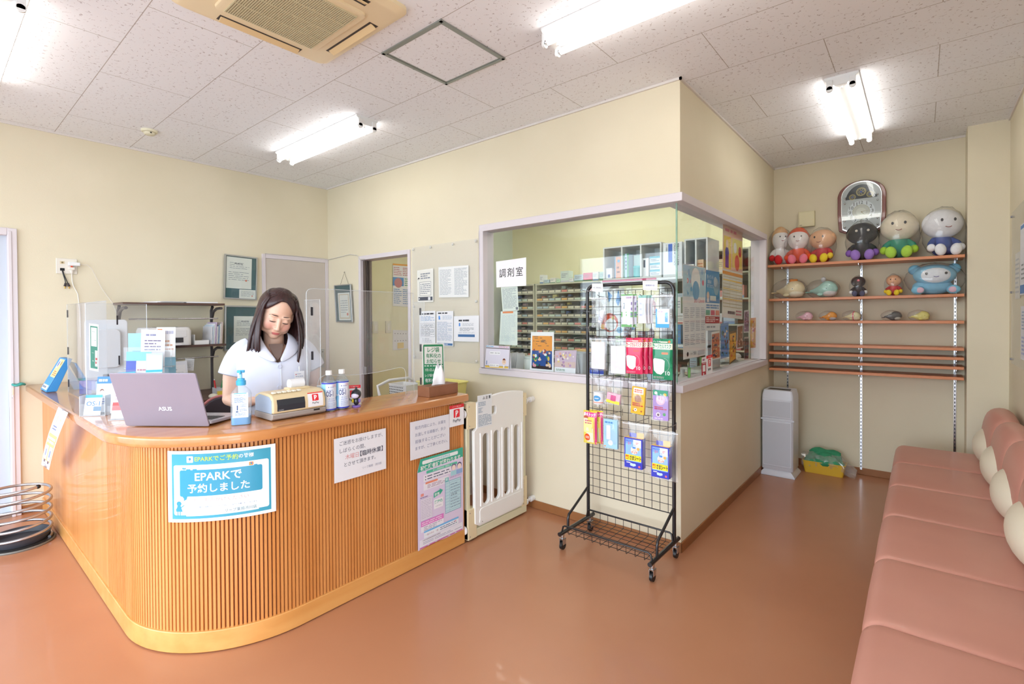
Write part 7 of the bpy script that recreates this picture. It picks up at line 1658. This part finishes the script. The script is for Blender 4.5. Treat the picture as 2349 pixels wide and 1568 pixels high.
for h_ in range(1,13):
    a = math.radians(90-30*h_); cx_, cy_ = .5+.277*math.cos(a), .42+R_(.277)*math.sin(a); s.text(str(h_),cx_-.05,cy_-.032,cx_+.05,cy_+.032,(60,58,60),.005)
for a, l_, w_ in ((math.radians(90-30*4.6),.16,.010),(math.radians(90-6*14),.24,.007)):
    dx, dy = math.cos(a), math.sin(a); s.poly([(.5-dy*w_,.42+R_(dx*w_)),(.5+dy*w_,.42-R_(dx*w_)),(.5+dx*l_,.42+R_(dy*l_))],(150,130,80))
s.build('dial', [(-uw/2,-.0645,uh/2),(uw/2,-.0645,uh/2),(uw/2,-.0645,-uh/2),(-uw/2,-.0645,-uh/2)], parent=t, shape=[(.5+x/uw*.97,.5+z/uh*.97) for x,z in arch(cw*.84,ch*.95)], off=.001)
for q in (-1,1):
    for zz in (-.33,-.22,.10,.20):
        M().ell((q*uw*.40,-.072,ch*zz),(.008,.008,.008),CHROME,nu=12,nv=8).build('ball', t)
P = arch(cw*.80, ch*.90); M().loft([[(x,-.076,z) for x,z in P],[(x,-.0775,z) for x,z in P]], GLASS, False).build('glass', t)
# --- cream speaker box on the alcove wall
A, B = (-0.881, 5.22, 2.35), (-0.752, 5.22, 2.21)
t = thing('wall_box', 'small cream square box on the alcove wall left of the clock', 'wall box', ((A[0]+B[0])/2, YD-.001, (A[2]+B[2])/2))
w2, h2 = abs(B[0]-A[0])/2, abs(A[2]-B[2])/2
M().box((-w2,-.04,-h2),(w2,0,h2),mat((222,214,174),.5)).box((-w2+.006,-.043,-h2+.006),(w2-.006,-.04,h2-.006),mat((228,220,182),.5)).build('cover', t, bevel=.004)
M().box((-w2+.01,-.0436,-h2+.012),(-w2+.03,-.043,-h2+.018),mat((150,144,116),.5)).build('print', t)
# --- partly visible white round thing on the right wall
t = thing('wall_dome', 'white rounded wall fixture cut off by the right edge of the photo', 'wall fixture', (XR,3.66,2.52))
M().at(rot('Y',-90)).lathe([(.001,0),(.13,0),(.135,.01),(.12,.05),(.08,.075),(.001,.085)],mat((232,234,240),.35),n=36).build('dome', t)
M().at(rot('Y',-90)).lathe([(.11,.0),(.145,.0),(.145,.006),(.11,.006)],mat((232,234,240),.35),n=36,cap=False).build('rim', t)

# ================================================================ dispensary behind the glass
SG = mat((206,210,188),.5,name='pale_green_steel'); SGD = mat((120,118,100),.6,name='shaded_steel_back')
struct(M().box((XA+.013,5.30,0),(-4.78,YK,2.8),mat((216,222,204),.7)),'wall_pier')
BINM = clear_mat('smoky_bin', (.82,.84,.80), .4, rough=.05, hz=.35, haze=(.75,.76,.70))
nth_ = ['leftmost','second','third','fourth','fifth','sixth','seventh','eighth','ninth','tenth','eleventh','rightmost']
def cabinet(label, x0, x1, y0, z0, rows, pitch, nb, group, rowlab):
    t = thing('drawer_cabinet', label, 'cabinet', ((x0+x1)/2, y0+.19, z0)); W = (x1-x0)/2; H = rows*pitch
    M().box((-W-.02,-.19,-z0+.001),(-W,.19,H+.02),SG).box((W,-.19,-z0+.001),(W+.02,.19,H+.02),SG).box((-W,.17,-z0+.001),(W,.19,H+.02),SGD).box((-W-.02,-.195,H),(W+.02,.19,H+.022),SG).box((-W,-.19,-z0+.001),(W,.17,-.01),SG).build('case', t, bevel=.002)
    for r in range(rows): M().box((-W,-.192,r*pitch-.012),(W,.17,r*pitch),SG).build('shelf_board', t)
    bw = (x1-x0)/nb; rn = random.Random(nb)
    proto = None
    strip = [(226,226,206),(226,226,206),(222,220,200),(226,226,206),(230,190,120),(206,226,210),(226,150,140),(180,206,214)]
    bc = [(236,236,232),(226,230,232),(240,240,236),(206,216,226),(236,206,200),(190,214,206),(120,150,200),(226,120,90),(236,226,150),(90,160,170)]
    for r in range(rows):
        z = z0+r*pitch+.0005
        for i in range(nb):
            o = bpy.data.objects.new('parts_bin', None) if 0 else None
            if proto is None:
                proto = thing('parts_bin', '', 'bin', (0,0,0), 0, group)
                M().box((-bw*.46,-.15,0),(bw*.46,.14,.002),BINM).box((-bw*.46,-.15,.002),(-bw*.46+.002,.14,.05),BINM).box((bw*.46-.002,-.15,.002),(bw*.46,.14,.05),BINM).box((-bw*.46,-.15,.002),(bw*.46,-.147,.034),BINM).build('tray', proto)
                cards = {}
                p_ = proto
            else:
                p_ = proto.copy(); COL.objects.link(p_)
                for c in proto.children:
                    if c.name.startswith('tray'): d = c.copy(); COL.objects.link(d); d.parent = p_
            col = rn.choice(strip)
            if col not in cards: cards[col] = M().box((-bw*.42,-.153,.005),(bw*.42,-.1505,.030),mat(col,.5)).build('card', p_)
            else: d = cards[col].copy(); COL.objects.link(d); d.parent = p_
            p_.location = (x0+bw*(i+.5), y0+.155, z); p_['label'] = (nth_[i]+' '+rowlab) % (['top','second','third','fourth','fifth','sixth','seventh','eighth','ninth','tenth','eleventh'][rows-1-r])
            if rn.random() < .62:
                w_ = bw*rn.uniform(.3,.75); h_ = rn.uniform(.045,pitch-.02)
                key = (nb, round(w_,2), round(h_,2)); o = M().box((-w_/2,-.025,0),(w_/2,.025,h_),mat(rn.choice(bc),.5)).build('medicine_pack'); o.location = (x0+bw*(i+.5)+rn.uniform(-.1,.1)*bw, y0+.10+rn.uniform(0,.06), z+.0025)
                tag(o, nth_[i]+' bin column, medicine pack in the %s row of the %s' % (['top','second','third','fourth','fifth','sixth','seventh','eighth','ninth','tenth','eleventh'][rows-1-r], 'narrow cabinet' if nb < 8 else 'wide cabinet'), 'medicine pack', 'medicine packs in the bins of the '+('narrow' if nb<8 else 'wide')+' cabinet')
    return t
cabinet('pale green narrow bin cabinet at the back of the dispensary, left of the wide one', -4.60, -4.10, 5.40, .745, 10, .107, 5, 'bins of the narrow cabinet', 'bin in the %s row of the narrow cabinet')
cabinet('pale green wide bin cabinet along the back wall of the dispensary', -4.04, -2.84, 5.40, .745, 10, .107, 12, 'bins of the wide cabinet', 'bin in the %s row of the wide cabinet')
rn = random.Random(31); x = -4.02
cc = [((236,240,240),'white'),((190,214,226),'pale blue'),((236,236,230),'cream'),((196,226,196),'pale green'),((216,232,226),'mint'),((240,240,240),'white and blue'),((206,226,240),'light blue'),((232,120,150),'pink'),((236,240,244),'white striped'),((190,220,220),'aqua'),((226,226,236),'lilac'),((236,240,240),'plain white')]
def shown(a, b): return a
for i in range(12):
    w_ = rn.choice([.06,.08,.10,.13]); h_ = rn.choice([.05,.07,.09,.12,.15]) if i < 7 else rn.uniform(.08,.15)
    c_, nm_ = cc[i]
    o = carton('medicine_carton', nm_+' carton on top of the wide cabinet, '+['first','second','third','fourth','fifth','sixth','seventh','eighth','ninth','tenth','eleventh','twelfth'][i]+' from the left', 'carton', (x+w_/2, 5.50, .745+1.07+.0235), 0, (w_,.10,h_), c_, lambda s: s.rect(.0,.0,1,.16,rn.choice([(120,160,206),(90,140,110),(70,80,120),(200,206,214)])).lines(.12,.4,.85,.8,3,(120,130,150),.35), 'cartons on top of the wide cabinet')
    x += w_+rn.uniform(.003,.02)
# --- hutch with cubbies close to the corner glass
HG = mat((224,227,226),.45,name='light_grey_laminate')
t = thing('dispensing_hutch', 'light grey open hutch with cubbies on top behind the corner glass', 'hutch', (-1.72,3.9,0), 0, room=True)
x0, x1, y0, y1 = -2.12, -1.225, 3.75, 4.05
for z in (1.685,1.40,1.16): M().box((x0,y0,z),(x1,y1,z+.02),HG).build('shelf_board', t, bevel=.001)
M().box((x0-.02,3.70,.80),(x1,y1+.02,.825),HG).build('worktop', t, bevel=.002)
for a in (x0,x1-.018,-1.60): M().box((a,y0+.01,.825),(a+.018,y1,1.685),HG).build('side_panel', t)
for a in (x0+.01,x1-.03):
    for b_ in (3.73,y1-.03): M().box((a,b_,0),(a+.025,b_+.025,.80),HG).build('leg', t)
def cubby(name, label, x0, x1, n, y0, z0, z1):
    t = thing(name, label, 'cubby unit', ((x0+x1)/2, y0+.14, z0), 0, 'cubby units on the hutch', room=True)
    M().box((x0,y0,z0),(x1,y0+.27,z0+.012),HG).box((x0,y0,z1-.012),(x1,y0+.27,z1),HG).box((x0,y0+.262,z0+.012),(x1,y0+.27,z1-.012),HG).build('case', t, bevel=.001)
    for i in range(n+1): a = x0+(x1-x0-.012)*i/n; M().box((a,y0,z0+.012),(a+.012,y0+.262,z1-.012),HG).build('divider', t)
cubby('cubby_unit','three-bay grey cubby unit with the coloured cartons, nearest the corner glass',-2.10,-1.582,3,3.76,1.7055,1.985)
cubby('cubby_unit','two-bay grey cubby unit seen through the side pane',-1.40,-1.225,2,3.76,1.7055,1.985)
zc = 1.7185
g_ = 'cartons in the cubby bays'
def cb(label, x, w_, h_, col, draw=None, d=.08, y=3.82, z=zc): return carton('medicine_carton', label, 'carton', (x,y,z), 0, (w_,d,h_), col, draw, g_)
cb('white carton low in the left cubby bay',-2.055,.055,.09,(236,238,242),lambda s: s.rect(.3,.1,.7,.4,(60,80,150)))
cb('peach and blue carton standing in the left cubby bay',-1.985,.06,.185,(236,176,150),lambda s: s.disc(.6,.8,.2,(90,170,220)).rect(0,0,.12,1,(110,180,230)).lines(.3,.2,.8,.6,2,(150,110,110),.4),y=3.85)
cb('green spined tall carton, left in the middle cubby bay',-1.895,.045,.20,(190,214,236),lambda s: s.rect(0,0,.22,1,(60,140,100)).rect(.7,0,1,1,(90,170,120)).lines(.35,.3,.6,.9,4,(60,60,110),.4))
cb('pale green tall carton in the middle cubby bay',-1.825,.08,.19,(206,230,226),y=3.9)
o = thing('medicine_tub', 'teal round tub in front of the middle cubby bay', 'tub', (-1.80,3.80,zc)); M().lathe([(.001,0),(.036,0),(.036,.075),(.001,.076)],mat((40,176,180),.35),n=24).build('tub', o); M().lathe([(.001,.076),(.038,.076),(.038,.092),(.001,.093)],mat((70,196,200),.35),n=24).build('lid', o)
cb('white carton with dark band in the right cubby bay',-1.725,.055,.15,(236,238,240),lambda s: s.rect(.2,.5,.5,.9,(60,64,80)))
for i in range(3): cb(['lowest white and blue carton stacked in the right cubby bay','middle white and blue carton stacked in the right cubby bay','top white and blue carton stacked in the right cubby bay'][i],-1.645,.085,.052,(230,236,240),lambda s: s.rect(0,.7,1,1,(90,180,200)).lines(.1,.2,.9,.6,2,(70,80,120),.4),z=zc+.0535*i)
o = carton('calcium_carton','tall white carton with a blue bar beside the cubby unit','carton',(-1.495,3.83,1.7065),0,(.15,.13,.265),(236,240,244),lambda s: s.rect(.28,.42,.5,.96,(60,110,210)))
def vtext(parent, body, x, z0, h_, y, col, bold=.01):
    V, Fc, a, b, c_, d = text_mesh(body, bold); k = h_/(b-a); mm = M(); mm.add([(x+(yy-c_)*k, y, z0-(xx-a)*k) for xx,yy,_ in V], [f for f in Fc], mat(col,.5)); mm.build('print', parent)
vtext(o,'CALCIUM LACTATE',.012,.255,.17,-.0668,(40,50,70)); vtext(o,'乳酸カルシウム水和物',.036,.255,.17,-.0668,(40,50,70)); vtext(o,'1~1000',-.052,.25,.05,-.0668,(60,70,90))
for i,(xx,c_,lb) in enumerate(((-1.36,(226,226,214),'cream carton in the far cubby bay, left'),(-1.29,(226,190,150),'tan carton in the far cubby bay, right'))): cb(lb,xx,.055,.075+.03*i,c_,lambda s: s.lines(.1,.2,.9,.8,3,(200,110,60),.4))
# strip of coloured card on the shelf edge
o = M().box((-2.10,3.744,1.688),(-1.62,3.7495,1.703),mat((206,60,110),.5)).build('shelf_strip'); tag(o,'magenta strip along the hutch shelf edge below the cubbies','strip')
# bottles and packs on hutch shelves
rn = random.Random(77); it = 0
bp = [((110,40,30),'brown'),((236,236,232),'white'),((230,226,210),'cream'),((90,150,200),'blue'),((226,150,70),'orange'),((240,240,240),'pure white'),((160,200,120),'green'),((206,60,60),'red')]
nth = ['first','second','third','fourth','fifth','sixth','seventh','eighth','ninth','tenth','eleventh','twelfth','thirteenth']
for lv, z in (('upper',1.4205),('middle',1.1805),('lower',.8255)):
    x = -2.09; i = 0
    while x < -1.30:
        c_, nm_ = rn.choice(bp); r_ = rn.uniform(.022,.034); h_ = rn.uniform(.08,.17)
        if not (-1.64 < x+r_*2 and x < -1.56):
            lb = '%s %%s on the %s hutch shelf, %s from the left' % (nm_, lv, nth[min(i,12)])
            if rn.random() < .5:
                o = thing('medicine_bottle', lb % 'bottle', 'bottle', (x+r_, 3.84, z), 0, 'bottles on the hutch shelves')
                M().lathe([(.001,0),(r_*.95,0),(r_,.004),(r_,h_*.66),(r_*.5,h_*.78),(r_*.5,h_*.84),(.001,h_*.84)],mat(c_,.3),n=18).build('bottle', o); M().lathe([(.001,h_*.84),(r_*.58,h_*.84),(r_*.58,h_),(.001,h_)],mat(rn.choice([(236,236,236),(60,130,190)]),.4),n=16).build('cap', o)
            else: carton('medicine_carton', lb % 'carton', 'carton', (x+r_,3.86,z), 0, (r_*2,.06,h_), c_, lambda s: s.lines(.1,.3,.9,.8,3,(130,140,160),.4), 'cartons on the hutch shelves')
            i += 1
        x += 2*r_+rn.uniform(.006,.03)
# --- shelf unit in the right rear, seen through the far end of the side pane
t = thing('storage_shelf', 'grey-green open shelf against the rear end of the side pane', 'shelf unit', (-1.6,5.1,0), 0, room=True)
for z in (.45,.80,1.05,1.30,1.55,1.80,2.02): M().box((-2.1,4.97,z),(-1.23,5.3,z+.015),SG).build('shelf_board', t)
for a in (-2.1,-1.245): M().box((a,4.96,0),(a+.015,5.3,2.04),SG).build('side_panel', t)
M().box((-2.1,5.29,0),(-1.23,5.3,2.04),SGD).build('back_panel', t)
for lv, z in (('lowest',.8155),('second',1.0655),('third',1.3155),('fourth',1.5655),('top',1.8155)):
    x = -2.05; i = 0
    while x < -1.39:
        w_ = rn.uniform(.07,.13); h_ = rn.uniform(.05,.19); c_, nm_ = rn.choice([((238,240,240),'white'),((226,232,236),'grey-white'),((190,214,230),'pale blue'),((226,150,140),'salmon'),((130,196,120),'green'),((236,226,190),'cream')])
        carton('medicine_carton', '%s carton on the %s rear shelf, %s from the left' % (nm_, lv, nth[min(i,12)]), 'carton', (x+w_/2,5.06,z), 0, (w_,.11,h_), c_, lambda s: s.rect(0,0,1,.2,rn.choice([(120,160,206),(206,120,120),(230,230,230)])).lines(.1,.4,.9,.8,3,(150,156,170),.35), 'cartons on the rear shelf'); i += 1
        x += w_+rn.uniform(.004,.03)
# --- worktop under the window
t = thing('window_worktop', 'pale worktop running under the dispensary window', 'worktop', (-1.95,3.2,0), 0, room=True)
M().box((-2.70,YB+T+.025,.915),(-1.21,3.38,.94),mat((222,224,218),.4)).box((-1.60,3.38,.915),(-1.21,3.68,.94),mat((222,224,218),.4)).build('top', t, bevel=.002)
for a in (-2.66,-1.26): M().box((a,3.02,0),(a+.03,3.34,.915),SG).build('leg', t)
ZW = .9405
t = thing('cotton_tub', 'translucent white round tub on the worktop behind the window', 'tub', (-2.36,3.12,ZW))
M().lathe([(.001,0),(.075,0),(.08,.01),(.08,.13),(.074,.135),(.001,.135)],mat((232,238,232),.3),n=30).build('tub', t); M().lathe([(.001,.135),(.083,.135),(.083,.15),(.001,.151)],mat((222,230,226),.3),n=30).build('lid', t)
t = thing('envelope_rack', 'rack of white medicine envelopes on the worktop left of the round tub', 'envelope rack', (-2.55,3.10,ZW))
M().box((-.07,-.05,0),(.07,.05,.012),WHITE).build('base', t)
for i in range(7): M().at(Matrix.Translation((-.055+i*.018,0,.012)) @ rot('Y',8)).box((-.001,-.05,0),(.001,.05,.15+.004*(i%3)),PAPER).build('envelope', t)
t = thing('waste_bin', 'pale grey tapered bin on the worktop right of the desk calendar', 'bin', (-1.93,3.08,ZW))
tub(M(),.16,.14,.20,mat((206,210,216),.45),.8).build('tub', t, bevel=.003)
t = thing('thick_book', 'tan catalogue lying behind the pale grey bin', 'book', (-1.98,3.27,ZW)); M().box((-.09,-.06,0),(.09,.06,.205),mat((222,186,120),.6)).build('cover', t, bevel=.002); M().box((-.085,-.0605,.01),(.085,-.06,.19),PAPER).build('pages', t)
s = Sheet((230,236,246),.2,.09); s.rect(0,.45,1,1,(44,80,190)).text('生活習慣',.08,.55,.6,.92,(210,220,246)).lines(.1,.1,.9,.35,1,(150,160,190),.5)
Q = [(-1.754, 2.95, 1.049),(-1.646, 2.95, 1.047),(-1.646, 2.95, 0.983),(-1.754, 2.95, 0.98)]
s.build('small_notice', Q, label='blue and white small notice low behind the front pane, seen through the rack', cat='notice')
t = thing('perforated_basket', 'pale blue perforated basket just behind the corner glass', 'basket', (-1.30,3.06,ZW)); tub(M(),.14,.16,.20,noise_col((206,220,236),(186,202,222),200,.5,'perforated_blue'),.85).build('tub', t, bevel=.002)
t = thing('green_packet', 'clear packet with a bright green sheet behind the side pane', 'packet', (-1.19,3.30,ZW), .3); M().box((-.01,-.06,0),(.0,.06,.11),mat((110,206,90),.5)).build('sheet', t); M().box((-.014,-.09,0),(-.011,.08,.15),FILM).build('packet', t)
t = thing('folded_bag', 'crumpled white bag lying on the sill end behind the small cards', 'bag', (-1.29,4.48,.9985))
rings = []
for i in range(12):
    f = i/11; rings.append([(.05*math.cos(a)*(1-.25*math.sin(f*9)), -.25+.5*f, .028+(.022+.014*math.sin(f*7+a))*math.sin(a)) for a in [q*2*PI/12 for q in range(12)]])
M().loft(rings, mat((230,232,226),.7), True).build('bag', t)
struct(M().box((XC-T-.17,3.70,.975),(XC-T-.02,WY1,.997),mat((214,218,210),.5)),'window_3')
bpy.data.objects['window_3'].name = 'trim_6'
# picture sheet low behind the rack
Q = [(-1.695, 2.93, 1.585),(-1.483, 2.93, 1.586),(-1.487, 2.93, 1.275),(-1.69, 2.93, 1.27)]
s = S(Q,(232,236,234)); s.disc(.5,.28,.30,(214,84,50)).disc(.55,.24,.2,(240,240,238)).disc(.25,.2,.08,(226,170,60)).disc(.62,.38,.06,(226,190,70)); s.poly([(.72,.72),(.8,.98),(.88,.75),(.8,.62)],(70,140,200)).poly([(.48,.7),(.44,.95),(.6,.85)],(90,150,206)).disc(.85,.12,.1,(120,180,210))
sheet('art_poster', s, Q, 'white sheet with orange and blue shapes behind the top left of the wire rack', 'poster')
Q = [(-1.339, 2.93, 1.47),(-1.282, 2.93, 1.469),(-1.282, 2.93, 1.328),(-1.337, 2.93, 1.33)]
s = S(Q,(240,236,222)); s.lines(.2,.1,.8,.9,6,(170,150,140),.4); sheet('window_notice', s, Q, 'small cream strip of paper behind the top right of the wire rack')
# --- things on the wall seen through the doorway
XD = XA+.014
Q = [(-4.973, 3.724, 2.052),(-4.973, 3.999, 2.056),(-4.973, 3.993, 1.522),(-4.973, 3.719, 1.535)]
s = S(Q,(240,240,240)); s.rect(0,.96,1,1,(238,176,96)).rect(.0,.48,.6,.68,(110,160,214)).disc(.3,.55,.22,(206,150,150)); s.lines(.05,.72,.5,.93,5,(206,140,150),.4).lines(.55,.72,1,.93,5,(206,140,150),.4).lines(.65,.48,1,.68,4,(110,180,140),.4).lines(.05,.05,.5,.42,8,(120,160,206),.4).lines(.55,.05,1,.42,8,(120,160,206),.4)
sheet('wall_calendar', s, Q, 'calendar with a small landscape photo seen through the doorway', 'calendar')
for (a, b_, lb) in (((855,737),(867,764),'left of two cream switch plates seen through the doorway'),((884,736),(897,763),'right of two cream switch plates seen through the doorway')):
    pass
for p_, q_, lb in (((-4.973, 3.43, 1.348),(-4.973, 3.502, 1.207),'left of two cream switch plates seen through the doorway'),((-4.973, 3.609, 1.35),(-4.973, 3.69, 1.206),'right of two cream switch plates seen through the doorway')):
    o = thing('switch_plate', lb, 'switch', (XA+.013,(p_[1]+q_[1])/2,(p_[2]+q_[2])/2), 0, 'switch plates seen through the doorway'); hw, hh = abs(p_[1]-q_[1])/2, abs(p_[2]-q_[2])/2
    M().box((0,-hw,-hh),(.012,hw,hh),mat((232,228,206),.4)).build('plate', o, bevel=.003); M().box((.012,-hw*.4,-hh*.6),(.016,hw*.4,hh*.6),mat((240,238,226),.4)).build('rocker', o, bevel=.002)
Q = [(-4.973, 3.716, 1.242),(-4.973, 3.99, 1.224),(-4.973, 3.988, 1.004),(-4.973, 3.713, 0.992)]
s = S(Q,(236,236,238))
for i in range(6): s.disc(.12+.15*i,.82,.02,(60,60,80)).disc(.12+.15*i,.45,.02,(60,60,80))
s.rect(.25,.05,.6,.35,(240,214,140)); sheet('schedule_board', s, Q, 'white schedule sheet with a yellow note seen through the doorway', 'board')
